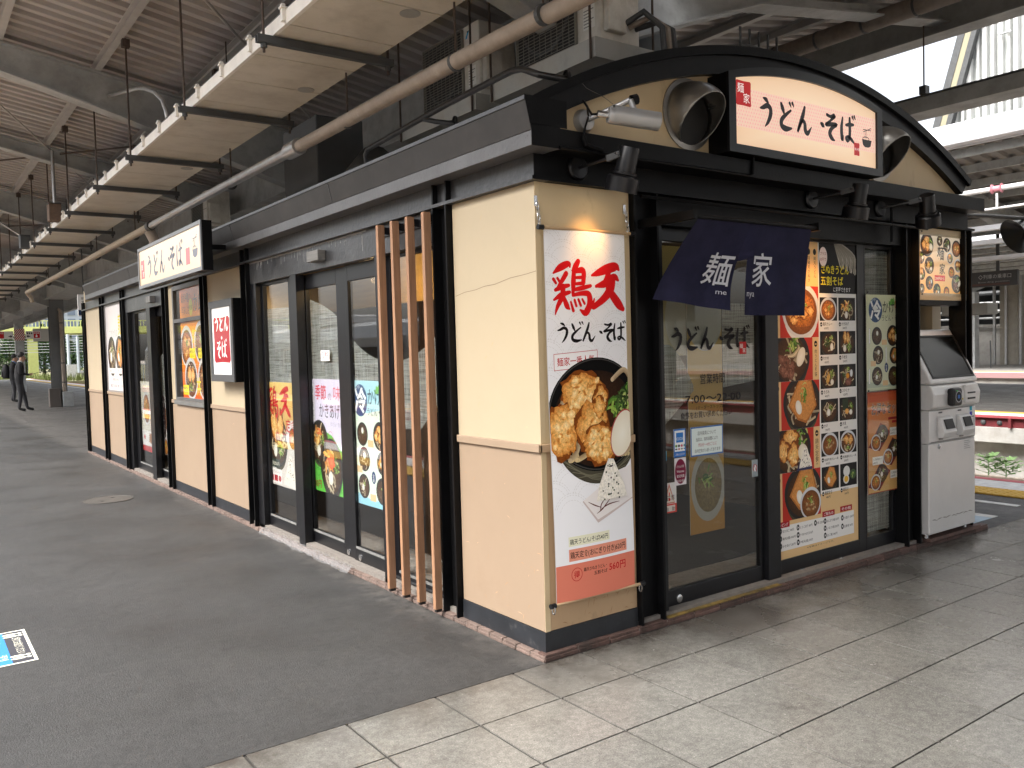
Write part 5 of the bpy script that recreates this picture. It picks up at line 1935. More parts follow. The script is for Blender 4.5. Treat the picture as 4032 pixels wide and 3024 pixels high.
MB().box(X0 + t - .02, X1 - t * .7 + .01, -.008, -.0045, Z0 + t - .02, Z1 - t + .01).build('acrylic_cover', ACRYL, e)
for (a, c) in ((X0 + .05, Z0 + .04), (X1 - .03, Z0 + .04), (X1 - .03, Z1 - .03), (X0 + .05, Z1 - .03)):
    MB().lathe([(.006, 0), (.006, .005), (0, .006)], (a, -.0085, c), (0, -1, 0), 8).build('screw', STEELD, e)

# ------------------------------------------------------------------ hanging banner on the corner panel
BW, BH = .495, 1.72
p = Print((0, 0, 0), FU, FV, BW, BH, .00025)
p.rect(0, 0, BW, BH, (240, 240, 243))
p.scallops(.105, (196, 192, 190), .4)
p.calli('鶏', .04, 1.345, .225, (214, 26, 30), fat=1.25); p.calli('天', .265, 1.36, .21, (214, 26, 30), fat=1.25)
p.calli('うどん・そば', .045, 1.205, .09, INK, adv=.85, fat=1.05)
p.poly([(.035, 1.075), (.292, 1.09), (.292, 1.165), (.035, 1.15)], (244, 242, 243))
for a, b2 in (((.035, 1.075), (.292, 1.09)), ((.292, 1.09), (.292, 1.165)), ((.292, 1.165), (.035, 1.15)), ((.035, 1.15), (.035, 1.075))):
    p.brush([(*a, .0012), (*b2, .0012)], (190, 40, 44), k=1)
p.text('麺家一番人気', .052, 1.097, .042, (190, 36, 42), w=.222, rot=.05, bold=.008)
bx, bz = .285, .86
p.ell(bx, bz - .075, .265, .255, (92, 88, 72), (70, 66, 54), n=48)
for k in range(5):
    p.brush([(bx - .26 + .03 * k, bz - .17 - .03 * k, .002), (bx, bz - .315 + .008 * k, .002), (bx + .26 - .03 * k, bz - .17 - .03 * k, .002)], (112, 108, 90), k=5)
p.ell(bx, bz, .295, .27, (24, 22, 22), (12, 12, 12), n=48)
p.ring(bx, bz, .29, .265, .006, (64, 62, 60), 48)
p.ell(bx, bz - .02, .262, .228, (70, 44, 26), (40, 26, 18), .3, n=48)
for k in range(16):
    x = bx - .2 + .026 * k
    p.brush([(x, bz - .13 + .01 * sin(k), .012), (x + .03 * sin(k * 1.7), bz - .18, .013), (x + .06 * cos(k), bz - .205, .012)], (198 + (k % 3) * 12, 176 + (k % 3) * 10, 140), .15, 5, (150, 124, 92))
for (a, c, d, f_) in ((.2, .06, .3, .1), (.24, .13, .34, .06), (-.2, .1, -.24, .0), (.1, .16, .22, .17)):
    p.brush([(bx + a, bz + c, .011), (bx + (a + d) / 2 + .02, bz + (c + f_) / 2 + .04, .013), (bx + d, bz + f_, .011)], (206, 184, 150), .15, 6, (150, 126, 96))
p.onion(bx + .15, bz + .03, .08, .1, rg, 34)
p.onion(bx + .17, bz + .06, .06, .07, rg, 18, True)
p.chicken(.2, bz + .105, .13, .1, rg, 26)
p.chicken(.3, bz + .075, .05, .06, rg, 8)
p.chicken(.065, bz - .065, .085, .125, rg, 20)
p.chicken(.25, bz - .06, .1, .12, rg, 22)
p.chicken(.29, bz - .14, .11, .095, rg, 22)
p.chicken(.29, bz + .035, .035, .05, rg, 6)
p.ell(.435, bz - .1, .075, .12, (190, 90, 90), (180, 80, 76), n=30, rot=-.4)
p.ell(.437, bz - .102, .071, .115, (248, 243, 228), (236, 226, 204), n=30, rot=-.4)
p.poly([(.17, .34 + .12), (.255, .36), (.5, .44), (.5, .6), (.4, .58)], (236, 230, 228))
p.poly([(.17, .46), (.255, .36), (.5, .44), (.5, .435), (.255, .345), (.165, .455)], (206, 190, 186))
for q in (((.25, .39), (.29, .41), (.36, .47)), ((.27, .4), (.28, .43), (.31, .46)), ((.2, .45), (.24, .43), (.28, .415)), ((.27, .405), (.33, .425), (.4, .43))):
    p.brush([(q[0][0], q[0][1], .001), (q[1][0], q[1][1], .003), (q[2][0], q[2][1], .001)], (96, 44, 40), k=4)
p.rice_ball(.345, .535, .11, rg)
for k in range(40):
    a = rg.uniform(-.8, .8)
    p.ell(.345 + rg.uniform(-.09, .09) * (1 - (a + .8) / 2), .535 + a * .1, .005, .003, (248, 244, 236), n=6, rot=rg.uniform(0, 3))
p.rect(.075, .255, .325, .3, (232, 230, 204)); p.text('鶏天うどん/そば540円', .082, .265, .028, INK, w=.235, bold=.006)
p.rect(.075, .185, .44, .242, (226, 150, 126)); p.text('鶏天定食(おにぎり付き)620円', .082, .2, .034, INK, w=.35, bold=.008)
p.rect(0, 0, BW, .172, (222, 128, 106))
p.ring(.118, .12, .032, .032, .003, (190, 36, 40)); p.text('得', .1, .106, .036, (190, 36, 40), bold=.012)
p.text('鶏天さぬきうどん・', .158, .128, .02, INK, w=.15, bold=.01); p.text('五割そば', .22, .102, .02, INK, w=.085, bold=.01)
p.text('560円', .318, .106, .044, (196, 32, 40), w=.115, bold=.02)


def banner_map(u, v, o):
    """slight sag and curl of the cloth"""
    yv = -.03 - .012 * sin(pi * u / BW) - .01 * sin(v * 3.4 + .6) * (1 - v / BH)
    return Vector((.026 + u + .016 * (1 - v / BH), yv - o, .26 + v))


def mapped(pr, fn, name, m, parent):
    """ink vertices are carried by the cloth map"""
    pr.finish()
    pr.v = [fn(q.x, q.z, -q.y) for q in pr.v]
    return put(name, pr.mesh(name, m), parent)


def cloth_grid(fn, u0, u1, v0, v1, nu, nv, o=-.0012):
    b = MB()
    V = [fn(u0 + (u1 - u0) * i / nu, v0 + (v1 - v0) * j / nv, o) for j in range(nv + 1) for i in range(nu + 1)]
    F = [(j * (nu + 1) + i, j * (nu + 1) + i + 1, (j + 1) * (nu + 1) + i + 1, (j + 1) * (nu + 1) + i) for j in range(nv) for i in range(nu)]
    b.add([tuple(q) for q in V], F)
    k = len(V)
    b.add([tuple(q + Vector((0, .002, 0))) for q in V], [f[::-1] for f in F])
    return b


def subdivide_print(pr, step):
    """cut big print faces into strips so that they follow the cloth"""
    pr.finish()
    for axis in (0, 2):
        nv, nf, nc = [], [], []
        for f in pr.f:
            P = [(pr.v[i].x, pr.v[i].y, pr.v[i].z, *pr.c[i]) for i in f]
            lo, hi = min(q[axis] for q in P), max(q[axis] for q in P)
            a = math.floor(lo / step + 1e-6) * step
            if hi - lo <= step * 1.01:
                cells = [P]
            else:
                cells = []
                while a < hi - 1e-9:
                    Q = P
                    for lim, sg_ in ((a, 1), (a + step, -1)):
                        out = []
                        for i, s0 in enumerate(Q):
                            s1 = Q[(i + 1) % len(Q)]
                            d0, d1 = (s0[axis] - lim) * sg_, (s1[axis] - lim) * sg_
                            if d0 >= 0: out.append(s0)
                            if d0 * d1 < 0:
                                tt = d0 / (d0 - d1)
                                out.append(tuple(x_ + (y_ - x_) * tt for x_, y_ in zip(s0, s1)))
                        Q = out
                        if len(Q) < 3: break
                    if len(Q) >= 3: cells.append(Q)
                    a += step
            for Q in cells:
                k = len(nv)
                for q in Q:
                    nv.append(Vector(q[:3])); nc.append(q[3:])
                nf.append(tuple(range(k, k + len(Q))))
        pr.v, pr.f, pr.c = nv, nf, nc


bn = thing('hanging_banner', 'tall white cloth banner of fried chicken noodles hung on the corner panel', 'banner', (.27, -.04, .26))
p.depth = .007
subdivide_print(p, .03)
mapped(p, banner_map, 'print', CLOTH, bn)
cloth_grid(banner_map, 0, BW, 0, BH, 16, 60).build('cloth', mat('banner_cloth', (.72, .72, .72), .9), bn, smooth=True)
for z in (1.985, .255):
    xo = 0 if z > 1 else .016
    MB().tube([(-.0 + xo, -.036, z), (.56 + xo, -.036, z)], .008, 10).build('rod', mat('rod_wood_%d' % int(z * 10), (.4, .28, .16), .6), bn)
    for xe in (-.012, .555):
        MB().tube([(xe + xo, -.036, z), (xe + .03 + xo, -.036, z)], .012, 10).build('end_cap', ALU, bn)
for xq in (.006, .553):
    for k in range(4):
        zc = 2.005 + k * .026
        ux = Vector((1, 0, 0)) if k % 2 else Vector((0, 1, 0))
        c = Vector((xq, -.026 + .004 * k, zc))
        c.y = min(c.y, -.012)
        pts = [c + ux * .007 * cos(t) + Vector((0, 0, 1)) * .017 * sin(t) for t in [2 * pi * i / 14 for i in range(15)]]
        MB().tube(pts, .0022, 6, caps=False).build('chain_link', CHROME, bn)
    MB().box(xq - .008, xq + .008, -.004, -.0005, 2.085, 2.13).build('wall_hook', CHROME, bn)
for xq in (.02, .572):
    c = Vector((xq, -.04, .236))
    for ux in (Vector((1, 0, 0)), Vector((0, 1, 0))):
        pts = [c + ux * .01 * cos(t) + Vector((0, 0, 1)) * .018 * sin(t) for t in [2 * pi * i / 14 for i in range(15)]]
        MB().tube(pts, .0025, 6, caps=False).build('chain_link', CHROME, bn)

# ------------------------------------------------------------------ noren curtain
NW, NH = .87, .47


def noren_map(u, v, o):
    """v runs from 0 at the hem to NH at the bar; the left panel is blown in towards the door"""
    s_, t_ = u / NW, 1 - v / NH
    top = Vector((.70 + .87 * s_, -.35, 2.03))
    if s_ <= .44:
        k = s_ / .44
        bot = Vector((.68 + .39 * k, -.07 - .14 * k, 1.668 - .064 * k))
    else:
        k = (s_ - .44) / .56
        bot = Vector((1.085 + .475 * k, -.285 - .015 * k, 1.578 - .004 * k))
    q = top.lerp(bot, t_)
    q.y += (.05 * sin(pi * t_) if s_ < .44 else .012 * sin(pi * t_)) + .011 * sin(s_ * 23 + 1.2 * t_) * t_
    q.z -= .03 * sin(pi * t_) * (1 if s_ < .44 else .15)
    q.y -= o
    return q


nr = thing('noren_curtain', 'navy split door curtain with white lettering over the entrance', 'curtain', (1.13, -.35, 1.57))
SLIT = .44 * NW
NAVY = mat('navy_cloth', lin((40, 40, 62)), .9, var=.22, vscale=9, spec=.15, bump=.25, bscale=260)
for (a, b2) in ((0, SLIT - .0005), (SLIT + .0005, NW)):
    cloth_grid(noren_map, a, b2, 0, .30 if True else NH, 10, 10).build('panel', NAVY, nr, smooth=True)
# joined band above the slit
def band_map(u, v, o):
    w_ = .3 / NH
    q1 = noren_map(u, v, o)
    return q1


cloth_grid(noren_map, 0, SLIT, .3, NH, 10, 6).build('panel_top', NAVY, nr, smooth=True)
cloth_grid(noren_map, SLIT, NW, .3, NH, 10, 6).build('panel_top', NAVY, nr, smooth=True)
p = Print((0, 0, 0), FU, FV, NW, NH, .0005)
p.text('麺', .2, .175, .185, (204, 206, 214), bold=.006, hs=.92, shear=.0)
p.text('家', .42, .17, .185, (204, 206, 214), bold=.006, hs=.9)
p.text('me', .305, .105, .048, (196, 198, 208)); p.text('nya', .392, .1, .048, (196, 198, 208), w=.075)
subdivide_print(p, .03)
for q in p.v:
    q.y -= .002
mapped(p, noren_map, 'lettering', CLOTH, nr)
MB().tube([(.66, -.35, 2.035), (1.62, -.35, 2.035)], .011, 10).build('bar', BLACK, nr, smooth=True)
for xq in (.655, 1.615):
    MB().box(xq - .012, xq + .012, -.37, -.001, 2.02, 2.062).build('bracket', BLACK, nr)

# ------------------------------------------------------------------ spotlights, camera
def spotlight(bx, lab, aim, power, dx=.06):
    e = thing('spotlight', lab, 'spotlight', (bx, -.15, 2.28), 'black spotlights under the gable')
    MB().lathe([(.058, 0), (.058, .012), (.05, .02), (0, .022)], (bx, -.0005, 2.278), (0, -1, 0), 24).build('wall_plate', ALU, e)
    el = Vector((bx + dx * .6, -.17, 2.292))
    MB().tube([(bx, -.02, 2.278), el], .008, 8).build('arm', ALU, e)
    kn = Vector((bx + dx, -.235, 2.305))
    MB().beam(el, kn, .018, .03).build('knuckle', STEELD, e, bevel=.003)
    MB().lathe([(.006, 0), (.006, .014), (0, .014)], kn - Vector((.016, 0, 0)), (-1, 0, 0), 8).build('pivot', CHROME, e)
    ax = (Vector(aim) - (kn + Vector((.02, -.03, -.02)))).normalized()
    ax = (ax + Vector((0, 0, -1.0))).normalized()
    T = kn + Vector((.045, -.01, .012)) - ax * .02
    hd = MB().lathe([(0, 0), (.042, 0), (.044, .006), (.048, .11), (.056, .112), (.056, .122), (.045, .126), (.045, .135)], T, ax, 28)
    hd.build('lamp_housing', ALU, e, smooth=True)
    MB().lathe([(.064, .128), (.074, .135), (.076, .2), (.071, .2), (.066, .14), (.045, .132)], T, ax, 28).build('shade_ring', ALU, e, smooth=True)
    MB().lathe([(.05, .165), (0, .165)], T, ax, 20).build('lens', mat('lamp_lens_%s' % bx, (1, .72, .38), .3, emit=3.0), e)
    ld_ = bpy.data.lights.new('spot_lamp', 'SPOT')
    ld_.energy = power
    ld_.color = (1, .5, .16)
    ld_.spot_size = radians(58)
    ld_.spot_blend = .9
    ld_.shadow_soft_size = .04
    lo = bpy.data.objects.new('spot_lamp', ld_)
    COL.objects.link(lo)
    lo.parent = e
    P0 = T + ax * .205
    lo.location = P0 - e.location
    lo.rotation_euler = (Vector(aim) - P0).to_track_quat('-Z', 'Y').to_euler()


spotlight(.255, 'black spotlight aimed at the banner on the corner', (.28, -.0, 1.88), 3)
spotlight(2.067, 'middle black spotlight between door curtain and menu board', (2.15, .08, 1.5), 9, .08)
spotlight(2.797, 'black spotlight nearest the picture sign', (3.5, .0, 1.8), 5, .09)

e = thing('security_camera', 'silver bullet security camera on the gable above the corner', 'camera', (.25, -.2, 2.4))
SILV = mat('camera_silver', (.42, .42, .42), .35, .6, var=.08)
MB().lathe([(.055, 0), (.055, .012), (.045, .035), (.02, .045), (0, .045)], (.27, -.0305, 2.488), (0, -1, 0), 24).build('wall_mount', SILV, e, smooth=True)
MB().tube([(.27, -.07, 2.488), (.34, -.2, 2.53), (.36, -.26, 2.545)], .013, 10).build('arm', SILV, e, smooth=True)
MB().tube([(.36, -.26, 2.545), (.372, -.27, 2.5), (.345, -.3, 2.465)], .014, 10).build('yoke', SILV, e, smooth=True)
MB().lathe([(.024, 0), (.024, .03), (.012, .036), (0, .036)], (.37, -.255, 2.545), (1, -.3, .3), 10).build('knob', ALU, e)
A, B = Vector((.215, -.27, 2.455)), Vector((.425, -.37, 2.425))
d = (B - A).normalized()
MB().lathe([(0, 0), (.034, 0), (.036, .01), (.036, .2), (.032, .205), (.03, .225), (0, .222)], A, d, 26).build('camera_body', SILV, e, smooth=True)
MB().lathe([(.041, .02), (.041, .235), (.038, .235), (.038, .02)], A + Vector((0, 0, .006)), d, 26).build('sun_shield', SILV, e, smooth=True)
MB().tube([A, A - d * .05], .014, 10).build('tail_joint', CHROME, e, smooth=True)
MB().tube([A - d * .04, (.18, -.2, 2.47), (.22, -.1, 2.56), (.26, -.08, 2.545), (.27, -.075, 2.5), (.2, -.13, 2.43), (.19, -.13, 2.39)], .005, 8).build('cable', BLACK, e, smooth=True)
MB().tube([(.19, -.13, 2.39), (.2, -.132, 2.355), (.25, -.132, 2.345), (.3, -.132, 2.34)], .012, 8).build('connector', BLACK, e, smooth=True)
MB().tube([(.2, -.08, 2.67), (.24, -.1, 2.62), (.31, -.14, 2.58), (.33, -.18, 2.54)], .0015, 5).build('loose_wire', CHROME, e)

# ------------------------------------------------------------------ posters on the platform side
p = Print((.008, 9.86, 1.02), LU, FV, 1.12, 1.15)
p.rect(0, 0, 1.12, 1.15, (222, 216, 216))
p.text('麺', .78, .76, .3, (226, 196, 40), bold=.01, hs=.8)
p.text('こだわりの', .2, .72, .13, (176, 172, 172), w=.55)
p.bowl(.32, .48, .25, 'plain', rg, 'black', 1.0); p.bowl(.82, .48, .25, 'kitsune', rg, 'black', 1.0)
for x in (.14, .62):
    p.rect(x, .23, x + .36, .3, (236, 232, 230)); p.text('専用うどんそば', x + .02, .245, .04, (190, 90, 80), w=.3)
p.frame(.3, .11, .75, .19, .004, (170, 165, 160)); p.text('専用うどんそば', .33, .13, .045, (200, 90, 80), w=.36)
p.text('麺家では旨い麺と出汁を', .15, .045, .045, (120, 116, 116), w=.85)
p.poster('noodle_poster', 'pale framed poster with two bowls and yellow lettering near the far end', 'poster', PRNG, PAPER)
part(MB().box(-.004, .0115, 9.861, 9.882, 1.0, 2.19).box(-.004, .0115, 8.722, 8.739, 1.0, 2.19).box(-.004, .0115, 8.74, 9.86, 2.171, 2.19).box(-.004, .0115, 8.74, 9.86, 1.0, 1.019), 'poster_frame', mat('thin_frame', (.22, .21, .2), .5))

OR1, OR2 = (240, 128, 34), (230, 96, 40)
p = Print((.016, 6.05, 1.84), LU, FV, .85, .295)
p.rect(0, 0, .85, .295, (236, 150, 60), (216, 104, 66))
p.text('麺家4種の', .05, .165, .1, (96, 60, 40), w=.36); p.text('美味しさ', .05, .04, .1, (96, 60, 40), w=.3)
p.ell(.4, .1, .065, .085, (232, 214, 40)); p.text('和風', .345, .075, .055, (150, 120, 30), w=.11)
p.text('カレー', .46, .06, .2, (110, 72, 60), w=.5, bold=.012, shear=.15)
p.poster('curry_banner', 'orange curry heading poster in the upper pane of the window', 'poster', PRNG, PAPER)
p = Print((.016, 6.05, 1.03), LU, FV, .85, .768)
p.rect(0, 0, .85, .768, (240, 92, 20), (250, 160, 20))
p.poly([(0, .3), (.85, .52), (.85, .768), (0, .768)], (250, 150, 24))
for (u, v, k) in ((.2, .52, 'curry'), (.7, .55, 'beefcurry'), (.32, .2, 'chickencurrydon'), (.78, .2, 'beefcurry')):
    p.bowl(u, v, .225, k, rg, 'white', .95, False)
p.text('麺', .4, .52, .2, (240, 214, 30), bold=.015, hs=.8); p.text('丼', .5, .05, .19, (240, 214, 30), bold=.015, hs=.8)
for (u, v) in ((.3, .4), (.6, .4), (.02, .03), (.78, .03)):
    p.rect(u, v, u + .2, v + .1, (240, 224, 30)); p.text('●牛肉カレー', u + .01, v + .055, .034, INK, w=.17); p.text('うどん/そば', u + .02, v + .015, .028, INK, w=.13)
p.poster('curry_poster', 'bright orange poster of four curry bowls in the window', 'poster', PRNG, PAPER)

p = Print((.071, 3.745, .395), LU, FV, .6, .83)
p.rect(0, 0, .6, .83, (150, 84, 60), (242, 206, 120))
p.poly([(0, .34), (.6, .3), (.6, .0), (0, .0)], (214, 206, 198))
p.bowl(.22, .36, .2, 'tempura', rg, 'black', 1.05)
p.chicken(.15, .5, .075, .12, rg); p.chicken(.28, .49, .07, .13, rg)
p.ell(.52, .4, .12, .14, (232, 230, 226), (214, 210, 204)); p.bowl(.53, .4, .09, 'curry', rg, 'white', 1.1, False)
p.calli('鶏', .03, .56, .22, (206, 28, 34), fat=1.15); p.calli('天', .28, .57, .22, (206, 28, 34), fat=1.15)
p.text('定食', .38, .45, .11, (200, 30, 40), bold=.015, shear=.2)
p.rect(.03, .14, .24, .21, (54, 66, 60)); p.text('鶏天定食620円', .045, .16, .034, (236, 230, 210), w=.18)
p.rect(.0, .015, .27, .13, (240, 236, 232)); p.text('鶏天うどんそば', .02, .095, .024, (150, 60, 50), w=.22)
for k in range(2):
    p.rect(.015 + k * .09, .03, .09 + k * .09, .08, (180, 40, 50))
p.ell(.225, .055, .03, .025, (180, 40, 50))
p.poly([(.3, .02), (.6, .0), (.6, .1), (.36, .12)], (232, 226, 218)); p.rice_ball(.46, .15, .11, rg)
p.poster('chicken_set_poster', 'fried chicken set meal poster with red lettering inside the fixed pane', 'poster', PRN, PAPER)

p = Print((.0965, 2.92, .44), LU, FV, .6, .82)
p.rect(0, 0, .6, .82, (96, 190, 70), (120, 206, 90))
p.poly([(0, .48), (.16, .47), (.38, .42), (.6, .28), (.6, .82), (0, .82)], (226, 218, 240))
p.rect(.03, .5, .095, .79, (244, 240, 244)); p.frame(.03, .5, .095, .79, .003, (90, 90, 110)); p.text('春の味覚', .042, .72, .055, INK, vertical=True, hs=.75)
p.text('季節', .11, .68, .115, (214, 52, 70), w=.2, bold=.012); p.text('の', .33, .67, .07, (120, 80, 90)); p.text('味', .42, .68, .11, (222, 96, 110), w=.14)
p.text('かきあげ', .17, .55, .115, (70, 66, 76), w=.36, bold=.006)
p.text('(うどん・そば)', .36, .49, .035, (150, 144, 156), w=.2)
p.bowl(.16, .36, .155, 'kakiage', rg, 'black', 1.05); p.ring(.36, .39, .05, .06, .003, (206, 60, 60)); p.text('そば', .325, .375, .035, (206, 60, 60))
p.bowl(.36, .19, .19, 'kakiage', rg, 'black', 1.1); p.blob(.37, .23, .06, .05, (240, 130, 80), (220, 90, 50), rg, 14, .3, .6)
p.ring(.12, .17, .05, .06, .003, (40, 120, 40)); p.text('うどん', .075, .155, .032, (30, 100, 40))
p.text('500円', .02, .03, .065, (150, 40, 40), w=.16, bold=.012)
p.poster('seasonal_fritter_poster', 'green and lilac poster of vegetable fritter noodles inside the door', 'poster', PRN, PAPER)


def cold_poster(p, W, H, k):
    """cold noodle poster drawn on a W x H sheet"""
    p.rect(0, 0, W, H, (150, 206, 228) if k else (190, 200, 180), (176, 222, 232) if k else (222, 226, 190))
    p.poly([(0, H * .1), (W * .5, H * .05), (W, H * .08), (W, H * .8), (W * .4, H * .74), (0, H * .78)], (226, 240, 222) if k else (222, 224, 196))
    for q in range(10):
        a = rg.uniform(0, 3)
        p.poly([(W * .78, H * .9), (W * .78 + W * .2 * cos(a), H * .9 + H * .08 * sin(a)), (W * .78 + W * .16 * cos(a + .4), H * .9 + H * .06 * sin(a + .4))], (120, 190, 90))
    p.ell(W * .24, H * .84, W * .18, H * .13, (36, 62, 100), (50, 84, 130))
    p.text('冷', W * .1, H * .76, W * .3, (246, 248, 250), bold=.03)
    p.text('ひや', W * .13, H * .93, W * .06, (230, 236, 240))
    p.text('かけ', W * .42, H * .82, W * .2, (70, 96, 110) if k else (54, 58, 60), w=W * .34, bold=.008)
    p.text('うどん・そば', W * .4, H * .73, W * .1, (96, 110, 110) if k else (60, 62, 60), w=W * .52)
    for (u, v, r, kd) in ((.27, .57, .135, 'soba'), (.7, .57, .16, 'chicken'), (.3, .37, .14, 'oroshi'), (.74, .36, .13, 'kitsune'), (.27, .15, .14, 'plain'), (.72, .14, .15, 'zaru')):
        p.bowl(W * u, H * v, W * r, kd, rg, 'black', 1.0, False, .8)
    for (u, v) in ((.06, .58), (.5, .38), (.05, .16), (.9, .62)):
        p.rect(W * u, H * (v - .09), W * (u + .035), H * (v + .07), (246, 246, 244)); p.frame(W * u, H * (v - .09), W * (u + .035), H * (v + .07), .0015, (120, 130, 160))
    for (u, v) in ((.4, .5), (.82, .52), (.1, .28), (.42, .07)):
        p.rect(W * u, H * (v - .025), W * (u + .14), H * (v + .03), (232, 196, 150))
    p.ell(W * .52, H * .235, W * .05, H * .05, (30, 60, 110)); p.text('定番', W * .495, H * .235, W * .045, WHITE, vertical=True)


p = Print((.0875, 2.185, .44), LU, FV, .58, .82)
cold_poster(p, .58, .82, 1)
p.poster('cold_noodle_poster', 'pale blue cold noodle poster inside the door behind the wood slats', 'poster', PRN, PAPER)

for (x, yl, z, w, h, nm, lab, bg) in ((.05, 8.25, .3, .6, .86, 'donburi_poster', 'pale set meal poster inside the far door, farther leaf', (222, 216, 200)), (.101, 7.33, .32, .58, .68, 'udon_poster', 'white bowl poster with dark curry strip inside the far door', (226, 224, 220))):
    p = Print((x + .026 if nm[0] == 'd' else x, yl, z), LU, FV, w, h)
    p.rect(0, 0, w, h, bg)
    p.bowl(w * .45, h * .62, w * .3, 'curry' if nm[0] == 'd' else 'beefcurry', rg, 'white', 1.15, False)
    if nm[0] == 'd':
        p.rect(0, 0, w, h * .08, (200, 50, 50)); p.rect(0, h * .08, w, h * .3, (240, 238, 236)); p.ell(w * .2, h * .2, .04, .03, (206, 60, 70)); p.poly([(w * .55, h * .14), (w * .8, h * .12), (w * .85, h * .26), (w * .6, h * .27)], (170, 110, 60), .3); p.rect(w * .75, h * .3, w * .95, h * .5, (206, 70, 70))
    else:
        p.rect(0, 0, w * .25, h, (44, 18, 20)); p.text('カレーうどん', w * .04, h * .82, h * .14, WHITE, vertical=True, hs=.8)
        p.bowl(w * .2, h * .14, w * .16, 'curry', rg, 'white', 1.2, False)
    p.poster(nm, lab, 'poster', PRN, PAPER)

p = Print((.0785, 2.64, 1.39), LU, FV, .15, .075)
p.rect(0, 0, .15, .075, (246, 240, 238)); p.ring(.036, .038, .022, .028, .005, (206, 40, 50)); p.brush([(.022, .054, .0025), (.05, .022, .0025)], (206, 40, 50), k=1)
p.text('禁煙', .068, .034, .034, (206, 60, 60), bold=.01); p.rect(.07, .018, .14, .024, (220, 120, 120))
p.poster('no_smoking_sticker', 'small white and red no smoking sticker on the sliding door pane', 'sticker', PRN, PAPER)

# ------------------------------------------------------------------ menu board and posters on the front
MW, MH = .85, 1.9
p = Print((1.792, .07, .14), FU, FV, MW, MH, .0002)
TAN = (226, 190, 138)
p.rect(0, 0, MW, MH, (232, 230, 226))
p.rect(0, 0, MW, .225 + .12, TAN)
RD = (188, 52, 38)
LWD = .445


def strip(x0, x1, y0, y1, name, price):
    p.rect(x0, y0, x1, y1, TAN)
    xm = (x0 + x1) / 2
    h = y1 - y0
    p.ell(xm, y1 - .04, .016, .019, (24, 24, 24)); p.rect(xm - .01, y1 - .045, xm + .01, y1 - .038, TAN)
    n = len(name)
    s_ = min(.036, (h * .62) / max(n, 4))
    p.text(name, xm - s_ / 2, y1 - .075 - s_ * .8, s_, INK, vertical=True)
    p.text(price, xm - .008, y0 + h * .26, .016, INK, vertical=True)


def block(y0, y1, kind, rim, side, name, price, extra=None):
    p.clip = (0, y0, LWD, y1)
    p.rect(0, y0, LWD, y1, RD)
    r = .185
    if side == 'R':
        cx = .165
    else:
        cx = .27
    p.bowl(cx, (y0 + y1) / 2 + .01, r, kind, rg, rim, .9, True, 1.3)
    if extra:
        extra(y0, y1)
    if side == 'R':
        strip(LWD - .065, LWD, y0, y1, name, price)
    else:
        strip(0, .065, y0, y1, name, price)
    p.clip = (0, 0, MW, MH)


# top block: vertical names and curry bowl
p.rect(0, 1.6, LWD, MH, (222, 120, 60)); p.rect(.24, 1.62, LWD, MH, (236, 190, 130))
for k, nm in enumerate(('鶏天うどん', '得鶏天さぬき')):
    x = .4 - k * .06
    p.ell(x + .012, 1.84, .016, .019, (24, 24, 24)); p.text(nm, x, 1.79, .026, INK, vertical=True)
block(1.32, 1.63, 'curry', 'white', 'L', 'カレーうどん', '500円')
block(1.06, 1.3195, 'beef', 'black', 'R', '肉うどんそば', '520円')
block(.77, 1.0595, 'kitsune', 'black', 'L', 'きつねうどん', '400円')
block(.515, .7695, 'chicken', 'black', 'R', '鶏天定食', '620円', lambda a, b_: (p.poly([(.2, a), (.36, a), (.34, a + .07), (.24, a + .07)], (60, 60, 90)), p.rice_ball(.29, a + .07, .07, rg)))
block(.225, .5145, 'kitsune', 'black', 'L', 'ミニ和風牛肉カレー丼定食', '670円', lambda a, b_: p.bowl(.34, a + .08, .105, 'beefcurry', rg, 'white', .95, False))
# top right heading
p.rect(LWD + .01, 1.59, MW, MH, (18, 16, 16))
for k in range(26):
    x = .65 + .19 * k / 26
    p.brush([(.62 + .07 * k / 26, 1.9, .006), (x, 1.83, .006), (x + .03 + .02 * sin(k), 1.76 - .05 * k / 26, .005)], (214 - (k % 3) * 26, 208 - (k % 3) * 26, 196 - (k % 3) * 26), .1, 4, (130, 124, 112))
p.ell(.5, 1.815, .042, .06, (244, 226, 222)); p.text('プラス', .467, 1.825, .024, (150, 30, 40), w=.066); p.text('50円で', .467, 1.79, .024, (150, 30, 40), w=.066)
p.text('さぬきうどん', .47, 1.715, .06, (236, 216, 40), w=.3, bold=.014); p.text('五割そば', .47, 1.645, .06, (236, 216, 40), w=.24, bold=.014)
p.text('に変更できます', .6, 1.602, .034, (226, 226, 226), w=.19, bold=.006)
items = [('鶏天カレー', '600円', 'curry', 'white'), ('かきあげ', '500円', 'kakiage', 'black'), ('わかめ', '400円', 'wakame', 'black'), ('海老天', '590円', 'tempura', 'black'),
         ('きざみ', '400円', 'kizami', 'black'), ('スタミナ', '620円', 'stamina', 'black'), ('かけ', '290円', 'plain', 'black'), ('月見', '400円', 'egg', 'black'),
         ('和風牛肉カレー丼', '470円', 'beefcurry', 'white'), ('和風鶏天カレー丼', '500円', 'chickencurrydon', 'white'), ('麺家定食', '480円', 'kitsune', 'black'), ('朝定食', '360円', 'rice', 'black')]
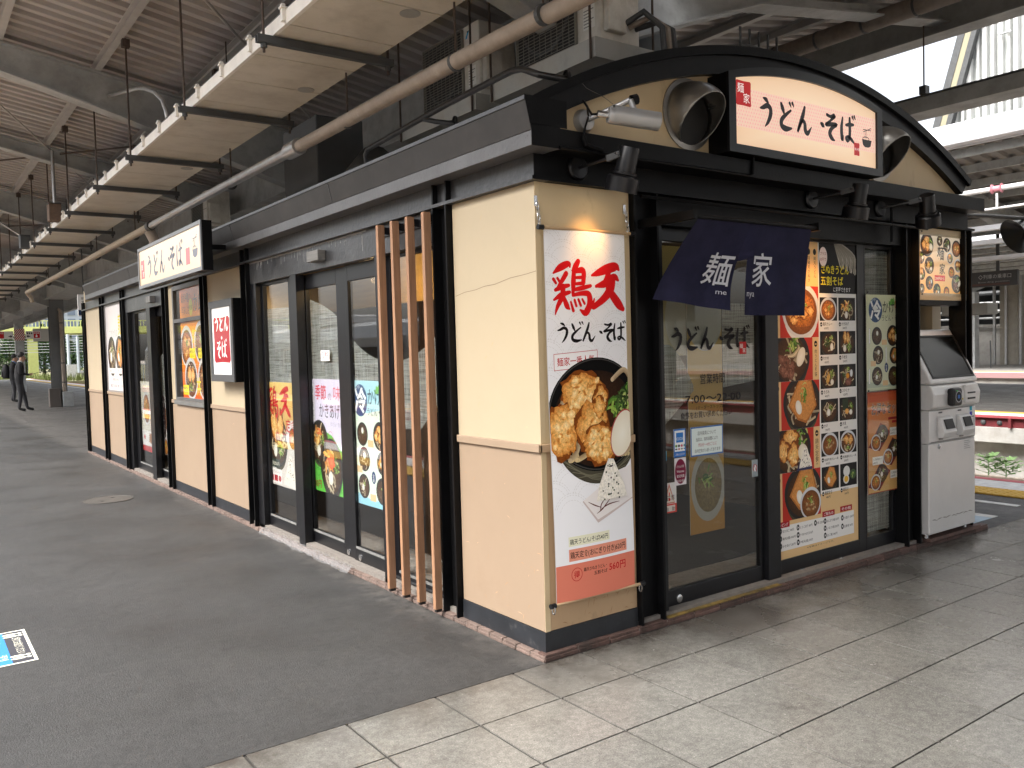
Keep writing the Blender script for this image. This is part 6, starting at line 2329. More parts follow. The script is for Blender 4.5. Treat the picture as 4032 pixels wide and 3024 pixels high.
for k, (nm, pc, kd, rim) in enumerate(items):
    cx, ry_ = k % 2, k // 2
    x0 = .458 + cx * .197
    y1 = 1.565 - ry_ * .211
    p.clip = (x0, y1 - .145, x0 + .183, y1)
    p.rect(x0, y1 - .145, x0 + .183, y1, (22, 20, 20))
    if kd == 'rice':
        p.ell(x0 + .07, y1 - .05, .036, .034, (226, 226, 222)); p.ell(x0 + .065, y1 - .1, .032, .03, (226, 222, 214)); p.ell(x0 + .065, y1 - .1, .022, .02, (230, 180, 60))
        p.ell(x0 + .14, y1 - .075, .034, .032, (70, 90, 60)); p.onion(x0 + .14, y1 - .075, .024, .024, rg, 12)
    else:
        p.bowl(x0 + .09, y1 - .075, .086, kd, rg, rim, .88, rim == 'black', .8)
    p.clip = (0, 0, MW, MH)
    p.ell(x0 + .014, y1 - .167, .011, .014, (24, 24, 24)); p.rect(x0 + .006, y1 - .17, x0 + .022, y1 - .166, (232, 230, 226))
    p.text(nm, x0 + .03, y1 - .174, .024 if len(nm) < 7 else .018, INK, w=.15 if len(nm) > 6 else None, bold=.008, hs=.85)
    p.text(pc, x0 + .045, y1 - .198, .018, (60, 56, 54), w=.045, bold=.006)
# bottom list
p.rect(.02, .05, .8, .2, (236, 234, 230))
for (x, t_, y) in ((.0, 'トッピング', .19), (.46, 'ご飯もの', .198), (.65, 'その他', .205)):
    p.rect(x, y, x + .13, y + .035, (168, 30, 40)); p.text(t_, x + .012, y + .009, .022, WHITE, w=.105, bold=.006)
for (x, y, t_) in ((.03, .165, '生たまご 80円'), (.03, .12, '鶏天(1個) 100円'), (.03, .075, 'かきあげ 210円'), (.2, .165, 'とりごぼう 80円'), (.2, .12, 'きつねわかめきざみ 150円'), (.2, .075, '海老天(1尾) 170円'), (.375, .168, '肉 220円'),
                   (.475, .165, 'おにぎり1個 120円'), (.475, .12, 'いなり1個 120円'), (.475, .075, '白ご飯 140円'), (.66, .16, '大盛り 130円'), (.66, .105, '変更券 50円')):
    p.ell(x + .012, y + .006, .014, .018, (20, 20, 20)); p.poly([(x + .007, y - .004), (x + .007, y + .016), (x + .019, y + .006)], (236, 234, 230))
    p.text(t_, x + .03, y - .004, .018, INK, w=min(.13, .014 * len(t_)), bold=.004)
p.text('※写真はイメージです。', .3, .03, .012, (60, 50, 40), w=.3)
p.poster('menu_board', 'large menu board of noodle photographs with prices beside the entrance', 'menu', PRN, PAPER)

for (z, h, nm, lab) in ((1.1, .628, 'cold_noodle_poster', 'cold noodle poster in a clear holder on the front side light'), (.422, .67, 'value_set_poster', 'orange set meal poster in a clear holder below the cold noodle one')):
    W = .44
    p = Print((2.725, .05, z), FU, FV, W, h, .0002)
    if nm[0] == 'c':
        cold_poster(p, W, h, 0)
        p.rect(0, 0, W, h * .03, (214, 220, 190))
        p.ring(W * .86, h * .9, W * .1, W * .1, .004, (200, 40, 40)); p.text('夏', W * .79, h * .87, W * .14, (200, 40, 40))
    else:
        p.rect(0, 0, W, h, (222, 176, 110), (206, 108, 56))
        p.rect(0, h * .9, W, h, (206, 92, 50))
        p.text('お得なセット', W * .1, h * .78, W * .19, (250, 246, 236), w=W * .82, bold=.03); p.up(); p.text('お得なセット', W * .1, h * .78, W * .19, INK, w=W * .82, bold=.01)
        p.rect(W * .56, h * .71, W * .92, h * .735, (150, 30, 40)); p.rect(W * .66, h * .675, W * .92, h * .7, (170, 40, 40)); p.rect(W * .86, h * .92, W * .98, h * .975, (40, 20, 20))
        for (u, v) in ((.3, .53), (.62, .37), (.28, .14)):
            p.poly([(W * (u - .28), h * (v - .07)), (W * (u + .02), h * (v - .12)), (W * (u + .32), h * (v + .06)), (W * (u + .05), h * (v + .16))], (120, 34, 32))
            p.bowl(W * (u + .1), h * (v + .05), W * .15, 'plain', rg, 'black', .9, False, .6); p.bowl(W * (u - .08), h * (v - .03), W * .13, 'curry', rg, 'white', .95, False, .5)
        for (u, v) in ((.6, .55), (.12, .28), (.6, .12)):
            p.rect(W * u, h * v, W * (u + .28), h * (v + .08), (238, 234, 226)); p.text('ミニ鶏天丼セット', W * u + .006, h * (v + .045), .016, INK, w=W * .25); p.text('690円', W * u + .006, h * (v + .012), .016, INK, w=W * .12)
        p.frame(0, 0, W, h, .006, (160, 60, 40))
    o = p.poster(nm, lab, 'poster', PRN, PAPER)
    MB().box(2.71, 2.71 + W + .03, .036, .039, z - .03, z + h + .02).build('clear_holder', ACRYL, o)
    for (a, c) in ((2.716, z + h + .012), (2.73 + W, z + h + .012)):
        MB().lathe([(.006, 0), (.006, .005), (0, .006)], (a, .0355, c), (0, -1, 0), 8).build('holder_screw', STEELD, o)

# lettering and stickers on the entrance pane (pane face at y = .074)
p = Print((.872, .0735, .14), FU, FV, .768, 1.84, .0001)
p.calli('うどん・そば', .055, 1.27, .118, INK, adv=1.0, fat=1.25)
p.seal(.62, 1.235, .68, 1.305, (190, 40, 40)); p.text('麺', .624, 1.27, .028, WHITE); p.text('家', .646, 1.245, .028, WHITE)
p.text('営業時間', .285, 1.085, .06, INK, w=.21, bold=.006)
p.text('7:00〜22:00', .17, .98, .06, INK, w=.46, bold=.01)
p.text('(オーダーストップ21:50)', .255, .945, .022, INK, w=.26)
p.text('食券をお買い求めください', .13, .9, .04, INK, w=.42, bold=.004)
put('lettering', p.mesh('lettering', PRN), shop)


def sticker(x, z, w, h, name, lab, fn):
    q = Print((x, .0715, z), FU, FV, w, h, .0002)
    fn(q, w, h)
    q.poster(name, lab, 'sticker', PRN, PAPER)


def st_notice(q, w, h):
    q.rect(0, 0, w, h, (70, 110, 170)); q.rect(.008, .008, w - .008, h - .008, (222, 232, 228))
    q.text('店内換気について', .055, h - .045, .024, INK, w=.15); q.text('当店は、換気装置により', .04, h - .078, .022, INK, w=.18)
    q.text('約2分〜4分ごとに', .06, h - .108, .022, (170, 40, 50), w=.15); q.text('店内空気が入替っております', .03, h - .14, .022, INK, w=.21)


sticker(1.075, .83, .262, .16, 'ventilation_notice', 'white blue edged notice about ventilation taped on the entrance pane', st_notice)


def st_ic(q, w, h):
    q.rect(0, 0, w, h, (40, 110, 190)); q.rect(.006, .03, w - .006, h - .008, (236, 240, 242)); q.rect(.018, .078, w - .018, h - .02, (50, 120, 196)); q.text('ICOCA', .02, .09, .022, (230, 236, 240), w=w - .04)
    for k in range(4):
        q.ell(.018 + k * .021, .06, .008, .007, [(90, 140, 60), (40, 40, 44), (200, 90, 110), (90, 150, 160)][k]); q.ell(.018 + k * .021, .043, .008, .004, [(60, 60, 60), (190, 60, 80), (120, 120, 120), (60, 140, 200)][k])
    q.text('ご利用いただけます', .008, .009, .014, WHITE, w=w - .016)


sticker(.945, .84, .09, .15, 'payment_sticker', 'blue and white card payment sticker on the entrance pane', st_ic)


def st_wel(q, w, h):
    q.rect(0, 0, w, h, (226, 220, 222)); q.ell(w / 2, h / 2, w * .48, h * .46, (120, 22, 58))
    for k, t_ in enumerate(('いらっしゃいませ', 'Welcome', '歓迎光臨', '어서오세요')):
        q.text(t_, w / 2, h - .052 - k * .026, .018, WHITE, w=w * .66, ctr=True)


sticker(.948, .69, .088, .145, 'welcome_sticker', 'maroon round welcome sticker below the payment sticker', st_wel)


def st_cau(q, w, h):
    q.poly([(0, .05), (w * .86, .05), (w * .43, h)], (196, 120, 100)); q.poly([(.012, .056), (w * .8, .056), (w * .43, h - .02)], (214, 204, 190))
    q.rect(w * .39, .09, w * .47, h - .05, (214, 60, 40)); q.ell(w * .43, .072, .008, .008, (214, 60, 40)); q.text('注', .02, .07, .03, INK); q.text('意', w * .55, .07, .03, INK)
    q.rect(0, .0, w, .048, (206, 70, 60)); q.rect(.006, .008, w - .012, .04, (216, 206, 196)); q.text('自', .012, .012, .024, INK); q.text('動', w * .62, .012, .024, INK)


sticker(.862, .55, .096, .16, 'caution_sticker', 'triangular caution sticker at the edge of the entrance pane', st_cau)


def st_hand(q, w, h):
    q.rect(0, 0, w, h, (150, 160, 164)); q.ring(w / 2, h * .52, w * .38, w * .42, .006, (176, 70, 70)); q.ell(w / 2, h * .5, .01, .02, (236, 236, 236)); q.brush([(w * .3, h * .75, .002), (w * .72, h * .3, .002)], (176, 70, 70), k=1)


sticker(1.585, .665, .05, .098, 'no_touch_sticker', 'small grey hand warning sticker at the door edge', st_hand)
# poster seen from behind inside the entrance
p = Print((1.08, .0885, .4), FU, FV, .28, 1.42, .0002)
p.rect(0, 0, .28, 1.42, (196, 140, 60), (216, 190, 120))
p.ell(.15, .26, .14, .2, (196, 190, 176)); p.ell(.15, .26, .11, .15, (150, 130, 90), (130, 110, 70), .6); p.onion(.14, .3, .06, .06, rg, 14)
p.rect(.06, .44, .25, .58, (206, 190, 60)); p.text('和風鶏天', .07, .52, .04, (90, 80, 40), w=.16, mirror=True); p.text('カレー丼', .09, .46, .036, (90, 80, 40), w=.13, mirror=True)
p.ell(.14, 1.2, .15, .2, (190, 186, 170))
p.poster('curry_bowl_poster', 'orange poster seen through the entrance glass from its back', 'poster', PRN, PAPER)
p = Print((.875, .0895, 1.38), FU, FV, .2, .58, .0002)
p.rect(0, 0, .2, .58, (198, 190, 160), (214, 186, 110))
p.ell(.2, .2, .16, .2, (206, 200, 182))
p.poster('curry_bowl_poster', 'pale corner of a second poster seen from its back inside the entrance glass', 'poster', PRN, PAPER)
part(MB().box(.842, .868, .05, .0595, .62, .82), 'door_switch', BLACK)
q_ = Print((.846, .0495, .835), FU, FV, .02, .05, .0002)
q_.rect(0, 0, .02, .05, (60, 160, 200)); put('switch_label', q_.mesh('switch_label', PRN), shop)

# ------------------------------------------------------------------ ticket machine
tm = thing('ticket_machine', 'white meal ticket vending machine with tilted touch screen under the picture sign', 'ticket machine', (3.57, .15, 0))
TMW = mat('machine_white', (.74, .73, .72), .38, .15, var=.05, vscale=3, dirt=(.36, .34, .32), dscale=6, damt=.3)
TMS = mat('machine_steel', (.68, .67, .66), .36, .3, var=.06, vscale=2)
x0, x1, yf = 3.25, 3.885, -.075
MB().prism([(yf, .095), (yf, .715), (.42, .715), (.42, .095)], 'x', x0, x1).build('lower_door', TMS, tm, bevel=.006)
MB().prism([(yf + .004, .717), (yf - .004, .73), (yf - .004, .935), (yf, .94), (.42, .94), (.42, .717)], 'x', x0, x1).build('coin_panel', TMW, tm, bevel=.006)
MB().prism([(yf, .942), (yf - .035, .965), (yf - .042, 1.05), (yf - .02, 1.105), (yf - .004, 1.115), (.42, 1.115), (.42, .942)], 'x', x0, x1).build('reader_panel', TMW, tm, bevel=.008)
MB().prism([(yf - .02, 1.118), (yf - .02, 1.14), (.086, 1.494), (.42, 1.494), (.42, 1.118)], 'x', x0, x1).build('screen_housing', TMW, tm, bevel=.01)
sa, sb = Vector((0, yf - .02, 1.14)), Vector((0, .086, 1.494))
sd = (sb - sa).normalized()
sn = Vector((0, -sd.z, sd.y))
o0 = sa + sn * .0015
scr = MB()
for (xa, xb, ta, tb2, off, nm) in ((x0 + .05, x1 - .05, .03, .335, .001, 0),):
    P = [o0 + sd * ta + Vector((xa, 0, 0)), o0 + sd * ta + Vector((xb, 0, 0)), o0 + sd * tb2 + Vector((xb, 0, 0)), o0 + sd * tb2 + Vector((xa, 0, 0))]
    scr.add([tuple(q) for q in P] + [tuple(q - sn * .004) for q in P], [(0, 1, 2, 3), (7, 6, 5, 4), (0, 4, 5, 1), (1, 5, 6, 2), (2, 6, 7, 3), (3, 7, 4, 0)])
scr.build('touch_screen', mat('screen_glass', (.006, .007, .007), .2, spec=.15), tm)
bz = MB()
for (xa, xb, ta, tb2) in ((x0 + .035, x1 - .035, .018, .03), (x0 + .035, x1 - .035, .335, .347), (x0 + .035, x0 + .05, .03, .335), (x1 - .05, x1 - .035, .03, .335)):
    c = o0 + sd * (ta + tb2) / 2 + Vector(((xa + xb) / 2, 0, 0))
    bz.obox(c, (Vector((1, 0, 0)), sd, sn), ((xb - xa) / 2, (tb2 - ta) / 2, .005))
bz.build('screen_bezel', ACD, tm)
# card reader, slots and chutes
MB().box(x0 + .17, x0 + .3, yf - .085, yf - .033, .965, 1.09).build('card_reader', ALU, tm, bevel=.02)
q_ = Print((x0 + .185, yf - .0862, .985), FU, FV, .1, .09, .0004)
q_.ell(.05, .045, .042, .04, (170, 172, 176)); q_.ell(.05, .045, .036, .034, (30, 32, 36)); q_.rect(.036, .033, .064, .057, (60, 110, 190)); q_.rect(.02, .082, .035, .088, (60, 220, 100))
put('reader_pad', q_.mesh('reader_pad', PRN), tm)
MB().box(x0 + .4, x0 + .56, yf - .05, yf - .034, .975, 1.105).build('note_unit', TMW, tm, bevel=.008)
MB().box(x0 + .43, x0 + .53, yf - .056, yf - .0505, 1.0, 1.012).box(x0 + .43, x0 + .53, yf - .056, yf - .0505, 1.04, 1.05).build('note_slot', ACD, tm)
MB().lathe([(.014, 0), (.014, .012), (0, .014)], (x0 + .34, yf - .036, 1.06), (0, -1, 0), 14).build('coin_slot', CHROME, tm)
for (xa, xb) in ((x0 + .1, x0 + .27), (x0 + .36, x0 + .52)):
    ch = MB().prism([(yf - .0045, .84), (yf - .0045, .9), (yf - .03, .885), (yf - .06, .79), (yf - .045, .752), (yf - .0045, .752)], 'x', xa, xb)
    ch.build('chute', TMW, tm, bevel=.006)
    MB().obox(((xa + xb) / 2, yf - .0475, .845), ((1, 0, 0), (0, .3, .95), (0, -.95, .3)), ((xb - xa) / 2 - .03, .034, .004)).build('chute_mouth', ACD, tm)
MB().lathe([(.016, 0), (.016, .006), (.008, .012), (0, .012)], (x0 + .13, yf, .69), (0, -1, 0), 14).build('lock', CHROME, tm)
q_ = Print((x1 - .17, yf - .0055, .755), FU, FV, .16, .19, .0003)
q_.frame(.03, .0, .15, .115, .005, (40, 40, 40)); q_.frame(.06, .02, .12, .095, .004, (60, 60, 60)); q_.rect(.085, .155, .12, .185, (60, 170, 190)); q_.rect(.085, .12, .12, .148, (60, 60, 170))
put('labels', q_.mesh('labels', PRN), tm)
q_ = Print((x1 - .17, yf - .0008, .63), FU, FV, .12, .085, .0003)
q_.rect(0, 0, .12, .085, (214, 212, 210))
for k in range(5):
    q_.rect(.012, .015 + k * .013, .1 - .012 * (k % 3), .019 + k * .013, (150, 148, 146))
put('labels', q_.mesh('labels', PRN), tm)
for (a, c) in ((x0 + .05, yf + .05), (x1 - .06, yf + .05), (x0 + .05, .36), (x1 - .06, .36)):
    MB().tube([(a, c, .062), (a, c, .095)], .016, 8).build('foot', CHROME, tm)
for (a, c, w, h, col) in ((x0 + .02, .724, .6, .004, (120, 118, 116)), (x0 + .33, 1.0, .05, .012, (206, 186, 60)), (x0 + .12, .918, .05, .01, (90, 90, 92)), (x0 + .38, .918, .05, .01, (90, 90, 92)), (x0 + .12, .735, .06, .012, (150, 148, 146)), (x0 + .4, .735, .06, .012, (150, 148, 146))):
    q_ = Print((a, yf - (.0445 if c > .95 else .0055), c), FU, FV, w, h, .0003)
    q_.rect(0, 0, w, h, col)
    put('labels', q_.mesh('labels', PRN), tm)
q_ = Print((x0 + .03, yf - .0006, .16), FU, FV, .58, .06, .0002)
for k in range(9):
    xx = .02 + .06 * k + rnd.uniform(-.02, .02)
    q_.brush([(xx, .03 + rnd.uniform(-.008, .008), .0006), (xx + .03, .033, .004), (xx + .07, .03 + rnd.uniform(-.008, .008), .0006)], (150, 146, 142), k=3)
put('scuff_marks', q_.mesh('scuff_marks', PRN), tm)
pl = MB().box(3.3, 4.0, -.06, .45, .0385, .061)
pl.build('machine_plinth', BRICKD, label='low dark plinth slab under the ticket machine', cat='plinth')

# ------------------------------------------------------------------ things on the ground
e = thing('manhole_cover', 'round iron manhole cover in the asphalt beside the shop', 'manhole cover', (-.68, 6.42, 0))
IRON = mat('iron_cover', (.085, .078, .07), .6, .3, var=.25, vscale=14, bump=.3, bscale=60)
MB().lathe([(.24, .001), (.24, .006), (.225, .008), (.222, .004)], (-.68, 6.42, 0), (0, 0, 1), 40).build('rim', IRON, e)
MB().lathe([(.221, .0008), (.221, .006), (0, .007)], (-.68, 6.42, 0), (0, 0, 1), 40).build('lid', IRON, e)
for a in (.06, -.07):
    MB().lathe([(.018, .0072), (.018, .0095), (0, .0095)], (-.68 + a, 6.42 + a * 1.4, 0), (0, 0, 1), 12).build('key_hole', ACD, e)
# queue sticker: two footprints and lettering, read from the tracks
p = Print((-1.878, 2.17, .0012), (0, -1, 0), (1, 0, 0), .58, .42, .0002)
p.O = Vector((-2.3, 2.17, .0012)); p.V = Vector((1, 0, 0)); p.U = Vector((0, -1, 0)); p.N = Vector((0, 0, 1))
p.rect(0, 0, .58, .42, (232, 230, 214)); p.rect(.014, .014, .566, .406, (66, 66, 72)); p.rect(.014, .014, .566, .315, (58, 128, 204))
for u in (.06, .1, .46, .5):
    p.ell(u, .345, .014, .034, (230, 228, 206)); p.ell(u, .39, .013, .011, (230, 228, 206))
p.text('2列でお並びください', .13, .35, .045, (226, 224, 206), w=.3, hs=.7)
p.text('JR西日本', .05, .25, .05, (214, 226, 240), w=.16); p.text('列', .4, .27, .04, (214, 226, 240), w=.1); p.text('先頭', .08, .1, .12, (214, 226, 240), w=.3)
p.step = .0002
o = p.sheet(.0006).build('queue_sticker', PAPER, label='blue and grey floor sticker with footprints on the asphalt', cat='sticker')
put('print', p.mesh('print', PRN), o)
# wrinkled plastic sheet on the plinth by the sliding door
b = MB()
NX, NY = 6, 46
V = []
for j in range(NY + 1):
    for i in range(NX + 1):
        yy = 2.02 + 1.68 * j / NY
        w = .06 + .012 * sin(j * .6)
        x = -.036 - w * .55 + w * i / NX + .006 * sin(j * 1.7)
        z = (.036 if x > -.034 else max(.004, .036 - (-.034 - x) * 1.4)) + abs(rnd.gauss(0, .0035))
        V.append((x, yy, z + .003))
F = [(j * (NX + 1) + i, j * (NX + 1) + i + 1, (j + 1) * (NX + 1) + i + 1, (j + 1) * (NX + 1) + i) for j in range(NY) for i in range(NX)]
b.add(V, F)
pm_ = mat('plastic_sheet', (.36, .36, .36), .25, var=.2, vscale=20, spec=.7)
pm_.node_tree.nodes['Principled BSDF'].inputs['Alpha'].default_value = .35
b.build('plastic_sheet', pm_, label='crumpled clear plastic sheet lying along the door sill', cat='plastic sheet')
tw = MB().tube([(-.62, -.93, .004), (-.5, -.99, .007), (-.43, -1.06, .006), (-.385, -1.13, .005)], [.0015, .003, .003, .002], 6)
tw.build('twig', BARK, label='thin dark twig lying on the pale tiles', cat='twig')

# hanging station name sign beyond the shop
e = thing('station_sign', 'small white hanging station name sign with navy foot beyond the shop end', 'sign', (.36, 13.6, 2.25))
MB().box(.25, .41, 13.55, 13.62, 2.22, 2.6).build('sign_body', mat('sign_white', (.7, .7, .7), .4), e, bevel=.01)
q_ = Print((.252, 13.549, 2.235), FU, FV, .156, .35, .0004)
q_.rect(0, 0, .156, .35, (236, 238, 240)); q_.rect(0, 0, .156, .09, (40, 56, 90)); q_.text('新大阪', .05, .27, .06, INK, vertical=True)
put('print', q_.mesh('print', PRN), e)
MB().tube([(.35, 13.58, 2.6), (.35, 13.58, 3.4)], .012, 8).build('hanger', STEELD, e)

# ------------------------------------------------------------------ lamps inside the shop
def lamp_in(x, y, z, power, col, size, nm, lab, kind):
    e = thing(nm, lab, 'lamp', (x, y, z), 'ceiling lamps inside the shop')
    if kind == 'tube':
        MB().box(x - .06, x + .06, y - .62, y + .62, z + .05, z + .09).build('fitting', PAPER, e)
        MB().tube([(x, y - .6, z + .03), (x, y + .6, z + .03)], .014, 10).build('tube', mat('tube_glow_%d' % int(y * 10), (1, .93, .8), .4, emit=9.0), e)
    else:
        MB().lathe([(.02, .16), (.035, .15), (.11, .03), (.115, .0), (.1, .02)], (x, y, z), (0, 0, 1), 24).build('shade', mat('pendant_%d' % int(y * 10), (.6, .4, .15), .5), e)
        MB().lathe([(0, -.035), (.03, -.02), (.04, .02), (.02, .06), (0, .06)], (x, y, z + .03), (0, 0, 1), 16).build('bulb', mat('bulb_glow_%d' % int(y * 10), (1, .75, .4), .4, emit=14.0), e)
        MB().tube([(x, y, z + .16), (x, y, 2.405)], .004, 6).build('cord', ACD, e)
    ld_ = bpy.data.lights.new('lamp_light', 'POINT')
    ld_.energy = power
    ld_.color = col
    ld_.shadow_soft_size = size
    lo = bpy.data.objects.new('lamp_light', ld_)
    COL.objects.link(lo)
    lo.parent = e
    lo.location = (0, 0, -.08)


for k, (x, y) in enumerate(((.75, 1.3), (.75, 3.1), (.8, 7.4))):
    lamp_in(x, y, 2.12, 4.5, (1, .66, .32), .05, 'pendant_lamp', ['warm pendant lamp behind the wood slats', 'warm pendant lamp behind the fixed pane of the near door', 'warm pendant lamp inside the far door'][k], 'pendant')
for k, (x, y) in enumerate(((2.2, 1.6), (2.2, 4.6))):
    lamp_in(x, y, 2.2, 1.0, (1, .84, .6), .1, 'tube_lamp', ['ceiling tube lamp inside the entrance', 'ceiling tube lamp over the counter'][k], 'tube')

# ------------------------------------------------------------------ across the right-hand tracks: canopies, viaduct, tower
CANW = mat('canopy_fascia_white', (.66, .67, .7), .5, var=.05)
PIPEW = mat('white_conduit', (.62, .62, .62), .4, var=.08)
ROOF2 = mat('far_roof_sheet', (.2, .19, .18), .6, var=.2, vscale=1.5)


def far_canopy(xa, xb, z_edge, z_val, y0, y1, lab, detail=True):
    e = thing('far_canopy', lab, 'canopy', (xa, 0, 0))
    xm = (xa + xb) / 2
    for (x0, z0, x1, z1) in ((xa, z_edge, xm, z_val), (xm, z_val, xb, z_edge)):
        b = MB()
        prof, y, per = [], y0, .3
        while y < y1:
            prof += [(y, 0), (y + per * .4, 0), (y + per * .5, .06), (y + per * .9, .06)]
            y += per
        V = []
        for yy, h in prof:
            V += [(x0, yy, z0 + h), (x1, yy, z1 + h)]
        b.add(V, [(2 * i, 2 * i + 1, 2 * i + 3, 2 * i + 2) for i in range(len(prof) - 1)])
        b.build('roof_sheet', ROOF2, e)
    for k in range(7):
        t = k / 6
        x = xa + .2 + (xm - xa - .4) * t
        z = z_edge + (z_val - z_edge) * t
        MB().box(x - .04, x + .04, y0, y1, z - .16, z - .01).build('purlin', STEEL, e)
    y = y0 + 3
    while y < y1:
        b = MB().prism([(xa + .1, z_edge - .16), (xm, z_val - .1), (xm, z_val - .75), (xa + .1, z_edge - .36)], 'y', y - .08, y + .08)
        b.prism([(xb - .1, z_edge - .16), (xm, z_val - .1), (xm, z_val - .75), (xb - .1, z_edge - .36)], 'y', y - .08, y + .08)
        b.build('beam', STEEL, e)
        MB().box(xm - .2, xm + .2, y - .2, y + .2, 0, z_val - .74).build('column', STEEL, e)
        y += 7.5
    MB().box(xa - .06, xa, y0, y1, z_edge - .02, z_edge + .22).build('fascia', CANW, e)
    MB().box(xa - .3, xa - .061, y0, y1, z_edge + .0, z_edge + .37).build('gutter', CANW, e, bevel=.03)
    return e


far_canopy(13.3, 24.2, 4.84, 3.95, -20, 90, 'grey canopy with white fascia over the platform across the tracks')
far_canopy(31.0, 41.5, 4.9, 4.1, -10, 120, 'second far canopy over the farthest platform')
for (z, x, r, lab) in ((3.94, 13.0, .045, 'thick white conduit strung above the right-hand tracks'), (3.62, 13.1, .022, 'thin white conduit below the thick one above the tracks')):
    e = thing('overhead_conduit', lab, 'conduit', (x, 0, z))
    MB().tube([(x, -20, z), (x, 60, z)], r, 10).build('run', PIPEW, e, smooth=True)
    y = -4.0
    while y < 40:
        MB().tube([(x, y, z), (x, y, 4.84)], .012, 6).build('hanger', STEEL, e)
        y += 3.1
e = thing('insulator', 'pink insulator clipped on the thick white conduit', 'insulator', (13.0, 3.9, 3.94))
PNK = mat('insulator_pink', (.6, .22, .26), .4)
MB().lathe([(.05, -.09), (.085, -.08), (.05, -.05), (.05, .05), (.085, .08), (.05, .09)], (13.0, 3.9, 3.94), (0, 1, 0), 14).build('spool', PNK, e)
MB().tube([(13.0, 3.9, 3.86), (13.0, 3.9, 3.62)], .02, 8).build('stem', PIPEW, e)
for k, (x, z) in enumerate(((15.2, 3.5), (16.4, 3.35), (17.6, 3.1))):
    e = thing('strip_light', ['white strip light row nearest the far platform edge', 'white strip light row in the middle of the far canopy', 'white strip light row deep under the far canopy'][k], 'light', (x, 0, z))
    MB().box(x - .09, x + .09, -12, 60, z, z + .1).build('housing', CANW, e)
    MB().tube([(x, 0, z + .1), (x, 0, z + .9)], .015, 6).build('hanger', STEEL, e)
e = thing('direction_board', 'dark hanging board with white boarding notice across the tracks', 'board', (20, 7.4, 2.65))
MB().box(20, 20.12, 6.6, 8.3, 2.66, 3.04).build('board_body', mat('board_dark', (.05, .045, .042), .5), e, bevel=.02)
q_ = Print((19.998, 8.28, 2.68), LU, FV, 1.66, .34, .0006)
q_.text('◇列車の乗車口', .75, .18, .12, (190, 188, 184), w=.8); q_.text('Boarding position', .75, .08, .05, (160, 158, 154), w=.75); q_.rect(.0, .01, 1.5, .06, (96, 70, 62))
put('print', q_.mesh('print', PRN), e)
MB().box(20.04, 20.08, 7.05, 7.12, 3.04, 4.0).build('hanger', STEELD, e)
MB().box(20.5, 21.1, 7.55, 8.75, 1.98, 2.28).build('departure_display', mat('display_beige', (.42, .41, .37), .5), bevel=.03, label='beige hanging display casing beneath the dark board', cat='display')

vw = thing('viaduct', 'grey concrete viaduct wall with dark ducts behind the farthest platform', 'viaduct', (44, 20, 0))
y = -20.0
while y < 120:
    MB().box(44, 44.3, y + .02, y + 5.98, -1.1, 2.0).build('wall_panel', CONC, vw)
    y += 6
MB().box(43.2, 60, -20, 120, 4.7, 7.6).build('deck', CONCD, vw)
MB().box(50, 50.3, -20, 120, 1.9, 4.7).build('back_wall', STEELD, vw)
MB().box(44.3, 60, -20, 120, -1.1, 1.9).build('fill', CONCD, vw)
for (y, s_) in ((15.75, .42), (24.0, .42), (32, .42), (7.5, .42), (40, .42)):
    MB().box(40.3, 41.1, y - s_, y + s_, 0.01, 4.7).build('column', mat('tan_concrete_%d' % int(y), (.34, .31, .26), .85, var=.12), vw)
    for dy in (.62, -.55, .1):
        MB().tube([(40.2, y + dy, 0.02), (40.2, y + dy, 4.4)], .07 if dy != .1 else .05, 10).build('downpipe', GALV if dy != .1 else PIPEW, vw, smooth=True)
for (z, r) in ((2.3, .06), (2.65, .09), (3.1, .06), (3.6, .12)):
    MB().tube([(43.6, -20, z), (43.6, 120, z)], r, 8).build('duct', STEEL if r < .1 else STEELD, vw, smooth=True)
for k in range(14):
    y = 6 + k * 2.7
    MB().box(43.3, 43.5, y, y + .1, 1.2 + (k % 3) * .3, 4.6).build('conduit', STEELD if k % 2 else STEEL, vw)
    if k % 3 == 0:
        MB().box(43.7, 43.98, y + .5, y + .95, .9, 1.3).build('switch_box', PIPEW, vw)
# fence post and low sign on the farthest platform
MB().tube([(36, 14.6, 0), (36, 14.62, 1.2)], .03, 8).build('platform_post', STEELD, label='thin dark post standing on the farthest platform', cat='post')

tw_ = thing('louvred_building', 'tall pale louvred station building with raking edge behind the canopies', 'building', (60, 0, 0))
LOUV = mat('louvre_pale', (.6, .61, .6), .5, var=.1, vscale=.6)
LOUV2 = mat('louvre_back', (.42, .44, .43), .5, var=.15, vscale=.8)
edge = lambda z: 29.14 - (z - 16.9) * .3
MB().prism([(edge(4), 4), (edge(44), 44), (-40, 44), (-40, 4)], 'x', 60.6, 75).build('wall', LOUV2, tw_)
y = -12.0
k = 0
while y < 31:
    zt = min(43, 16.9 + (29.14 - .9 - y) / .3)
    zb = 6
    if zt > zb + 1:
        o = MB().box(60.1 + .06 * (k % 3), 60.55, y, y + .16 + .12 * (k % 2), zb, zt).build('fin', LOUV, tw_)
    y += .52
    k += 1
for k in range(60):
    y, z = rnd.uniform(5, 27), rnd.uniform(12, 30)
    if z < 16.9 + (27.6 - y) / .3:
        MB().box(59.9, 60.09, y, y + rnd.uniform(.5, 1.1), z, z + .09).build('ledge', STEEL, tw_)
d = Vector((0, -.3, 1)).normalized()
for (off, w, m, xx) in ((.0, .34, STEELD, 59.8), (-.42, .14, mat('edge_yellow', (.26, .24, .16), .6), 59.7), (-.8, .34, STEELD, 59.85)):
    a, b2 = Vector((xx, edge(5) + off, 5)), Vector((xx, edge(44) + off, 44))
    MB().beam(a, b2, .5, w * 1.4, 0, (1, 0, 0)).build('raking_trim', m, tw_)

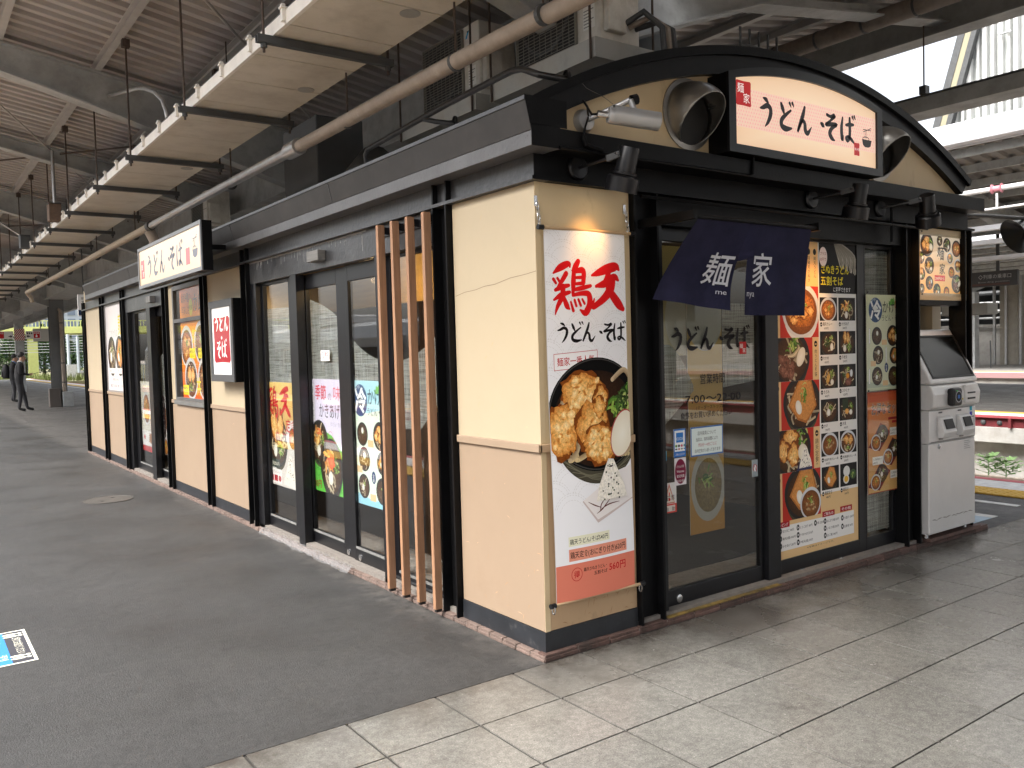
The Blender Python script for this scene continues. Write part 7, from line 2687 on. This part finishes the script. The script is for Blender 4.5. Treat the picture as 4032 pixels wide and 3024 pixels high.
# dark loudspeaker beyond the shop corner
e = thing('horn_speaker', 'black bell shaped loudspeaker at the edge of the picture beyond the shop', 'loudspeaker', (6, .5, 2.3))
MB().lathe([(0, -.12), (.05, -.12), (.09, -.05), (.15, .1), (.17, .12), (.15, .115), (0, .0)], (6.05, .5, 2.39), (-.5, .3, -.3), 24).build('bell', ALU, e, smooth=True)
MB().tube([(3.95, .223, 2.351), (5.0, .36, 2.43), (6.05, .5, 2.5)], .018, 10).build('mounting_bar', BLACK, e, smooth=True)
MB().tube([(6.05, .5, 2.5), (6.05, .5, 2.42)], .02, 8).build('drop', BLACK, e)

# ------------------------------------------------------------------ beyond the platform end
GR = mat('soil_grass', (.16, .15, .08), .9, var=.4, vscale=.6)
slab('embankment', -60, 120, PY1 + .5, 400, -1.118, -.35, GR)
b = MB()
rg2 = random.Random(5)
for k in range(5200):
    x, y = rg2.uniform(-4, 22), rg2.uniform(79, 90)
    h = rg2.uniform(.2, .8)
    a = rg2.uniform(0, pi)
    w = .05
    lx, ly = cos(a) * w, sin(a) * w
    dx, dy = rg2.uniform(-.2, .2), rg2.uniform(-.2, .2)
    b.add([(x - lx, y - ly, -.36), (x + lx, y + ly, -.36), (x + dx, y + dy, -.36 + h)], [(0, 1, 2)])
b.build('grass', GRASSM, label='rough dry grass beyond the end of the platform', cat='grass', kind='stuff')

br = thing('footbridge', 'lime yellow bridge crossing beyond the platform end', 'bridge', (9, 92, 0))
MB().box(-60, 90, 90, 96, 4.1, 4.75).build('deck', LIMEY, br)
MB().box(-60, 90, 90.02, 90.1, 5.28, 5.36).build('handrail', LIMEY, br)
x = -20.0
while x < 40:
    MB().box(x, x + .06, 90.03, 90.08, 4.751, 5.279).build('baluster', LIMEY, br)
    x += .3
for x in (7.93, -12, 28):
    MB().box(x, x + .8, 91, 92, -.35, 4.099).build('pier', LIMEY, br)

def tree(x, y, h, w, seed, lab):
    rg3 = random.Random(seed)
    e = thing('evergreen_tree', lab, 'tree', (x, y, -.35), 'evergreen trees behind the bridge')
    MB().tube([(x, y, -.4), (x + .1, y, h * .4), (x, y, h * .8)], [.18, .12, .04], 8).build('trunk', BARK, e)
    b = MB()
    for k in range(2600):
        t = rg3.random() ** .8
        ang = rg3.uniform(0, 2 * pi)
        prof = w * (1 - t) ** .6 * (.75 + .25 * sin(ang * 5 + seed) * sin(t * 14 + seed))
        rr = prof * sqrt(rg3.uniform(.35, 1))
        c = Vector((x + cos(ang) * rr, y + sin(ang) * rr, .1 + h * t + rg3.uniform(-.1, .1)))
        s_ = rg3.uniform(.09, .2)
        u = Vector((rg3.gauss(0, 1), rg3.gauss(0, 1), rg3.gauss(.6, .6))).normalized()
        v = u.orthogonal().normalized()
        b.add([c, c + v * s_ * .5 + u * s_, c + u * s_ * 1.8, c - v * s_ * .5 + u * s_], [(0, 1, 2, 3)])
    b.build('crown', LEAFM, e)


tl_lab = ['leftmost dark evergreen behind the far bridge', 'second dark evergreen behind the far bridge', 'third dark evergreen behind the far bridge', 'fourth dark evergreen behind the far bridge', 'fifth dark evergreen behind the far bridge', 'sixth dark evergreen behind the far bridge', 'seventh dark evergreen behind the far bridge', 'rightmost dark evergreen behind the far bridge']
for k in range(8):
    tree(3.5 + k * 1.9 + rnd.uniform(-.3, .3), 104 + rnd.uniform(-2, 2), 5.2 + rnd.uniform(-.6, .9), 1.5, k + 3, tl_lab[k])
PB = mat('pole_blue', (.5, .56, .6), .5)
for k, (x, h) in enumerate(((10.5, 3.85), (11.3, 3.6), (2.5, 4.2))):
    e = thing('catenary_pole', ['pale blue mast left of the paler pair beyond the platform', 'pale blue mast right of the paler pair beyond the platform', 'pale mast near the striped column line'][k], 'mast', (x, 85, 0))
    MB().tube([(x, 85, -.4), (x, 85, h)], .13, 12).build('shaft', PB, e, smooth=True)
    MB().tube([(x, 85, h - .3), (x - 1.6, 85, h - .1)], .03, 6).build('bracket_arm', PB, e)
MB().box(10.55, 12.6, 84.5, 84.9, -.9, .27).build('low_wall', CONC, label='low concrete wall beyond the platform on the right', cat='wall')
MB().box(10.1, 10.9, 83.5, 83.6, -.5, 1.05).build('white_board', WHITEP, label='plain white board in front of the low concrete wall', cat='board')
wr = MB()
for k in range(7):
    wr.tube([(-8, 86 + k * .4, 2.2 + k * .28), (30, 86 + k * .4, 2.3 + k * .25)], .018, 5)
wr.build('overhead_wires', PIPEW, label='pale overhead wires strung before the evergreens', cat='wires', kind='stuff')
hs = thing('far_building', 'pale blue grey office building far beyond the yellow bridge', 'building', (40, 220, 0))
MB().box(20, 60, 220, 240, -1, 19).build('wall', mat('far_wall_blue', (.42, .47, .54), .6, var=.05), hs)
WINM = mat('far_window', (.16, .2, .27), .2, spec=.6)
for i in range(16):
    for j in range(5):
        MB().box(20.8 + i * 2.4, 22.4 + i * 2.4, 219.8, 219.99, 3 + j * 3, 5.2 + j * 3).build('window', WINM, hs)
hs = thing('far_building', 'low cream building beyond the end of the platform', 'building', (-10, 150, 0))
MB().box(-30, 14, 150, 165, -1, 9).build('wall', mat('far_wall_cream', (.55, .52, .46), .7, var=.06), hs)
for i in range(12):
    for j in range(2):
        MB().box(-29 + i * 3.5, -27 + i * 3.5, 149.8, 149.99, 2 + j * 3.2, 3.8 + j * 3.2).build('window', WINM, hs)

# ------------------------------------------------------------------ left-hand side of the station (seen in the shop windows)
slab('west_platform', -9.0, -7.2, -40, 120, -1.119, 0.0, CONC)
slab('west_platform_tactile', -7.9, -7.6, -40, 120, 0.001, 0.006, YEL)
slab('west_platform_edge', -7.3, -7.19, -40, 120, -.2, .004, PINK)
yq = -20.0
while yq < 60:
    e = thing('railing_post', 'grey railing bay on the narrow platform across the left-hand tracks', 'railing', (-8.7, yq, 0), 'railing bays on the west platform')
    MB().tube([(-8.7, yq, 0), (-8.7, yq, 1.1)], .025, 6).build('post', PB, e)
    MB().tube([(-8.7, yq, 1.1), (-8.7, yq + 2, 1.1)], .02, 6).build('rail', PB, e)
    MB().tube([(-8.7, yq, .55), (-8.7, yq + 2, .55)], .012, 6).build('rail', PB, e)
    yq += 2
TRB = mat('train_silver', (.55, .55, .53), .35, .3, var=.05)
TRW = mat('train_window', (.03, .035, .04), .1, spec=.7)
TRR = mat('train_roof', (.6, .6, .6), .5)
for c in range(3):
    y0 = -8 + c * 20
    e = thing('train_car', ['silver commuter train car, nearest of the three across the tracks', 'silver commuter train car, middle of the three across the tracks', 'silver commuter train car, farthest of the three across the tracks'][c], 'train', (-11, y0 + 10, -.9), 'cars of the parked commuter train')
    MB().prism([(-12.4, -.75), (-9.6, -.75), (-9.55, .2), (-9.62, 1.9), (-9.85, 2.3), (-10.4, 2.45), (-11.6, 2.45), (-12.15, 2.3), (-12.38, 1.9), (-12.45, .2)], 'y', y0, y0 + 19.5).build('body', TRB, e)
    MB().box(-11.9, -10.1, y0 + 2, y0 + 6, 2.452, 2.75).box(-11.9, -10.1, y0 + 12, y0 + 16, 2.452, 2.75).build('roof_unit', TRR, e, bevel=.05)
    for k in range(4):
        yd = y0 + 2.2 + k * 4.9
        MB().box(-9.545, -9.53, yd, yd + .62, -.3, 1.75).box(-9.545, -9.53, yd + .66, yd + 1.28, -.3, 1.75).build('door', STEEL, e)
        MB().box(-9.529, -9.52, yd + .12, yd + .5, .65, 1.55).box(-9.529, -9.52, yd + .78, yd + 1.16, .65, 1.55).build('door_window', TRW, e)
        if k < 3:
            MB().box(-9.575, -9.54, yd + 1.7, yd + 4.5, .7, 1.6).build('window', TRW, e)
    for k in range(4):
        MB().lathe([(.43, -.06), (.43, .06), (0, .06)], (-9.9 - .0, y0 + 2 + k * 5, -.47), (1, 0, 0), 20).build('wheel', STEELD, e)
bd = thing('apartment_block', 'beige apartment block facing the left-hand tracks', 'building', (-36, 20, 0))
MB().box(-48, -34, -30, 62, -1.1, 15).build('wall', mat('block_beige', (.5, .45, .37), .8, var=.08), bd)
for i in range(24):
    for j in range(4):
        MB().box(-33.98, -33.9, -28 + i * 3.6, -26.2 + i * 3.6, 2 + j * 3.2, 3.7 + j * 3.2).build('window', WINM, bd)
slab('south_wall_far', -80, 80, -150, -149, -1.1, 10, CONC)

# ------------------------------------------------------------------ people
def skin_person(name, label, base, yaw, J, E, Rr, zones, scale=1.0):
    """one continuous body grown over a skeleton; zones colour it by bone"""
    me = bpy.data.meshes.new(name)
    names = list(J)
    me.from_pydata([J[n] for n in names], [(names.index(a), names.index(b)) for a, b in E], [])
    ob = bpy.data.objects.new(name, me)
    COL.objects.link(ob)
    sk = ob.modifiers.new('skin', 'SKIN')
    sk.use_smooth_shade = True
    for i, n in enumerate(names):
        r = Rr[n]
        me.skin_vertices[0].data[i].radius = r if isinstance(r, tuple) else (r, r)
        me.skin_vertices[0].data[i].use_root = n == 'pelvis'
    sb_ = ob.modifiers.new('subdivision', 'SUBSURF')
    sb_.levels = 2
    sb_.render_levels = 2
    dg = bpy.context.evaluated_depsgraph_get()
    m2 = bpy.data.meshes.new_from_object(ob.evaluated_get(dg))
    bpy.data.objects.remove(ob)
    m2.name = name
    mats = []
    for z in zones:
        if z[0] not in mats:
            mats.append(z[0])
    m2.materials.clear()
    for m in mats:
        m2.materials.append(m)
    segs = []
    for a, b in E:
        segs.append((a, b, Vector(J[a]), Vector(J[b])))
    for pl in m2.polygons:
        c = pl.center
        best, bd_ = None, 1e9
        for a, b, p, q in segs:
            dd = q - p
            t = max(0, min(1, (c - p).dot(dd) / (dd.dot(dd) or 1)))
            dist = (p + dd * t - c).length
            if dist < bd_:
                bd_, best = dist, (a, b, t)
        for m, test in zones:
            if test(best[0], best[1], best[2], c):
                pl.material_index = mats.index(m)
                break
        pl.use_smooth = True
    o = bpy.data.objects.new(name, m2)
    COL.objects.link(o)
    o.location = base
    o.rotation_euler = (0, 0, yaw)
    o['label'] = label
    o['category'] = 'person'
    return o


SKINM = mat('skin', (.42, .25, .17), .55)
SUIT = mat('dark_suit', (.016, .016, .019), .8, var=.2, vscale=30)
TROU = mat('dark_trousers', (.03, .03, .034), .8, var=.2, vscale=30)
SHOE = mat('black_shoes', (.012, .012, .012), .3)
SHIRT = mat('white_shirt', (.7, .7, .7), .8)
BLUESH = mat('blue_shirt', (.18, .28, .5), .8)
HAIR = mat('black_hair', (.012, .011, .01), .6, var=.4, vscale=60)


def skeleton(lean, legs, arms):
    J, E, Rr = {}, [], {}

    def jn(n, p, r, par=None):
        J[n] = p
        Rr[n] = r
        if par: E.append((par, n))
    jn('pelvis', (0, 0, .9), (.135, .17))
    jn('waist', (.0, 0, 1.05), (.13, .17), 'pelvis')
    jn('chest', (lean * .4, 0, 1.24), (.142, .185), 'waist')
    jn('collar', (lean * .8, 0, 1.37), (.085, .12), 'chest')
    jn('neck', (lean + .01, 0, 1.44), .056, 'collar')
    jn('jaw', (lean + .05, 0, 1.515), (.078, .068), 'neck')
    jn('crown', (lean + .04, 0, 1.615), (.088, .075), 'jaw')
    jn('nose', (lean + .15, 0, 1.535), .012, 'jaw')
    for s_, sg_ in (('l', -1), ('r', 1)):
        k, f = legs[0 if s_ == 'l' else 1]
        jn('hip' + s_, (0, sg_ * .09, .84), .1, 'pelvis')
        jn('knee' + s_, (k, sg_ * .1, .48), .066, 'hip' + s_)
        jn('ankle' + s_, (f, sg_ * .1, .09), .045, 'knee' + s_)
        jn('toe' + s_, (f + .17, sg_ * .115, .04), .04, 'ankle' + s_)
        (ex, ez), (wx, wz) = arms[0 if s_ == 'l' else 1]
        jn('shoulder' + s_, (lean * .7, sg_ * .185, 1.35), .068, 'collar')
        jn('elbow' + s_, (ex, sg_ * .225, ez), .05, 'shoulder' + s_)
        jn('wrist' + s_, (wx, sg_ * .12, wz), .032, 'elbow' + s_)
        jn('palm' + s_, (wx + .06, sg_ * .1, wz + .005), (.018, .034), 'wrist' + s_)
        for q in range(4):
            jn('knuckle%s%d' % (s_, q), (wx + .1, sg_ * (.075 + .018 * q), wz + .002), .0085, 'palm' + s_)
            jn('tip%s%d' % (s_, q), (wx + .14 - .006 * abs(q - 1.5), sg_ * (.07 + .018 * q), wz + .022), .0075, 'knuckle%s%d' % (s_, q))
        jn('thumb' + s_, (wx + .07, sg_ * .065, wz + .03), .009, 'palm' + s_)
        jn('thumbtip' + s_, (wx + .11, sg_ * .06, wz + .04), .008, 'thumb' + s_)
    return J, E, Rr


def hair_cap(parent, lean, name='hair'):
    b = MB()
    rg4 = random.Random(3)
    V, F = [], []
    n, m = 18, 9
    c = Vector((lean + .018, 0, 1.625))
    for j in range(m + 1):
        ph = pi * .62 * j / m
        for i in range(n):
            th = 2 * pi * i / n
            r = Vector((.098, .086, .096)) * (1 + rg4.uniform(-.07, .07))
            front = max(0, cos(th))
            p2 = ph * (1.12 - .5 * front)
            V.append((c.x + r.x * sin(p2) * cos(th), c.y + r.y * sin(p2) * sin(th), c.z + r.z * cos(p2)))
    for j in range(m):
        for i in range(n):
            F.append((j * n + i, j * n + (i + 1) % n, (j + 1) * n + (i + 1) % n, (j + 1) * n + i))
    b.add(V, F)
    me = b.mesh(name, HAIR, True)
    o = bpy.data.objects.new(name, me)
    COL.objects.link(o)
    o.parent = parent
    for s_ in (-1, 1):
        eo = MB().lathe([(.012, 0), (.008, .012), (0, .014)], (lean + .125, s_ * .032, 1.56), (1, 0, 0), 8).mesh('eye', ACD)
        q = bpy.data.objects.new('eye', eo); COL.objects.link(q); q.parent = parent
        er = MB().lathe([(.022, -.008), (.026, .0), (.015, .01), (0, .008)], (lean + .03, s_ * .076, 1.55), (0, s_, 0), 10).mesh('ear', SKINM)
        q = bpy.data.objects.new('ear', er); COL.objects.link(q); q.parent = parent


def zones_for(jacket, shirt, trousers):
    arm = lambda a: a.startswith(('shoulder', 'elbow'))
    return [
        (SHOE, lambda a, b, t, c: b.startswith('toe') or (b.startswith('ankle') and t > .93)),
        (SKINM, lambda a, b, t, c: a.startswith(('palm', 'knuckle', 'thumb', 'wrist')) or b in ('crown', 'nose') or (b == 'jaw' and t > .25)),
        (shirt, lambda a, b, t, c: b in ('neck', 'jaw')),
        (jacket, lambda a, b, t, c: a in ('waist', 'chest', 'collar') or b.startswith(('elbow', 'wrist', 'shoulder')) or (b == 'waist') or (c.z > .8)),
        (trousers, lambda a, b, t, c: True)]


J, E, Rr = skeleton(.06, ((.02, -.03), (.1, .17)), (((.03, 1.1), (.25, 1.07)), ((.02, 1.1), (.24, 1.06))))
p1_ = skin_person('person', 'person in a dark suit looking down at a phone on the platform', (.44, 25.1, 0), radians(-8), J, E, Rr, zones_for(SUIT, SHIRT, TROU))
hair_cap(p1_, .06)
ph = MB().obox((.85, 25.0, 1.098), ((1, 0, .25), (0, 1, 0), (-.25, 0, 1)), (.07, .036, .004)).build('phone', mat('phone_dark', (.02, .02, .022), .2), bevel=.003, label='thin dark phone held by the person in the suit', cat='phone')
J, E, Rr = skeleton(.05, ((.05, .02), (.02, -.08)), (((.02, 1.1), (.2, 1.12)), ((.02, 1.1), (.2, 1.1))))
p2_ = skin_person('person', 'person with a backpack and blue collar standing behind the suited one', (.9, 31.6, 0), radians(-15), J, E, Rr, zones_for(SUIT, BLUESH, TROU))
hair_cap(p2_, .05)
bp = thing('backpack', 'black backpack on the back of the farther person', 'backpack', (.66, 31.65, .9))
bk = MB()
V, F = [], []
for j in range(9):
    t = j / 8
    for i in range(14):
        a = 2 * pi * i / 14
        wx, wy = .13 * (1 - abs(t - .4) ** 2.5 * 2.2), .17 * (1 - abs(t - .45) ** 2.5 * 2.0)
        V.append((.7 + wx * cos(a), 31.66 + wy * sin(a), .86 + .5 * t))
F = [(j * 14 + i, j * 14 + (i + 1) % 14, (j + 1) * 14 + (i + 1) % 14, (j + 1) * 14 + i) for j in range(8) for i in range(14)]
F += [tuple(range(14))[::-1], tuple(8 * 14 + i for i in range(14))]
bk.add(V, F)
bk.build('pack_body', SUIT, bp, smooth=True)
MB().box(.56, .6, 31.56, 31.76, .92, 1.12).build('front_pocket', TROU, bp, bevel=.015)
for s_ in (-.1, .1):
    MB().tube([(.78, 31.66 + s_, .95), (.95, 31.64 + s_, 1.1), (1.0, 31.62 + s_, 1.3), (.9, 31.63 + s_, 1.43), (.76, 31.66 + s_, 1.34)], .018, 8).build('strap', SUIT, bp, smooth=True)
